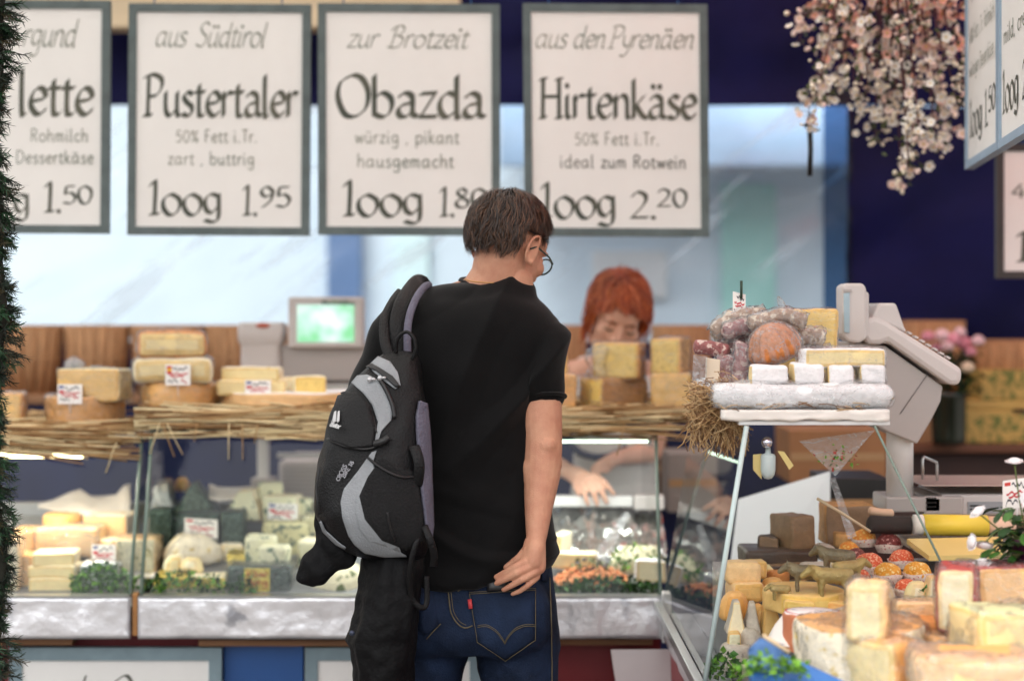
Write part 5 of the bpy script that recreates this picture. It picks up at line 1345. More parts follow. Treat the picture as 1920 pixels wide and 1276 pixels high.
# brass cow figurines
m_brass = mat('brass', (170, 148, 92), .42, .2, 30, metal=.35, bump=.4, bscale=160)
m_brassd = mat('brass_dark', (126, 114, 88), .45, .25, 30, metal=.35, bump=.4, bscale=160)
def cow_figure(px, py, Y, s, rz, label, m, first=[None]):
    """A standing cow: barrel trunk, neck, head lowered, horns, jointed legs, tail."""
    p = P(px, py, Y)
    T = lambda x, y, z: p + Matrix.Rotation(rz, 3, 'Z') @ (V((x, y, z)) * s)
    mb = MB()
    mb.chain([T(-.42, 0, .58), T(-.15, 0, .56), T(.18, 0, .57), T(.36, 0, .60)], [.19 * s, .22 * s, .22 * s, .19 * s], 12)
    mb.chain([T(.36, 0, .64), T(.52, 0, .72), T(.62, 0, .68)], [.18 * s, .15 * s, .13 * s], 10)
    mb.chain([T(.60, 0, .70), T(.80, 0, .56)], [.13 * s, .085 * s], 10)
    for sd in (-1, 1):
        mb.chain([T(.28, sd * .1, .50), T(.30, sd * .1, .26), T(.29, sd * .1, .03)], [.10 * s, .07 * s, .065 * s], 8)
        mb.chain([T(-.38, sd * .1, .55), T(-.33, sd * .1, .36), T(-.43, sd * .1, .24), T(-.40, sd * .1, .03)], [.13 * s, .095 * s, .07 * s, .065 * s], 8)
        mb.chain([T(.58, sd * .08, .78), T(.60, sd * .2, .86), T(.66, sd * .22, .95)], [.03 * s, .026 * s, .012 * s], 6)
        mb.ell(T(.54, sd * .15, .74), (.03 * s, .06 * s, .03 * s), Matrix.Rotation(rz, 3, 'Z'), 8, 6)
    mb.chain([T(-.55, 0, .66), T(-.62, 0, .45), T(-.61, 0, .26)], [.03 * s, .022 * s, .035 * s], 6)
    r = remesh(mb, .035 * s, 2, .4, lambda p, n: .012 * s * noise.noise(p * 5 / s))
    o = r.build('cow_figurine', m)
    return tag(o, label, 'figurine', 'small brass cow figurines')
cow_figure(1514, 1108, 3.60, .072, R(168), 'dark brass cow figurine at the back left of the herd, facing left', m_brassd)
cow_figure(1560, 1118, 3.56, .078, R(182), 'golden brass cow figurine in front, standing broadside', m_brass)
cow_figure(1568, 1076, 3.70, .072, R(150), 'dark horned brass figurine highest at the back of the herd', m_brassd)
cow_figure(1592, 1094, 3.62, .064, R(20), 'golden brass figurine at the right back, seen from behind the front cow', m_brass)
cow_figure(1462, 1124, 3.57, .040, R(190), 'tiny pale brass calf figurine at the left on the yellow wheel', m_brass)

# colourful fresh-cheese balls in paper cups
cupm = mat('paper_cup', (226, 206, 192), .7, .1, 20, bump=.2, spots=(196, 120, 120), spot_scale=240, spot_t=.58)
BALL = {'orange': mat('ball_orange', (238, 146, 40), .5, .12, 20, spots=(250, 206, 110), spot_scale=190, spot_t=.54, bump=.6, bscale=260),
        'amber': mat('ball_amber', (238, 166, 52), .5, .12, 20, spots=(252, 226, 160), spot_scale=160, spot_t=.55, bump=.6, bscale=260),
        'red': mat('ball_red', (234, 100, 58), .5, .15, 20, spots=(250, 186, 150), spot_scale=220, spot_t=.52, bump=.6, bscale=260),
        'wine': mat('ball_wine', (124, 52, 48), .5, .3, 20, spots=(216, 160, 150), spot_scale=150, spot_t=.58, bump=.6, bscale=260)}
def cup(px, py, w_, Y, col, label):
    c = P(px, py, Y); r = w_ / 2 * Y / F
    t = thing('cheese_ball', (c.x, c.y, c.z - r * .62), label, 'cheese', 'coloured fresh-cheese balls in paper cups')
    mb = MB(); vs = []; n = 40
    for rr, z in ((.72, -.62), (.86, -.35), (1.0, -.02), (.97, -.02), (.82, -.35)):
        for j in range(n):
            a = 2 * math.pi * j / n; k = 1 + .04 * math.cos(20 * a)
            vs.append(c + V((r * rr * k * math.cos(a), r * rr * k * math.sin(a) * .9, r * (z + (.05 * math.sin(3 * a + px) if z > -.1 else 0)))))
    mb.add(vs, [(i * n + j, i * n + (j + 1) % n, (i + 1) * n + (j + 1) % n, (i + 1) * n + j) for i in range(4) for j in range(n)])
    mb.build('paper_cup', cupm, t)
    mb = MB(); mb.ell(c + V((0, 0, r * .02)), (r * .88, r * .84, r * .68), None, 24, 14)
    for i, p in enumerate(mb.v): mb.v[i] = p + (p - c).normalized() * r * .07 * noise.noise(p * 60)
    mb.build('ball', BALL[col], t)
for a in ((1620, 1008, 50, 3.98, 'orange', 'orange cheese ball in a paper cup, topmost at the back of the heap'),
          (1666, 1018, 54, 3.95, 'wine', 'dark wine-red cheese ball in a paper cup at the back'),
          (1592, 1030, 44, 3.93, 'orange', 'orange-topped cheese cup at the left back, above the horned figurine'),
          (1604, 1042, 44, 3.90, 'wine', 'wine-red cheese cup low at the left of the heap'),
          (1630, 1056, 58, 3.82, 'red', 'bright red-orange cheese ball in the middle left of the heap'),
          (1690, 1048, 52, 3.84, 'red', 'red-orange cheese cup at the right behind the amber pair'),
          (1664, 1074, 58, 3.72, 'amber', 'left of the two large amber cheese balls at the front'),
          (1720, 1072, 58, 3.72, 'amber', 'right of the two large amber cheese balls at the front'),
          (1612, 1082, 46, 3.74, 'red', 'red cheese ball behind the speckled wrapped block'),
          (1700, 1102, 50, 3.66, 'red', 'red cheese cup below the amber pair, above the parsley cheese'),
          (1642, 1096, 40, 3.70, 'amber', 'small amber cheese cup between the red ones')): cup(*a)
W2('cheese_piece', 'cream cheese round decorated with one parsley leaf', (1702, 1092, 1752, 1134), 3.58, .06, shape='dome', m=('cream', 'pale'), r=.012)
leafy('parsley_leaf', 'single parsley leaf on the cream cheese round', (1722, 1102, 1738, 1114), 3.575, .004, 9, [m_lf2], size=.008, seed=3, kind='thing', cat='leaf')
W2('cheese_wedge', 'pale pointed wedge standing right of the parsley cheese', (1732, 1082, 1766, 1134), 3.56, .05, shape='tent', m=('cream', 'peach'), tip=.5, lean=.3)

# ------------------------------------------------------------------ foreground stand: wrapped cheeses and the blue tray
Z0 = .775
cheese('round_cheese', 'speckled pale wheel at the bottom centre, under the wrapped speckled block', (1512, 1184, 1764, 1330), 3.08, .24, 'wheel', ('tan', 'whitey'), 't', 0, 1, r=.016, amp=.004)
cheese('cheese_half', 'cut cheese half with cream face at the bottom edge, below the speckled block', (1590, 1208, 1752, 1330), 3.0, .14, 'block', ('pale', 'tan'), 'l', 36, 1, r=.016, amp=.004)
cheese('cheese_block', 'tall wrapped cream block with red-brown specks', (1588, 1098, 1692, 1210), 3.05, .085, 'block', ('speck', 'peach'), 'f', -20, 1, r=.013, amp=.004)
cheese('cheese_wedge', 'wrapped peach wedge right behind the tall speckled block', (1686, 1132, 1770, 1206), 3.30, .09, 'side', ('peach', 'peach'), 'f', 0, 1, tip=.5)
cheese('cheese_slab', 'reddish brown slab beneath the white block with the red rind', (1722, 1170, 1846, 1202), 3.22, .13, 'block', ('terra', 'rust'), '', -4, None, r=.006)
cheese('cheese_wedge', 'flat wrapped brown-topped wedge in front of the reddish slab', (1690, 1196, 1820, 1262), 3.14, .14, 'wedge', ('golden', 'tan'), '', 16, 1, tip=.5)
cheese('cheese_block', 'white cut block with dark red rind, wrapped, at the right', (1760, 1068, 1862, 1186), 3.14, .10, 'block', ('cream', 'redrind'), 'f', -18, 1, r=.012, amp=.004)
cheese('cheese_block', 'large beige block with red rind behind the white one at the right edge', (1812, 1064, 1960, 1172), 3.28, .12, 'block', ('peach', 'redrind'), 'f', 12, 1, r=.013, amp=.004)
cheese('cheese_block', 'large pale yellow block with pale green rind at the right edge', (1810, 1150, 1990, 1262), 2.98, .13, 'block', ('pale', 'greenrind'), 'flr', 12, 1, r=.012, amp=.004)
cheese('round_cheese', 'white wrapped flat cheese along the bottom right edge', (1734, 1242, 1990, 1330), 2.84, .2, 'wheel', ('tan', 'peach'), 't', 0, 2, r=.02, amp=.005)
cheese('round_cheese', 'terracotta-coloured round with a printed paper label on top', (1476, 1158, 1590, 1226), 3.30, .12, 'wheel', ('terra', 'terra'), '', 0, None, r=.006)
c = P(1533, 1158, 3.30)
t = thing('paper_label', (c.x, c.y + .06, c.z), 'printed label paper on the terracotta-coloured round', 'label')
MB().lathe([(.0005, .004), (.053, .003), (.056, -.004)], (c.x, c.y + .06, c.z), 32, cap=False).build('paper', mat('printed_label', (236, 226, 222), .6, .05, 8, spots=(110, 130, 170), spot_scale=28, spot_t=.62), t)
MB().lathe([(.0505, .0046), (.053, .0042)], (c.x, c.y + .06, c.z), 32, cap=False).build('red_ring', m_redink, t)
wrap_sheet('white_cloth_paper', 'white paper bunched left of the terracotta-coloured round', [(1436, 1196, 1216), (1452, 1168, 1214), (1470, 1150, 1212), (1492, 1144, 1210), (1510, 1142, 1206)], 3.42, 3.33, m_paper, 6, amp=.02)
mb = MB(); q = [P(1400, 1236, 3.10), P(1470, 1222, 3.12), P(1600, 1282, 3.02), P(1600, 1330, 2.98), P(1424, 1330, 2.98)]
mb.add(q + [p + V((0, .02, -.014)) for p in q], [(0, 1, 2, 3, 4), (9, 8, 7, 6, 5)] + [(i, i + 5, (i + 1) % 5 + 5, (i + 1) % 5) for i in range(5)], 0, False)
tag(mb.build('blue_tray', mat('blue_tray', (46, 104, 172), .45, .12, 12, bump=.2, bscale=60), bev=.004), 'bright blue tray tilted under the salad leaves at the bottom centre right', 'tray')
wrap_sheet('blue_cloth', 'blue cloth standing up behind the salad on the blue tray', [(1404, 1212, 1260), (1424, 1196, 1258), (1448, 1198, 1256), (1470, 1210, 1254)], 3.10, 3.06, mat('blue_cloth', (72, 112, 164), .7, .12, 8), 8, cat='cloth')
leafy('salad_garnish', 'bright green salad leaves spilling over the blue tray', (1394, 1232, 1514, 1268), 3.0, .06, 150, [m_lf3, m_lf3, m_lf2], seed=30, size=.011)
t = MB().tube([P(1430, 1190, 3.05), P(1452, 1204, 3.04), P(1480, 1222, 3.03)], .004, 8).build('skewer', mat('skewer', (206, 182, 148), .6, .1, 8)); tag(t, 'short wooden skewer lying on the edge of the blue cloth', 'skewer')

# ------------------------------------------------------------------ tower scale on its post, box, roll, flowers
t = thing('tower_scale', P(1697, 958, 4.08), 'light grey tower scale with sloping keypad on a white post', 'scale')
YP = 4.1
MB().lathe([(.032, 0), (.032, .30)], P(1687, 928, YP), 28).build('post', m_white, t)
MB().span(P(1661, 960, YP - .05), P(1736, 920, YP + .1)).build('foot', m_plastic2, t, bev=.004)
def prism(name, poly, Y0, Y1, m, par, bev=.006):
    mb = MB(); n = len(poly)
    vs = [P(x, y, Y0) for x, y in poly]; vs += [V((p.x, Y1, p.z)) for p in vs]
    mb.add(vs, [tuple(range(n))[::-1], tuple(range(n, 2 * n))] + [(i, (i + 1) % n, (i + 1) % n + n, i + n) for i in range(n)], 0, False)
    return mb.build(name, m, par, bev=bev)
prism('housing', [(1592, 640), (1660, 648), (1768, 724), (1764, 752), (1745, 790), (1720, 832), (1662, 808), (1640, 796), (1634, 770), (1600, 720)], YP - .06, YP + .16, m_plastic2, t, .004)
prism('keypad', [(1618, 600), (1640, 592), (1660, 600), (1806, 692), (1802, 722), (1780, 722), (1664, 640), (1650, 646), (1628, 646), (1614, 628)], YP - .085, YP + .19, m_plastic, t, .012)
prism('printer_hood', [(1630, 604), (1648, 568), (1680, 568), (1700, 624), (1664, 608)], YP - .07, YP + .17, m_plastic, t, .006)
MB().tube([P(1688, 775, YP - .061), P(1740, 700, YP - .061)], .0012, 6).build('seam_line', mat('seam_grey', (120, 114, 112), .5, .1, 8), t)
kp = MB()
for i in range(9):
    for j in range(4):
        a = P(1680 + i * 12, 612 + i * 7.6, YP - .05 + j * .06); kp.box(a + V((0, 0, .004)), (.010, .026, .004), Matrix.Rotation(R(30), 3, 'Y'))
kp.build('keys', m_plastic, t)
o = prism('display', [(1579, 536), (1588, 531), (1618, 531), (1625, 540), (1625, 634), (1612, 643), (1590, 640), (1580, 630)], YP - .10, YP - .02, m_plastic, t, .006)
prism('display_back', [(1612, 542), (1630, 548), (1630, 632), (1612, 640)], YP - .09, YP + .1, m_plastic, t, .006)
prism('screen', [(1582, 550), (1593, 548), (1593, 624), (1583, 622)], YP - .104, YP - .101, mat('dull_screen', (164, 186, 196), .15, .1, 8), o, 0)
prism('screen_rim', [(1581, 542), (1597, 542), (1597, 547), (1581, 547)], YP - .104, YP - .101, m_plastic2, o, 0)

t = thing('grey_box', P(1840, 962, 4.05), 'long pale grey appliance box with a wire handle behind the yellow roll', 'appliance')
MB().span(P(1765, 966, 4.06), P(2040, 908, 4.30)).build('housing', m_plastic, t, bev=.006)
MB().span(P(1732, 966, 4.05), P(1762, 912, 4.28)).build('side_housing', m_plastic2, t, bev=.006)
mb = MB()
for i in range(3):
    for j in range(4): mb.span(P(1737 + j * 5, 935 + i * 8, 4.046), P(1740 + j * 5, 932 + i * 8, 4.0495))
mb.build('vent_slots', m_blk, t)
MB().span(P(1730, 911, 4.04), P(2040, 890, 4.31)).build('lid', mat('lid_metal', (196, 182, 172), .35, .06, 6, metal=.3), t, bev=.004)
MB().tube([P(1730, 898, 4.06), P(1730, 862, 4.06), P(1732, 856, 4.06), P(1756, 866, 4.10), P(1757, 872, 4.10), P(1757, 900, 4.10)], .0035, 8).build('wire_handle', m_steel, t)
o = MB().span(P(1815, 962, 4.056), P(1892, 940, 4.0585)).build('type_plate', mat('plate_grey', (150, 152, 156), .4, .06, 10), t)
mb = MB(); qd, wd = pen('Bosch', .3, mono=True) if False else pen('Bilanz', .3, mono=True)
mb = MB()
for r_ in range(2): mb.span(P(1819, 949 + r_ * 7, 4.0545), P(1845 + 22 * r_, 946 + r_ * 7, 4.0555))
mb.build('print_lines', m_blk, o)
t = thing('paper_roll', P(1780, 1004, 3.90), 'bright yellow roll lying on the bench in front of the grey box', 'roll')
c0, c1 = P(1713, 983, 3.92), P(1850, 985, 3.92)
MB().tube([c0, P(1730, 983, 3.92)], .0235, 28).build('pale_end', m_paper, t)
MB().tube([P(1730.5, 983, 3.92), c1], .0245, 28).build('yellow_wrapper', mat('yellow_wrap', (240, 210, 72), .4, .06, 6), t)
MB().tube([c1 + V((.001, 0, 0)), P(1900, 986, 3.92)], .0225, 28).build('pale_tail', mat('tail', (222, 186, 160), .5, .1, 8), t)
q = MB().span(P(1704, 1014, 3.88), P(1905, 1004, 4.0)).build('steel_strip', m_steel, bev=.002); tag(q, 'narrow steel strip under the yellow roll', 'strip')
q = MB().add([P(1700, 1014, 3.87), P(1880, 1010, 3.87), P(1880, 1044, 3.74), P(1742, 1046, 3.74)], [(0, 1, 2, 3)], 0, False).build('cutting_board', mat('yellow_board', (226, 200, 126), .45, .06, 5), solid=.012); tag(q, 'yellow cutting board sloping down below the steel strip', 'board')
sausage('black sausage lying left of the yellow roll', [(1625, 982), (1670, 984), (1714, 984)], 3.95, .021, m_dark, wrap=False)
sausage('pale sausage end lying on the black sausage, left of the scale foot', [(1628, 956), (1650, 960), (1676, 962)], 3.98, .010, mat('pale_meat', (224, 184, 152), .5, .1, 9), wrap=False)

def daisy_pot():
    t = thing('daisy_plant', P(1930, 1070, 3.35), 'leafy daisy plant with white flower heads in a purple pot at the right edge', 'plant')
    c = P(1932, 1072, 3.38)
    MB().lathe([(0, 0), (.028, 0), (.038, .06), (.040, .06), (.040, .066), (.036, .066), (.034, .05), (0, .05)], c, 28).build('pot', mat('purple_pot', (96, 32, 74), .35, .1, 8), t)
    rnd = random.Random(4); mb = MB()
    for k in range(130):
        a = rnd.uniform(0, 6.28); rr = rnd.uniform(.02, .085); z = rnd.uniform(.03, .13)
        p = c + V((rr * math.cos(a), rr * math.sin(a) * .8, z)); L = rnd.uniform(.016, .03)
        d1 = V((math.cos(a), math.sin(a), rnd.uniform(-.6, .7))).normalized(); d2 = d1.cross(V((0, 0, 1))).normalized(); d3 = d2.cross(d1)
        pr = [(0, .08), (.3, .42), (.65, .5), (.9, .3), (1.0, 0)]
        vs = [p + d1 * L * u * 1.5 + d2 * L * w_ - d3 * L * .5 * u * u for u, w_ in pr] + [p + d1 * L * u * 1.5 - d2 * L * w_ - d3 * L * .5 * u * u for u, w_ in pr] + [p + d1 * L * u * 1.5 - d3 * L * (.5 * u * u + .12) for u, w_ in pr]
        mb.add(vs, [(i, i + 1, i + 11, i + 10) for i in range(4)] + [(i + 10, i + 11, i + 6, i + 5) for i in range(4)], rnd.randrange(2))
    mb.build('leaves', [m_lf1, m_lf2], t)
    m_pet = mat('petal_white', (242, 238, 238), .6, .03, 30); m_bud = mat('flower_base', (66, 74, 48), .6, .2, 30); m_stem = mat('flower_stem', (98, 112, 60), .6, .2, 30)
    for px, py, up in ((1902, 866, V((-.1, -.2, 1))), (1834, 960, V((-.6, -.2, .7))), (1824, 1016, V((-1, -.3, .2))), (1846, 1020, V((-.2, -.5, -.8))), (1842, 1056, V((-.2, -.4, .9))), (1928, 935, V((0, -1, .4)))):
        h = P(px, py, 3.34); up = up.normalized(); Q3 = up.to_track_quat('Z', 'Y').to_matrix()
        f = MB(); n = 34
        for k in range(n):
            a = 2 * math.pi * k / n; e1 = Q3 @ V((math.cos(a), math.sin(a), 0)); e2 = Q3 @ V((-math.sin(a), math.cos(a), 0)); rl = .0165 * rnd.uniform(.9, 1.1)
            f.add([h + e1 * .003 + e2 * .001, h + e1 * .003 - e2 * .001, h + e1 * rl - e2 * .0018 + up * .003, h + e1 * rl * 1.06 + up * .002, h + e1 * rl + e2 * .0018 + up * .003], [(0, 1, 2, 3, 4)])
        f.ell(h + up * .0035, (.012, .012, .005), Q3, 14, 8)
        fo = f.build('flower_head', m_pet, t)
        MB().ell(h - up * .003, (.006, .006, .004), Q3, 10, 6).build('flower_base', m_bud, fo)
        b0 = c + V((rnd.uniform(-.02, .02), 0, .06))
        MB().tube([V(q) for q in smooth_line([h - up * .004, h * .6 + b0 * .4 - up * .03, b0], 6)], .0016, 6).build('stem', m_stem, fo)
daisy_pot()
price_tag(1880, 897, 1936, 952, 3.42, 'larger price card with red and black writing above the daisy plant', [(200, 60, 50)], roll=4, seed=14)

# things seen through the end glass, behind the case
q = MB().add([P(1352, 1200, 4.46), P(1556, 1200, 4.46), P(1556, 884, 4.60), P(1384, 936, 4.60)], [(0, 1, 2, 3)], 0, False).build('pale_board', mat('reflection_pale', (246, 252, 254), .4, .02, 4), solid=.012)
tag(q, 'pale bluish panel added behind the right-hand case, standing for the sky reflection in the end glass', 'panel')  # added panel whose pale colour stands in for reflected sky
def carton(label, bx, Y, dep, m):
    x0, y0, x1, y1 = bx; a = P(x0, y1, Y); b = P(x1, y0, Y)
    t = thing('cardboard_box', (a.x, Y, a.z), label, 'box')
    MB().span((a.x, Y, a.z), (b.x, Y + dep, b.z)).build('carton', m, t, bev=.003)
    MB().span((a.x + .004, Y - .0015, (a.z + b.z) / 2 - .012), (b.x - .004, Y - .0005, (a.z + b.z) / 2 + .012)).build('tape', mat('tape', (176, 136, 92), .3, .05, 9), t)
carton('orange-brown cardboard box behind the hanging glass pendant', (1480, 806, 1662, 905), 5.5, .3, m_cardbox)
carton('black crate-like box under the cardboard box, behind the end glass', (1548, 896, 1668, 990), 4.62, .25, m_blk)
carton('brown box low between the two glass cases behind the counter', (1180, 826, 1250, 930), 5.9, .25, mat('brown_box', (120, 78, 46), .8, .15, 6))
carton('grey plastic bin behind the corner of the counter', (1252, 850, 1345, 960), 5.6, .25, mat('bin_grey', (150, 140, 132), .6, .12, 6))

# ------------------------------------------------------------------ back right: shelf with crates and flowers
YR = 6.1
zr = P(0, 832, YR).z
t = thing('back_shelf', (P(1820, 0, YR).x, YR, 0), 'brown wooden shelf at the back right carrying vase and cheese boxes', 'shelf')
MB().span((P(1520, 0, YR).x, YR - .02, zr - .03), (3.0, YR + .42, zr)).build('board', mat('shelf_brown', (110, 66, 42), .6, .2, 5, stretch=(.4, 4, 4)), t, bev=.004)
MB().span((P(1520, 0, YR).x, YR + .06, .0), (3.0, YR + .40, zr - .032)).build('cupboard', mat('cupboard', (62, 34, 26), .6, .2, 4), t)
basket(1688, 1808, 'bushel basket behind the pink flowers at the back right', 611, 738, 6.38)
basket(1812, 1990, 'wide bushel basket at the far right, behind the stacked yellow boxes', 611, 700, 6.36)
m_ybox = mat('yellow_box', (196, 158, 84), .6, .15, 6); m_grass = mat('grass_print', (196, 158, 84), .6, .1, 8, spots=(96, 110, 44), spot_scale=60, spot_t=.52)
for lb, bx, m_ in (('lowest yellow cheese box with printed grass at the far right', (1808, 776, 1940, 831), m_grass), ('thin yellow box lying above the lowest one at the far right', (1804, 768, 1900, 781), m_ybox),
                   ('yellow cheese box in the middle of the stack at the far right', (1812, 750, 1930, 768), m_ybox), ('upper yellow cheese box with printed grass rim at the far right', (1838, 694, 1960, 750), m_grass)):
    x0, y0, x1, y1 = bx; a = P(x0, y1, 6.12); b = P(x1, y0, 6.12)
    o = MB().span((a.x, 6.12, a.z), (b.x, 6.34, b.z)).build('cheese_box', m_, bev=.006); tag(o, lb, 'box', 'yellow boxes stacked at the far right')
o = MB().span(P(1720, 831, 6.2), P(1752, 750, 6.3)).build('wooden_block', m_stave, bev=.004); tag(o, 'small wooden block between scale and dark vase', 'block')
def bouquet():
    t = thing('flower_vase', P(1779, 831, 6.04), 'dark glass vase holding pink and white roses at the back right', 'vase')
    c = P(1779, 831, 6.04)
    m_vase = mat('dark_vase', (38, 44, 34), .12, .2, 10, spec=.8)
    MB().lathe([(0, 0), (.058, 0), (.06, .02), (.062, .17), (.066, .18), (.060, .18), (.056, .02), (0, .012)], c, 30).build('vase', m_vase, t)
    rnd = random.Random(7); mb = MB()
    for k in range(260):
        a = rnd.uniform(0, 6.28); rr = rnd.uniform(0, .12); p = c + V((rr * math.cos(a), rr * math.sin(a) * .7, rnd.uniform(.17, .32))); L = rnd.uniform(.02, .04)
        d1 = V((rnd.gauss(0, 1), rnd.gauss(-.3, 1), rnd.gauss(.2, 1))).normalized(); d2 = d1.cross(V((.3, .5, .8))).normalized()
        mb.add([p, p + d1 * L * .5 + d2 * L * .3, p + d1 * L, p + d1 * L * .5 - d2 * L * .3], [(0, 1, 2, 3)], rnd.randrange(2))
    mb.build('leaves', [m_lf1, mat('leaf_deep', (36, 48, 30), .5, .3, 30)], t)
    ms = [mat('rose_pink', (224, 150, 166), .6, .15, 30), mat('rose_pale', (236, 200, 204), .6, .1, 30), mat('rose_cream', (228, 206, 178), .6, .1, 30)]
    for px, py, s_, mi in ((1740, 632, 15, 0), (1766, 630, 17, 1), (1786, 638, 18, 0), (1808, 645, 18, 0), (1834, 640, 15, 1), (1776, 650, 15, 1), (1800, 624, 14, 1), (1820, 660, 13, 0), (1814, 690, 15, 2), (1756, 652, 13, 0)):
        p = P(px, py, 5.98 + rnd.uniform(-.04, .04)); r = s_ * 6 / F; f = MB()
        for k in range(26):
            th = math.acos(1 - 1.5 * (k + .5) / 26); a = k * 2.4
            nrm = V((math.sin(th) * math.cos(a), math.sin(th) * math.sin(a), math.cos(th)))
            Q3 = nrm.to_track_quat('Z', 'Y').to_matrix()
            f.ell(p + nrm * r * .55, (r * .5, r * .42, r * .16), Q3 @ Matrix.Rotation(.5, 3, 'X'), 8, 5)
        f.build('rose', ms[mi], t)
bouquet()

# ------------------------------------------------------------------ cherry blossom hanging from above
def blossoms():
    t = thing('blossom_branch', P(1660, 20, 4.75), 'hanging artificial cherry blossom with pale pink flowers against the navy tarpaulin', 'blossom')
    rnd = random.Random(11)
    st, fl, lf = MB(), MB(), MB()
    m_p = [mat('blossom_pale', (255, 247, 240), .6, .05, 30), mat('blossom_pink', (250, 220, 210), .6, .12, 30), mat('blossom_bud', (246, 234, 212), .6, .08, 30), mat('blossom_heart', (222, 186, 84), .6, .1, 40), mat('blossom_coral', (238, 178, 162), .6, .15, 30)]
    strands = []
    tips = [(1518, 240), (1532, 195), (1500, 76), (1545, 130), (1570, 165), (1600, 160), (1625, 180), (1640, 270), (1655, 230), (1690, 345), (1700, 325), (1712, 300), (1725, 270), (1755, 280), (1772, 275), (1745, 230),
            (1770, 215), (1790, 200), (1808, 210), (1805, 130), (1680, 200), (1590, 110), (1560, 60), (1620, 90), (1660, 120), (1700, 150), (1740, 120), (1780, 90), (1530, 30), (1580, 20), (1650, 40), (1720, 40), (1790, 30), (1612, 210), (1665, 215), (1548, 178), (1700, 250)]
    for tx, ty in tips:
        y0 = 4.75 + rnd.uniform(-.16, .16); sx = 1655 + (tx - 1655) * rnd.uniform(.35, .7)
        pts = smooth_line([(sx, -90 + rnd.uniform(-30, 20)), (tx + (sx - tx) * .5 + rnd.uniform(-8, 8), (ty - 70) * .45), (tx + rnd.uniform(-4, 4), ty - 40), (tx, ty)], 7)
        q = [P(x, y, y0 + .05 * math.sin(i * .5 + tx)) for i, (x, y) in enumerate(pts)]
        st.tube(q, [.0035 - .0024 * i / len(q) for i in range(len(q))], 6)
        for i in range(len(q) - 1):
            for k in range(2):
                if rnd.random() < (.74 if pts[i][1] < 90 else .68): strands.append((q[i].lerp(q[i + 1], rnd.random()), pts[i][1]))
        strands.append((q[-1], ty))
    def flower(p, s_, mi, bud):
        d1 = V((rnd.gauss(0, .7), rnd.gauss(-.9, .5), rnd.gauss(-.3, .6))).normalized(); Q3 = d1.to_track_quat('Z', 'Y').to_matrix()
        if bud:
            fl.ell(p, (s_ * .42, s_ * .42, s_ * .62), Q3, 8, 6, 2 if mi == 0 else mi); return
        for k in range(5):
            a = 2 * math.pi * k / 5 + rnd.uniform(-.1, .1)
            e1 = Q3 @ V((math.cos(a), math.sin(a), 0)); e2 = Q3 @ V((-math.sin(a), math.cos(a), 0))
            c = p + d1 * s_ * .12
            vs = [c, c + e1 * s_ * .5 + e2 * s_ * .4 + d1 * s_ * .12, c + e1 * s_ * .92 + e2 * s_ * .3 + d1 * s_ * .32, c + e1 * s_ * .86 + d1 * s_ * .26, c + e1 * s_ * .92 - e2 * s_ * .3 + d1 * s_ * .32, c + e1 * s_ * .5 - e2 * s_ * .4 + d1 * s_ * .12, c + e1 * s_ * .5 + d1 * s_ * .04]
            fl.add(vs, [(0, 1, 6), (1, 2, 3, 6), (3, 4, 5, 6), (0, 6, 5)], mi)
        fl.ell(p + d1 * s_ * .2, (s_ * .2, s_ * .2, s_ * .16), Q3, 7, 5, 3)
    for p, ty in strands:
        off = V((rnd.gauss(0, .018), rnd.gauss(-.01, .02), rnd.gauss(-.004, .014)))
        st.tube([p, p + off * .6, p + off], .0009, 4)
        up = max(0, min(1, (120 - ty) / 120))  # upper flowers coloured redder, painting in the red cast of the awning
        mi = 4 if rnd.random() < up * .35 else (1 if rnd.random() < .15 + up * .5 else 0)
        flower(p + off, rnd.uniform(.010, .018), mi, rnd.random() < .45)
        if rnd.random() < .55:
            c = p + V((rnd.gauss(0, .012), rnd.gauss(0, .012), rnd.gauss(0, .012))); L = rnd.uniform(.014, .028); d1 = V((rnd.gauss(0, 1), rnd.gauss(0, .6), rnd.gauss(-.4, 1))).normalized(); d2 = d1.cross(V((.2, 1, .1))).normalized()
            lf.add([c, c + d1 * L * .5 + d2 * L * .25, c + d1 * L, c + d1 * L * .5 - d2 * L * .25], [(0, 1, 2, 3)], rnd.randrange(2))
    st.build('stems', mat('blossom_stem', (84, 44, 48), .7, .2, 20), t)
    fl.build('blossoms', m_p, t)
    lf.build('leaves', [mat('blossom_leaf', (84, 92, 52), .6, .25, 30), mat('blossom_leaf_dark', (52, 60, 40), .6, .25, 30)], t)
blossoms()
o = MB().tube([P(1518, 232, 4.8), P(1520, 280, 4.8), P(1518, 330, 4.8)], .0075, 10).build('black_cable', m_blk); tag(o, 'short black cable end hanging below the left end of the blossoms', 'cable')
mb = MB().ell(P(1518, 326, 4.8), (.008, .008, .008))

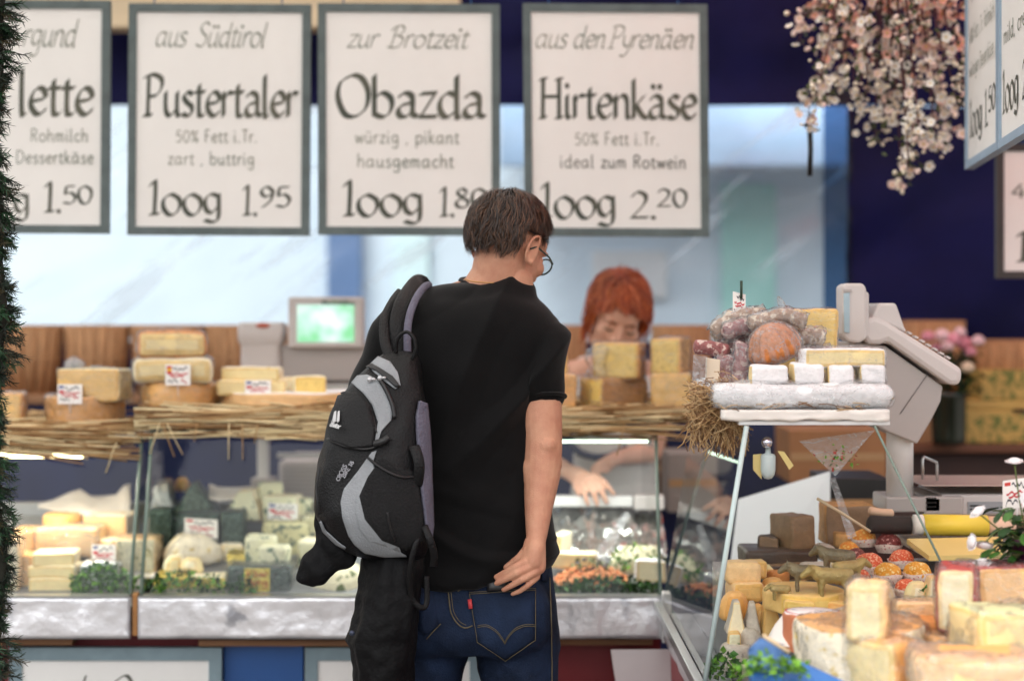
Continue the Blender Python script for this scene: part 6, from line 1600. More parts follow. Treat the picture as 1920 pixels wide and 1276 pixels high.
# ------------------------------------------------------------------ fir garland at the left edge
def garland():
    Yg = 3.72; rnd = random.Random(2)
    t = thing('fir_garland', P(-12, 1846, Yg), 'thick dark green fir garland hanging down the left edge of the picture', 'garland')
    st, nd = MB(), MB()
    core = [P(-14 + 8 * math.sin(k * .55) + 5 * math.sin(k * 1.3), -120 + k * 46, Yg) for k in range(34)]
    st.tube(core, .02, 8)
    edge = lambda py: 30 + 16 * math.sin(py * .021 + .5) + 9 * math.sin(py * .057 + 2)
    for k in range(1250):
        py = rnd.uniform(-100, 1330); i = (py + 120) / 46; c0 = core[int(i)].lerp(core[int(i) + 1], i % 1)
        a = rnd.uniform(-.4, 2 * math.pi - .4); rad = rnd.uniform(.35, 1.0) ** .7 * (edge(py) + 18) * Yg / F
        d1 = V((math.cos(a), math.sin(a), rnd.uniform(-.75, .15))).normalized()
        tip = c0 + d1 * rad
        st.tube([c0, (c0 + tip) / 2 + V((0, 0, .004)), tip], [.0022, .0016, .0008], 4, cap=False)
        n = 26; mi = 0 if rnd.random() < .55 else (1 if rnd.random() < .75 else 2)
        for j in range(n):
            u = .3 + .7 * j / n; p = c0.lerp(tip, u)
            e = V((rnd.gauss(0, 1), rnd.gauss(0, 1), rnd.gauss(0, 1))); e = (e - d1 * e.dot(d1)).normalized()
            dd = (d1 * rnd.uniform(.5, 1.0) + e * rnd.uniform(.5, 1.0) + V((0, 0, -.2))).normalized(); L = rnd.uniform(.012, .024)
            sd = dd.cross(V((rnd.gauss(0, 1), rnd.gauss(0, 1), rnd.gauss(0, 1)))).normalized() * .0009
            nd.add([p - sd, p + sd, p + dd * L * .7 + sd * .8, p + dd * L, p + dd * L * .7 - sd * .8], [(0, 1, 2, 3, 4)], mi, False)
    st.build('stem', mat('fir_stem', (30, 32, 22), .8, .2, 20), t)
    nd.build('needles', [mat('needle_dark', (34, 48, 36), .55, .25, 30), mat('needle_green', (40, 80, 48), .5, .25, 30), mat('needle_brown', (74, 66, 42), .6, .25, 30)], t)
garland()
# ------------------------------------------------------------------ people
def skin_mat(name, c, c2):
    return mat(name, c, .48, .08, 22, col2=c2, bump=.3, bscale=420, sss=.12, spec=.4)
m_skin = skin_mat('skin_man', (196, 136, 110), (214, 160, 130))
m_skin2 = skin_mat('skin_woman', (222, 168, 142), (232, 184, 158))

def head_shapes(mb, H, fem=False):
    A = lambda x, y, z: H @ V((x, y, z))
    R3 = H.to_3x3()
    E = lambda x, y, z, r, M_=None: mb.ell(A(x, y, z), r, R3 @ M_ if M_ else R3, 22, 14)
    E(0, -.01, .03, (.074, .094, .086))
    E(0, .03, -.025, (.063, .062, .082))
    E(0, .05, -.078, (.043, .036, .034))
    E(0, .076, -.098, (.022, .018, .018))
    E(0, .072, .035, (.05, .022, .03))
    for s_ in (-1, 1):
        E(s_ * .04, .062, -.022, (.024, .022, .022))
        E(s_ * .055, .02, -.07, (.014, .034, .026))
        E(s_ * .03, .086, .022, (.02, .008, .007))
        E(s_ * .031, .078, .002, (.014, .0115, .011))
        m_ = Matrix.Rotation(s_ * R(-22), 3, 'Z')
        ear = [A(s_ * (.083 + .006 * math.cos(a)), -.010 - .019 * math.sin(a) * (1 if math.sin(a) > 0 else .7), -.002 + .031 * math.cos(a)) for a in [R(-60) + R(250) * k / 12 for k in range(13)]]
        mb.chain(ear, [.0042] * 13, 8)
        mb.caps(A(s_ * .082, -.004, -.030), A(s_ * .080, .0, -.034), .0065, .006)
        E(s_ * .078, -.006, -.006, (.0055, .017, .028), m_)
        E(s_ * .011, .098, -.034, (.008, .009, .007))
    mb.chain([A(0, .088, .012), A(0, .104, -.014), A(0, .110, -.030)], [.009, .011, .012], 12)
    E(0, .084, -.058, (.022, .012, .005)); E(0, .083, -.067, (.018, .012, .006))

def hair(name, par, H, er, ctr, mask, n, m, w_=.0012, steps=7, step=.011, lift=.012, seed=1, crown=(0, -.45, .9), gravity=.35, loose=.012, sweep=(0, 0, 0), capcut=.16, wild=.5):
    rnd = random.Random(seed); er = V(er); ctr = V(ctr); crown = V(crown).normalized(); sweep = V(sweep)
    mb = MB()
    # close-lying cap below the strands
    vs, fs, keep = [], [], []
    seg, rg = 60, 44
    for i in range(rg + 1):
        th = math.pi * i / rg
        for k in range(seg):
            a = 2 * math.pi * k / seg
            nn = V((math.sin(th) * math.cos(a), math.sin(th) * math.sin(a), math.cos(th)))
            vs.append(H @ (ctr + V((nn.x * er.x, nn.y * er.y, nn.z * er.z)) * (1 + .4 * lift / .09 + .02 * noise.noise(nn * 5)))); keep.append(mask(nn, capcut))
    for i in range(rg):
        for k in range(seg):
            q = (i * seg + k, (i + 1) * seg + k, (i + 1) * seg + (k + 1) % seg, i * seg + (k + 1) % seg)
            if all(keep[j] for j in q): fs.append(q)
    mb.add(vs, fs, 0)
    c = 0
    while c < n:
        nn = V((rnd.gauss(0, 1), rnd.gauss(0, 1), rnd.gauss(0, 1))).normalized()
        if not mask(nn, .02): continue
        c += 1; over = rnd.uniform(-.6, 1.0)
        pts = []; h0 = rnd.uniform(.3, 1.0); L = rnd.uniform(.6, 1.15); clump = noise.noise(nn * 6) * .5
        for i in range(steps):
            p = V((nn.x * er.x, nn.y * er.y, nn.z * er.z)); u = i / (steps - 1)
            pts.append(ctr + p * (1 + lift / .09 * h0 * (.55 + .6 * math.sin(math.pi * min(1, u * 1.1)) + .25 * clump)))
            t = (nn - crown); t = t - nn * t.dot(nn)
            t = t.normalized() if t.length > 1e-4 else V((rnd.gauss(0, 1), rnd.gauss(0, 1), 0)).normalized()
            t = (t + V((0, 0, -gravity)) + sweep + V((noise.noise(nn * 4.5 + V((9, 0, 0))), noise.noise(nn * 4.5 + V((0, 9, 0))), noise.noise(nn * 4.5 + V((0, 0, 9))))) * wild * 1.6 + V((rnd.gauss(0, .16), rnd.gauss(0, .16), rnd.gauss(0, .16)))).normalized()
            n2 = V((p.x + t.x * step * L, p.y + t.y * step * L, p.z + t.z * step * L)); n2 = V((n2.x / er.x, n2.y / er.y, n2.z / er.z)).normalized()
            if not mask(n2, -.16 * over): break
            nn = n2
        if len(pts) < 3: continue
        pts[-1] = pts[-1] + (pts[-1] - ctr).normalized() * rnd.uniform(-.002, loose)
        vv = []; k = len(pts)
        side0 = (pts[1] - pts[0]).cross(pts[0] - ctr).normalized()
        for i, p in enumerate(pts):
            ww = w_ * (1.0, .9)[i < 1] * (1 - .75 * (i / (k - 1)) ** 2)
            vv += [H @ (p - side0 * ww), H @ (p + (p - ctr).normalized() * ww * .5), H @ (p + side0 * ww)]
        ff = []
        for i in range(k - 1): ff += [(i * 3, i * 3 + 1, i * 3 + 4, i * 3 + 3), (i * 3 + 1, i * 3 + 2, i * 3 + 5, i * 3 + 4)]
        mb.add(vv, ff, rnd.choice((0, 0, 1, 1, 2)))
    return mb.build(name, m, par)

# ---- the man, seen from behind -----------------------------------------------------------------------
YM = 3.9
Pm = lambda x, y, d_=0: P(x, y, YM + d_)
man = thing('person', (Pm(872, 600).x, YM, 0), 'man in black T-shirt and jeans seen from behind, one hand at his back pocket', 'person')
HM = Matrix.Translation(Pm(952, 466, .01)) @ Matrix.Rotation(R(-38), 4, 'Z') @ Matrix.Rotation(R(-20), 4, 'X') @ Matrix.Rotation(R(4), 4, 'Y')
bm_ = MB()
head_shapes(bm_, HM)
# neck and trunk
bm_.chain([HM @ V((0, -.012, -.03)), Pm(933, 520, .0), Pm(918, 556, .01)], [.062, .062, .072], 20)
bm_.chain([Pm(905, 556, .01), Pm(800, 585, .01)], [.052, .045], 16)
bm_.chain([Pm(905, 560, .01), Pm(976, 604, .0)], [.048, .034], 16)
bm_.silo([(575, 760, 1000, YM, .07), (640, 735, 1015, YM, .095), (800, 735, 1005, YM, .10), (1000, 725, 1010, YM, .105), (1120, 725, 1022, YM, .105), (1180, 730, 1020, YM, .09)], 28, 2.2)
for hx, kx, ax_ in ((798, 800, 800), (962, 966, 968)):
    bm_.chain([Pm(hx, 1160, 0), Pm(kx, 1500, .0), Pm(ax_, 1800, .02)], [.085, .055, .04], 16)
# right arm hanging, hand at the back pocket
SH, EL, WR = Pm(1006, 640, -.022), Pm(1018, 836, -.075), Pm(1006, 1004, -.15)
bm_.chain([SH, Pm(1014, 720, -.045), EL], [.046, .0475, .044], 18)
bm_.chain([EL, Pm(1016, 890, -.09), Pm(1010, 950, -.12), WR], [.044, .042, .032, .0235], 18)
bm_.caps(Pm(1024, 836, -.098), Pm(1026, 850, -.098), .026, .022)
bm_.caps(Pm(1030, 868, -.085), Pm(1026, 912, -.10), .030, .022)
bm_.caps(Pm(1002, 876, -.09), Pm(1004, 930, -.11), .030, .022)
bm_.caps(Pm(1000, 740, -.06), Pm(1004, 800, -.075), .036, .030)
# palm and fingers
D = -.168
bm_.chain([WR, Pm(1003, 1030, D), Pm(1000, 1052, D - .004)], [.0225, .0215, .021], 16)
bm_.chain([Pm(998, 1018, -.158), Pm(990, 1048, D)], [.019, .017], 14)
bm_.chain([Pm(1008, 1020, -.158), Pm(1010, 1062, D)], [.0185, .0165], 14)
bm_.chain([Pm(1005, 1040, -.166), Pm(1000, 1074, D)], [.018, .0155], 14)
for kn, pp, dd, tp, r in (((990, 1049, -.178), (966, 1062, -.188), (948, 1072, -.178), (930, 1081, -.166), .0081),
                          ((999, 1060, -.181), (969, 1074, -.192), (950, 1084, -.181), (931, 1093, -.168), .0082),
                          ((1005, 1071, -.180), (979, 1086, -.190), (961, 1096, -.180), (944, 1105, -.168), .0077),
                          ((1007, 1081, -.173), (989, 1097, -.182), (975, 1107, -.174), (961, 1113, -.167), .0068)):
    bm_.chain([Pm(*kn), Pm(*pp), Pm(*dd), Pm(*tp)], [r * 1.12, r, r * .92, r * .74], 12)
bm_.chain([Pm(994, 1026, -.158), Pm(975, 1046, -.160), Pm(962, 1056, -.152), Pm(950, 1063, -.148)], [.014, .0115, .0105, .008], 12)
# left arm, bent forward out of sight
bm_.chain([Pm(735, 632, .0), Pm(706, 770, .03), Pm(700, 830, .06)], [.055, .045, .04], 16)
bm_.chain([Pm(700, 830, .06), Pm(760, 850, .22), Pm(800, 840, .30)], [.04, .034, .025], 16)
bm_.chain([Pm(800, 840, .30), Pm(822, 838, .36)], [.028, .022], 12)
for k in range(4): bm_.chain([Pm(818 + k * 3, 828 + k * 7, .36), Pm(836, 828 + k * 7, .40), Pm(848, 836 + k * 6, .41)], [.0095, .009, .007], 10)
bm_.chain([Pm(812, 826, .33), Pm(826, 816, .36)], [.011, .008], 10)
body = remesh(bm_, .0026, 6, .5)
body.build('body', m_skin, man)
# eyes, brows
for s_ in (-1, 1):
    MB().ell(HM @ V((s_ * .031, .083, .003)), (.0085, .0085, .0085), None, 14, 10).build('eye', mat('eye_white', (230, 226, 220), .2, .03, 8), man)
    MB().tube([HM @ V((s_ * .014, .096, .020)), HM @ V((s_ * .032, .095, .026)), HM @ V((s_ * .05, .084, .021))], [.002, .003, .0015], 6).build('eyebrow', mat('brow', (60, 44, 34), .8, .2, 20), man)
m_hair = [mat('hair_dark', (34, 23, 16), .4, .3, 18, stretch=(1, 1, .4)), mat('hair_brown', (62, 41, 28), .38, .3, 18), mat('hair_light', (96, 64, 42), .38, .25, 18)]
def mask_m(n, pad):
    x = abs(n.x)
    if n.y < -.05: lo = -.60 if x < .5 else -.60 + (x - .5) * .5
    elif n.y < .38: lo = -.12 if n.y > .14 else (-.25 + .05)
    else: lo = .1 + (n.y - .38) * 1.15
    if x > .78 and -.30 < n.y < .22 and n.z < .0: return False
    return n.z > lo + pad
hair('hair', man, HM, (.076, .096, .090), (0, -.01, .03), mask_m, 10500, m_hair, .00072, 8, .0085, .020, 3, loose=.009, sweep=(.0, -.25, 0), wild=.75)
# glasses
gm = mat('glasses_frame', (20, 44, 36), .3, .2, 9)
gl = MB()
for s_ in (-1, 1):
    ring = [HM @ V((s_ * .034 + .026 * math.cos(a), .107 - .010 * abs(s_ * .034 + .026 * math.cos(a)) / .06, -.004 + .019 * math.sin(a))) for a in [2 * math.pi * k / 24 for k in range(25)]]
    gl.tube(ring, .0021, 6, cap=False)
    gl.tube([HM @ V((s_ * .060, .098, .004)), HM @ V((s_ * .076, .06, .006)), HM @ V((s_ * .083, .0, .008)), HM @ V((s_ * .082, -.018, -.004))], .0022, 6)
gl.tube([HM @ V((-.009, .109, .0)), HM @ V((0, .112, .004)), HM @ V((.009, .109, .0))], .002, 6)
go = gl.build('glasses', gm, man)
for s_ in (-1, 1):
    MB().add([HM @ V((s_ * .034 + .025 * math.cos(a), .106 - .010 * abs(s_ * .034 + .025 * math.cos(a)) / .06, -.004 + .018 * math.sin(a))) for a in [2 * math.pi * k / 20 for k in range(20)]], [tuple(range(20))], 0, False).build('lens', m_glass, go)

# T-shirt
def fold(p, nrm):
    h = 0
    q = V((p.x * 1.0, p.y * .4, p.z))
    u = q.x * .80 - q.z * .60; v = q.x * .6 + q.z * .8
    wv = noise.noise(V((u * 7 + 3, v * 2.0, .5)))
    h += .022 * (1 - min(1, abs(wv) * 3.2)) * (.4 + .6 * max(0, min(1, (p.z - 1.15) / .25)))
    u2 = q.x * .35 + q.z * .94
    h += .012 * (1 - min(1, abs(noise.noise(V((u2 * 13, (q.x - q.z * .3) * 2.5, 4.5)))) * 3)) * max(0, min(1, (1.22 - p.z) / .2))
    h += .003 * noise.noise(p * 9) + .001 * noise.noise(p * 26)
    return h
ts = MB()
ts.silo([(529, 866, 992, 3.915, .052), (538, 812, 1002, 3.91, .072), (558, 765, 1008, 3.905, .09), (572, 748, 1023, 3.90, .102), (590, 730, 1038, 3.90, .114), (612, 720, 1046, 3.9, .122), (645, 712, 1044, 3.90, .127), (700, 712, 1026, 3.90, .132),
         (800, 708, 1022, 3.90, .134), (900, 702, 1024, 3.90, .137), (1000, 698, 1036, 3.90, .142), (1050, 696, 1038, 3.90, .144), (1078, 696, 1034, 3.90, .143)], 56, 2.25, 4)
ts.chain([Pm(982, 600, -.005), Pm(1006, 640, -.022), Pm(1015, 736, -.048)], [.055, .062, .0535], 22)
ts.chain([Pm(765, 592, .0), Pm(738, 635, .0), Pm(708, 730, .02)], [.052, .062, .055], 22)
tee = remesh(ts, .0058, 4, .5, fold)
for i, p in enumerate(tee.v):                        # slanting hem, open neck
    if p.z < 1.04: tee.v[i] = p + V((0, 0, (p.x + .1) * .16 * min(1, (1.04 - p.z) / .05)))
m_tee = mat('black_cotton', (6, 6, 7), .75, .2, 20, bump=.08, bscale=300, spec=.15, sheen=.10)
tee.build('t_shirt', m_tee, man)
tee_b = bvh(tee)
nk = [Pm(928 + 64 * math.cos(a), 534 + 8 * math.sin(a) + 16 * math.cos(a) * .5, -.060 * math.sin(a) + .012) for a in [2 * math.pi * k / 40 for k in range(41)]]
MB().tube(nk, .0062, 8, cap=False).build('collar', m_tee, man)
a0 = Pm(1015, 736, -.048); ax = (a0 - Pm(1006, 630, -.02)).normalized()
u_ = ax.cross(V((0, 1, 0))).normalized(); v_ = ax.cross(u_)
MB().tube([a0 + ax * .012 + u_ * .0535 * math.cos(a) + v_ * .0535 * math.sin(a) for a in [2 * math.pi * k / 36 for k in range(37)]], .0045, 8, cap=False).build('sleeve_hem', m_tee, man)
bb_ = bvh(body)
ch = [hit(bb_, x, y, .0012) for x, y in smooth_line([(872, 524), (890, 528), (920, 530), (950, 531), (978, 534)], 8)]
MB().tube(ch, .0012, 6, cap=False).build('necklace', mat('gold', (214, 160, 96), .3, .1, 20, metal=.8), man)

# jeans
def jf(p, nrm):
    h = .0035 * noise.noise(p * 7) + .0016 * noise.noise(p * 19)
    q = noise.noise(V(((p.x * .6 + p.z * 1.0) * 12, (p.x - p.z * .5) * 3, 2.2)))
    h += .006 * (1 - min(1, abs(q) * 3.4)) * max(0, min(1, (.86 - p.z) / .1))
    return h
jn = MB()
jn.silo([(1040, 712, 1030, 3.90, .122), (1080, 708, 1038, 3.90, .134), (1130, 704, 1044, 3.895, .142), (1180, 702, 1046, 3.89, .14), (1212, 704, 1046, 3.90, .12)], 48, 2.4, 4)
for cx_ in (792, 958): jn.ell(P(cx_, 1150, 3.815), (.092, .075, .10), None, 24, 16)
jn.silo([(1170, 704, 870, 3.9, .12), (1225, 704, 876, 3.9, .105), (1276, 705, 864, 3.9, .10), (1330, 706, 860, 3.9, .095), (1500, 722, 866, 3.9, .085), (1700, 736, 860, 3.91, .08), (1835, 740, 862, 3.92, .085)], 32, 2.2, 4)
jn.silo([(1170, 874, 1046, 3.9, .12), (1225, 892, 1047, 3.9, .105), (1276, 902, 1046, 3.9, .10), (1330, 905, 1046, 3.9, .095), (1500, 896, 1038, 3.9, .085), (1700, 902, 1026, 3.91, .08), (1835, 902, 1026, 3.92, .085)], 32, 2.2, 4)
jeans = remesh(jn, .0066, 5, .5, jf)
m_denim = mat('denim', (15, 23, 39), .8, .25, 9, col2=(35, 50, 77), bump=.35, bscale=260, spec=.2)
jo = jeans.build('jeans', m_denim, man)
jb = bvh(jeans)
m_thread = mat('thread', (98, 88, 66), .7, .15, 50); m_seam = mat('denim_edge', (40, 62, 100), .8, .2, 40)
patch(jb, [(878, 1107), (1004, 1101), (1004, 1198), (947, 1237), (893, 1202)], .0022, 3).build('back_pocket', m_denim, man, solid=.003)
patch(jb, [(786, 1112), (812, 1108), (822, 1172), (796, 1190), (786, 1180)], .0022, 2).build('back_pocket', m_denim, man, solid=.003)
def stitch(name, px, r=.0008, m=None, off=.0052, closed=False):
    q = [hit(jb, x, y, off) for x, y in px]
    return MB().tube(q, r, 6).build(name, m or m_thread, man)
dense = lambda pts, n: [(a[0] + (b[0] - a[0]) * i / n, a[1] + (b[1] - a[1]) * i / n) for a, b in zip(pts, pts[1:]) for i in range(n)] + [pts[-1]]
for off in (0, 3.2):
    stitch('pocket_stitching', dense([(880, 1110 + off), (1002, 1104 + off)], 12))
    stitch('pocket_stitching', smooth_line([(895, 1172 + off), (912, 1170 + off), (930, 1178 + off), (942, 1192 + off), (947, 1201 + off)], 4))
    stitch('pocket_stitching', smooth_line([(947, 1201 + off), (953, 1190 + off), (966, 1176 + off), (984, 1169 + off), (1003, 1170 + off)], 4))
stitch('pocket_stitching', dense([(880, 1112), (895, 1201), (947, 1235), (1002, 1197), (1002, 1106)], 8))
stitch('seam', smooth_line([(838, 1084), (842, 1120), (846, 1148), (858, 1168), (872, 1176), (886, 1172)], 6), .0016, off=.003)
stitch('seam', smooth_line([(843, 1086), (847, 1120), (851, 1146), (862, 1164), (874, 1171)], 6), .0009, off=.003)
stitch('side_seam', smooth_line([(1029, 1082), (1030, 1120), (1032, 1180), (1033, 1276), (1030, 1400)], 8), .0014, off=.003)
stitch('yoke_seam', smooth_line([(858, 1108), (880, 1098), (930, 1086), (1000, 1078)], 6), .0012, off=.003)
stitch('yoke_seam', smooth_line([(800, 1196), (812, 1182), (826, 1168)], 4), .0012, off=.003)
patch(jb, [(877, 1124), (884, 1123), (886, 1140), (879, 1141)], .007, 1).build('red_tab', mat('red_tab', (196, 60, 64), .6, .1, 20), man, solid=.002)
for x_ in (815, 1012): patch(jb, [(x_, 1062), (x_ + 11, 1062), (x_ + 12, 1090), (x_ + 1, 1090)], .005, 1).build('belt_loop', m_denim, man, solid=.003)
for hx in (800, 964):
    c = P(hx, 1846, 3.86)
    mb = MB(); mb.chain([V((c.x, 3.86, .05)), V((c.x, 4.0, .045)), V((c.x + .01, 4.09, .035))], [.045, .045, .035], 16)
    remesh(mb, .008, 3).build('shoe', m_blk, man)
wal = patch(jb, [(911, 1070), (952, 1068), (954, 1108), (914, 1110)], .010, 2)
tag(wal.build('wallet', mat('black_leather', (26, 25, 27), .35, .2, 12, bump=.2), solid=.008), 'black leather wallet sticking out of the jeans back pocket', 'wallet')

# ---- backpack on his left shoulder ---------------------------------------------------------------------
pack = thing('backpack', P(705, 1046, 3.68), 'black and grey backpack hanging from the left shoulder of the man', 'backpack')
def pwob(a, z): return .05 * noise.noise(V((math.cos(a) * 2, math.sin(a) * 2, z * 9))) + .02 * noise.noise(V((math.cos(a) * 5, math.sin(a) * 5, z * 22)))
pk = MB()
pk.silo([(658, 728, 766, 3.73, .02), (668, 712, 784, 3.72, .04), (695, 684, 792, 3.71, .06), (740, 645, 797, 3.70, .075), (790, 616, 800, 3.69, .088), (860, 600, 804, 3.68, .10), (940, 590, 807, 3.67, .105), (985, 606, 808, 3.67, .10), (1015, 628, 806, 3.68, .09), (1036, 662, 800, 3.69, .07), (1048, 712, 788, 3.70, .035)], 60, 2.7, 5, pwob)
def pk_disp(p, n):
    return .004 * noise.noise(p * 14) + .002 * noise.noise(p * 30)
pkm = remesh(pk, .005, 4, .5, pk_disp)
m_nyl = mat('black_nylon', (7, 7, 9), .46, .25, 12, bump=.35, bscale=240, spec=.3)
m_nylg = mat('grey_nylon', (142, 146, 150), .6, .1, 12, bump=.3, bscale=240)
m_lav = mat('grey_padding', (98, 96, 112), .75, .1, 30, bump=.5, bscale=160)
m_mesh = mat('black_mesh', (14, 14, 16), .9, .3, 90, bump=.5, bscale=200)
pkm.build('bag', m_nyl, pack)
pb = bvh(pkm)
def pp(name, poly, m, off=.003, cuts=3, solid=.003): return patch(pb, poly, off, cuts, 3.6).build(name, m, pack, solid=solid)
pp('grey_panel', [(692, 688), (711, 670), (732, 680), (746, 699), (751, 723), (741, 730), (722, 716), (703, 700)], m_nylg)
pp('grey_panel', [(661, 719), (672, 706), (690, 704), (705, 711), (720, 727), (737, 768), (733, 788), (715, 809), (708, 832), (702, 830), (709, 792), (698, 760), (682, 738)], m_nylg)
pp('grey_panel', [(706, 845), (700, 866), (676, 903), (668, 929), (666, 960), (672, 988), (690, 1011), (727, 1022), (752, 1034), (762, 1040), (719, 1041), (684, 1034), (665, 1018), (654, 1002), (643, 968), (640, 942), (646, 916), (672, 882), (697, 848)], m_nylg)
pp('piping', [(604, 975), (612, 992), (636, 1014), (650, 1024), (648, 1027), (630, 1018), (607, 994), (601, 976)], m_nylg, .003, 2, .002)
pp('side_padding', [(783, 752), (794, 756), (799, 800), (802, 850), (803, 900), (805, 950), (806, 985), (803, 1010), (796, 1000), (789, 940), (783, 880), (779, 820), (778, 780)], m_lav, .006, 3, .008)
pp('mesh_pocket', [(716, 858), (756, 880), (778, 884), (790, 960), (792, 1012), (762, 1028), (716, 1010), (684, 972), (674, 930), (690, 894)], m_mesh, .0035, 3, .003)
pp('front_pocket', [(640, 740), (672, 738), (694, 762), (704, 800), (700, 838), (660, 842), (624, 828), (622, 790)], m_nyl, .005, 3, .008)
pp('zip_flap', [(690, 692), (706, 698), (724, 712), (742, 728), (750, 726), (736, 708), (714, 694), (700, 686)], m_blk, .007, 2, .004)
zp = lambda pts, r=.0022, m=m_blk, nm='zip': MB().tube([hit(pb, x, y, .006, 3.6) for x, y in smooth_line(pts, 6)], r, 6).build(nm, m, pack)
zp([(636, 742), (656, 738), (680, 752), (698, 780), (706, 812)]); zp([(618, 824), (650, 838), (690, 842), (716, 832)], .003)
zp([(713, 714), (724, 732), (734, 756), (739, 784)], .005); zp([(604, 878), (598, 920), (602, 962)], .002)
zp([(690, 858), (716, 878), (752, 894), (780, 892)], .003); zp([(726, 960), (730, 984), (740, 1010)], .0025)
m_silv = mat('silver_pull', (190, 190, 192), .3, .1, 20, metal=.7)
for x, y in ((713, 713), (681, 690)):
    q = hit(pb, x, y, .010, 3.6); MB().ell(q, (.006, .004, .006), None, 12, 8).ell(q + V((.008, -.003, .001)), (.006, .003, .003), None, 10, 6).build('zip_pull', m_silv, pack)
# emblem and lettering
m_logo = mat('logo_white', (206, 206, 206), .6, .04, 20)
lg = MB()
for poly in ([(634, 776), (637, 774), (637, 792), (633, 796), (631, 790)], [(640, 775), (643, 774), (643, 792), (640, 795), (638, 792)], [(629, 790), (632, 797), (636, 799), (640, 797), (638, 802), (632, 801)]):
    p_ = patch(pb, poly, .0125, 1, 3.6); lg.add(p_.v, p_.f)
lg.build('emblem', m_logo, pack, solid=.001)
def label_on(tree, text, p0, dx, dy, sz, nm, m, off, mono=True):
    qd, wd = pen(text, .32, mono=True); mb = MB(); ln = math.hypot(dx, dy); ux, uy = dx / ln, dy / ln; k = ln / wd
    write(mb, qd, lambda u, v, e: hit(tree, p0[0] + ux * u * k + uy * v * sz, p0[1] + uy * u * k - ux * v * sz, off + e * 6, 3.6))
    return mb.build(nm, m, pack)
label_on(pb, 'deuter', (627, 800), 19, 9, 6.0, 'lettering', m_logo, .0125)
label_on(pb, 'CROSS', (638, 902), 16, -29, 4.2, 'lettering', mat('logo_grey', (150, 150, 156), .6, .05, 20), .005)
label_on(pb, 'BIKE 18', (648, 896), 17, -29, 4.2, 'lettering', MATS['logo_grey'], .005)
# straps
def ribbon(pts, w_, th, nm, m, par):
    mb = MB(); n = len(pts); rg = []
    for i, p in enumerate(pts):
        t = (pts[min(i + 1, n - 1)] - pts[max(i - 1, 0)]).normalized(); s_ = t.cross(V((.25, -1, .1))).normalized(); nn = s_.cross(t)
        ww = w_[i] if isinstance(w_, list) else w_
        rg.append([p + s_ * ww * math.cos(a) + nn * th * math.sin(a) for a in [2 * math.pi * k / 12 for k in range(12)]])
    return mb.rings(rg).build(nm, m, par)
sp = lambda pts: [P(*p) for p in smooth_line(pts, 6)]
ribbon(sp([(757, 690, 3.735), (752, 650, 3.742), (751, 610, 3.755), (760, 572, 3.79), (776, 546, 3.86), (788, 534, 3.92), (790, 545, 4.0), (775, 600, 4.05), (750, 700, 4.06)]), .026, .006, 'shoulder_strap', m_nyl, pack)
ribbon(sp([(764, 664, 3.726), (764, 620, 3.732), (769, 588, 3.75), (781, 558, 3.79), (796, 538, 3.85), (806, 534, 3.90)]), .0085, .006, 'strap_lining', m_lav, pack)
ribbon(sp([(731, 668, 3.70), (722, 640, 3.72), (722, 600, 3.76), (738, 566, 3.82), (752, 548, 3.88)]), .012, .005, 'shoulder_strap', m_nyl, pack)
MB().tube(sp([(742, 664, 3.70), (746, 634, 3.69), (762, 622, 3.685), (776, 634, 3.68), (779, 656, 3.68), (773, 674, 3.685)]), .004, 8).build('carry_loop', m_nyl, pack)
ribbon(sp([(776, 836, 3.60), (786, 870, 3.59), (782, 910, 3.60)]), .012, .004, 'compression_strap', m_nyl, pack)
ribbon(sp([(795, 985, 3.60), (806, 1010, 3.59), (814, 1040, 3.60), (812, 1062, 3.61)]), .008, .003, 'compression_strap', m_nyl, pack)
ribbon(sp([(788, 1000, 3.60), (776, 1030, 3.59), (768, 1075, 3.60), (772, 1120, 3.62), (790, 1138, 3.63), (800, 1128, 3.64), (800, 1080, 3.64)]), .006, .0025, 'loose_strap', m_nyl, pack)
MB().tube(sp([(702, 832, 3.585), (716, 828, 3.58), (728, 820, 3.585)]), .008, 8).build('buckle', m_blk, pack)

# ---- black jacket slung under the backpack -------------------------------------------------------------
jk = thing('jacket', P(720, 1480, 3.68), 'black jacket hanging down from under the backpack', 'jacket')
def jw(a, z): return .16 * noise.noise(V((math.cos(a) * 1.6, math.sin(a) * 1.6, z * 1.4))) + .10 * noise.noise(V((math.cos(a) * 4, math.sin(a) * 4, z * 2.5)))
jm = MB()
jm.silo([(1020, 690, 790, 3.70, .05), (1050, 676, 800, 3.69, .065), (1100, 672, 792, 3.68, .075), (1150, 668, 786, 3.67, .075), (1180, 658, 784, 3.67, .075), (1200, 650, 782, 3.67, .07), (1225, 660, 780, 3.67, .07), (1276, 664, 780, 3.68, .07), (1380, 668, 776, 3.69, .065), (1500, 680, 770, 3.70, .05)], 60, 2.1, 5, jw)
m_jk = mat('black_softshell', (6, 6, 8), .65, .25, 8, bump=.3, bscale=90, spec=.2)
remesh(jm, .006, 3, .5, lambda p, n: .014 * noise.noise(V((p.x * 24, p.y * 24, p.z * 4))) + .003 * noise.noise(p * 40)).build('drape', m_jk, jk)
jm = MB()
jm.silo([(940, 596, 626, 3.68, .02), (975, 590, 652, 3.68, .022), (1015, 583, 674, 3.67, .022), (1045, 570, 674, 3.67, .022), (1066, 556, 660, 3.67, .02), (1080, 549, 628, 3.67, .018), (1091, 550, 600, 3.67, .015), (1100, 560, 588, 3.67, .010)], 40, 2.6, 5, jw)
remesh(jm, .0045, 1, .5, lambda p, n: .015 * noise.noise(V((p.x * 22 + p.z * 16, p.y * 20, p.z * 7))) + .003 * noise.noise(p * 40)).build('sleeve', m_jk, jk)
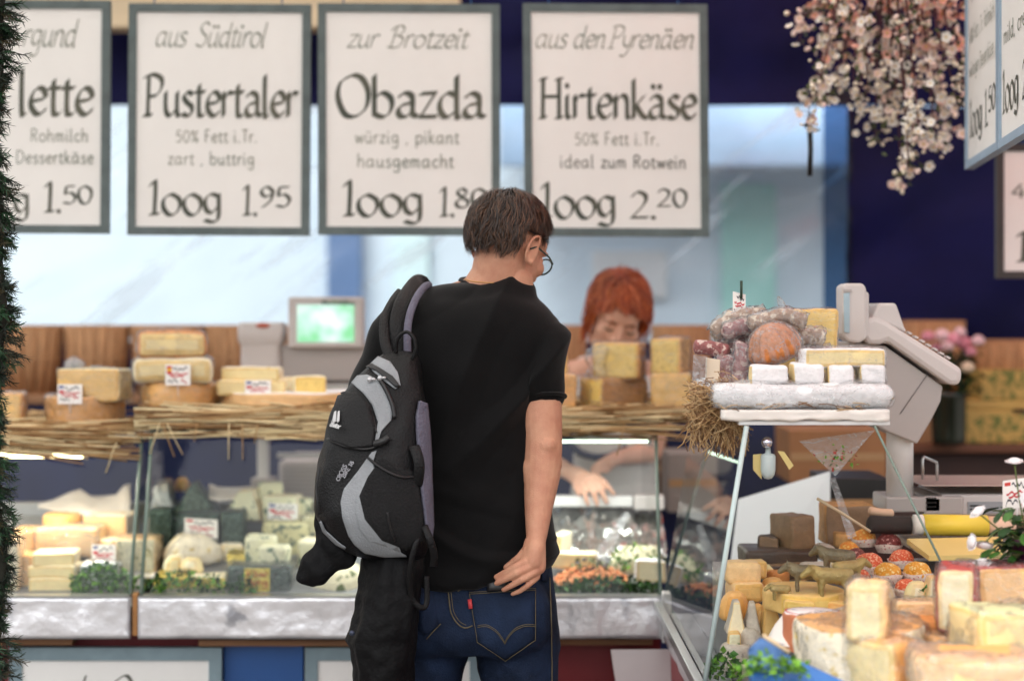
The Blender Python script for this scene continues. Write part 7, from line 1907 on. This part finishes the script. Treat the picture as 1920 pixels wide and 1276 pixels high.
MB().ell(P(660, 1186, 3.60), (.006, .004, .006)).build('snap_button', mat('snap', (60, 66, 84), .35, .1, 9, metal=.5), jk)

# ---- the woman behind the counter ----------------------------------------------------------------------
YWo = 5.28
Pw = lambda x, y, d_=0: P(x, y, YWo + d_)
wom = thing('person', (Pw(1150, 600).x, YWo, 0), 'red-haired woman in a white top bending over the cheese counter', 'person')
HW = Matrix.Translation(Pw(1157, 590, -.06)) @ Matrix.Rotation(R(180 + 2), 4, 'Z') @ Matrix.Rotation(R(-30), 4, 'X') @ Matrix.Rotation(R(-12), 4, 'Y') @ Matrix.Scale(1.06, 4)
wb_ = MB(); head_shapes(wb_, HW, True)
wb_.chain([HW @ V((0, -.015, -.05)), Pw(1150, 660, .06), Pw(1150, 684, .14)], [.05, .048, .06], 18)
wb_.chain([Pw(1150, 684, .14), Pw(1085, 700, .13)], [.05, .045], 16); wb_.chain([Pw(1150, 684, .14), Pw(1215, 702, .13)], [.05, .045], 16)
wb_.silo([(690, 1085, 1215, YWo + .17, .07), (740, 1078, 1222, YWo + .15, .10), (820, 1082, 1218, YWo + .15, .10), (900, 1080, 1220, YWo + .17, .10), (980, 1074, 1226, YWo + .18, .11)], 28, 2.2)
for hx in (1115, 1185): wb_.chain([Pw(hx, 970, .18), Pw(hx, 1180, .18), Pw(hx, 1430, .18)], [.085, .055, .04], 14)
for hx in (1115, 1185): wb_.chain([Pw(hx, 1500, .18), Pw(hx, 1512, .06)], [.04, .035], 12)
# her right arm comes down to the rail
HWR = 5.06
wb_.chain([Pw(1075, 702, .13), Pw(1030, 790, .05), P(1010, 846, 5.30)], [.046, .038, .034], 16)
wb_.chain([P(1010, 846, 5.30), P(1036, 868, 5.2), P(1066, 884, 5.10)], [.035, .031, .024], 16)
wb_.chain([P(1066, 884, 5.10), P(1090, 892, 5.04), P(1104, 898, 5.02)], [.025, .024, .020], 14)
wb_.chain([P(1070, 890, 5.09), P(1090, 904, 5.03)], [.020, .018], 12)
for kn, p1, p2, tp, r in (((1114, 890), (1132, 902), (1142, 914), (1151, 926), .0092), ((1108, 898), (1124, 914), (1132, 928), (1138, 942), .0094), ((1100, 904), (1112, 920), (1117, 934), (1120, 946), .009), ((1090, 908), (1096, 924), (1099, 936), (1103, 946), .0082)):
    wb_.chain([P(kn[0], kn[1], 5.015), P(p1[0], p1[1], 4.985), P(p2[0], p2[1], 4.985), P(tp[0], tp[1], 4.99)], [r * 1.1, r, r * .9, r * .72], 10)
wb_.chain([P(1076, 894, 5.06), P(1080, 912, 5.02), P(1086, 926, 5.0)], [.012, .0105, .008], 10)
# her left arm
wb_.chain([Pw(1224, 704, .13), Pw(1238, 780, .06), P(1222, 846, 5.34)], [.046, .038, .034], 16)
wb_.chain([P(1222, 846, 5.34), P(1190, 852, 5.28), P(1158, 858, 5.24)], [.034, .03, .023], 16)
wb_.chain([P(1158, 858, 5.24), P(1138, 866, 5.18)], [.024, .020], 12)
for k in range(4): wb_.chain([P(1140, 858 + 6 * k, 5.18), P(1122, 868 + 6 * k, 5.15), P(1110, 878 + 5 * k, 5.15)], [.0092, .0088, .0066], 10)
wb_.chain([P(1150, 868, 5.20), P(1136, 884, 5.17)], [.0105, .008], 10)
remesh(wb_, .0045, 5, .5).build('body', m_skin2, wom)
for s_ in (-1, 1):
    MB().tube([HW @ V((s_ * .018, .090, -.002)), HW @ V((s_ * .031, .0925, -.006)), HW @ V((s_ * .046, .084, -.001))], [.0015, .0028, .0012], 6).build('eyelashes', mat('lash', (58, 36, 30), .7, .2, 20), wom)
    MB().tube([HW @ V((s_ * .014, .094, .020)), HW @ V((s_ * .032, .094, .026)), HW @ V((s_ * .05, .084, .021))], [.002, .003, .0015], 6).build('eyebrow', mat('brow_red', (120, 66, 42), .8, .2, 20), wom)
MB().ell(HW @ V((0, .093, -.062)), (.021, .006, .007), HW.to_3x3(), 14, 8).build('lips', mat('lips', (196, 104, 96), .4, .1, 20), wom)
m_red_h = [mat('hair_red', (140, 52, 24), .4, .3, 18), mat('hair_copper', (186, 86, 40), .38, .25, 18), mat('hair_ginger', (214, 122, 66), .38, .2, 18)]
def mask_w(n, pad):
    x = abs(n.x)
    if n.y > .38: lo = .36 - .7 * max(0, x - .3)
    elif n.y > .1: lo = -.5
    else: lo = -.92
    return n.z > lo + pad
hair('hair', wom, HW, (.075, .097, .082), (0, -.012, .032), mask_w, 6800, m_red_h, .0010, 9, .0105, .025, 6, crown=(.25, -.1, .96), gravity=.3, loose=.015, wild=.6)
rnd = random.Random(3); lk = MB()
for k in range(150):                                # loose locks beside the face and at the crown
    s_ = rnd.choice((-1, 1)); a = V((s_ * rnd.uniform(.070, .096), rnd.uniform(-.03, .05), rnd.uniform(.0, .06)))
    q = [a]
    for i in range(5): q.append(q[-1] + V((s_ * rnd.uniform(-.004, .004), rnd.uniform(-.003, .006), -rnd.uniform(.014, .026))))
    lk.tube([HW @ p for p in q], [.0012, .0014, .0014, .0012, .0009, .0004], 4, mi=rnd.randrange(3))
for k in range(10):
    a = V((rnd.gauss(0, .02), rnd.gauss(-.02, .02), .124)); q = [a, a + V((rnd.gauss(0, .008), rnd.gauss(0, .008), .014)), a + V((rnd.gauss(.006, .014), rnd.gauss(0, .01), .022))]
    lk.tube([HW @ p for p in q], [.0016, .0012, .0004], 4, mi=rnd.randrange(2))
lk.build('hair_locks', m_red_h, wom)
tp = MB()
tp.silo([(716, 1086, 1214, YWo + .16, .095), (740, 1072, 1228, YWo + .15, .115), (820, 1075, 1226, YWo + .15, .118), (900, 1072, 1228, YWo + .17, .118), (1000, 1064, 1236, YWo + .18, .128)], 40, 2.3, 4)
top_ = remesh(tp, .007, 3, .5, lambda p, n: .005 * noise.noise(p * 9))
top_.build('white_top', mat('white_cotton', (222, 218, 212), .85, .04, 10, bump=.3, bscale=60), wom)
for sx_ in (1, -1):
    ribbon([P(1150 + sx_ * q[0], q[1], YWo + .12 + q[2]) for q in smooth_line([(-66, 742, -.075), (-66, 706, -.03), (-60, 680, .03), (-50, 684, .10), (-56, 730, .15)], 5)], .018, .004, 'strap', MATS['white_cotton'], wom)
wt = bvh(top_)
MB().tube([hit(wt, x, y, .004, 5.5) for x, y in smooth_line([(1074, 832), (1090, 848), (1120, 856), (1150, 852), (1176, 838)], 6)], .012, 8).build('navy_trim', mat('navy_trim', (34, 40, 72), .8, .15, 10), wom)
jn2 = MB(); jn2.silo([(960, 1064, 1236, YWo + .18, .122), (1010, 1060, 1240, YWo + .18, .128), (1060, 1064, 1236, YWo + .18, .12)], 30, 2.2)
for hx in (1112, 1188): jn2.silo([(1030, hx - 46, hx + 46, YWo + .18, .1), (1200, hx - 34, hx + 34, YWo + .18, .085), (1420, hx - 30, hx + 30, YWo + .18, .075)], 22, 2.2)
remesh(jn2, .012, 3).build('trousers', mat('dark_trousers', (40, 40, 48), .85, .1, 10), wom)
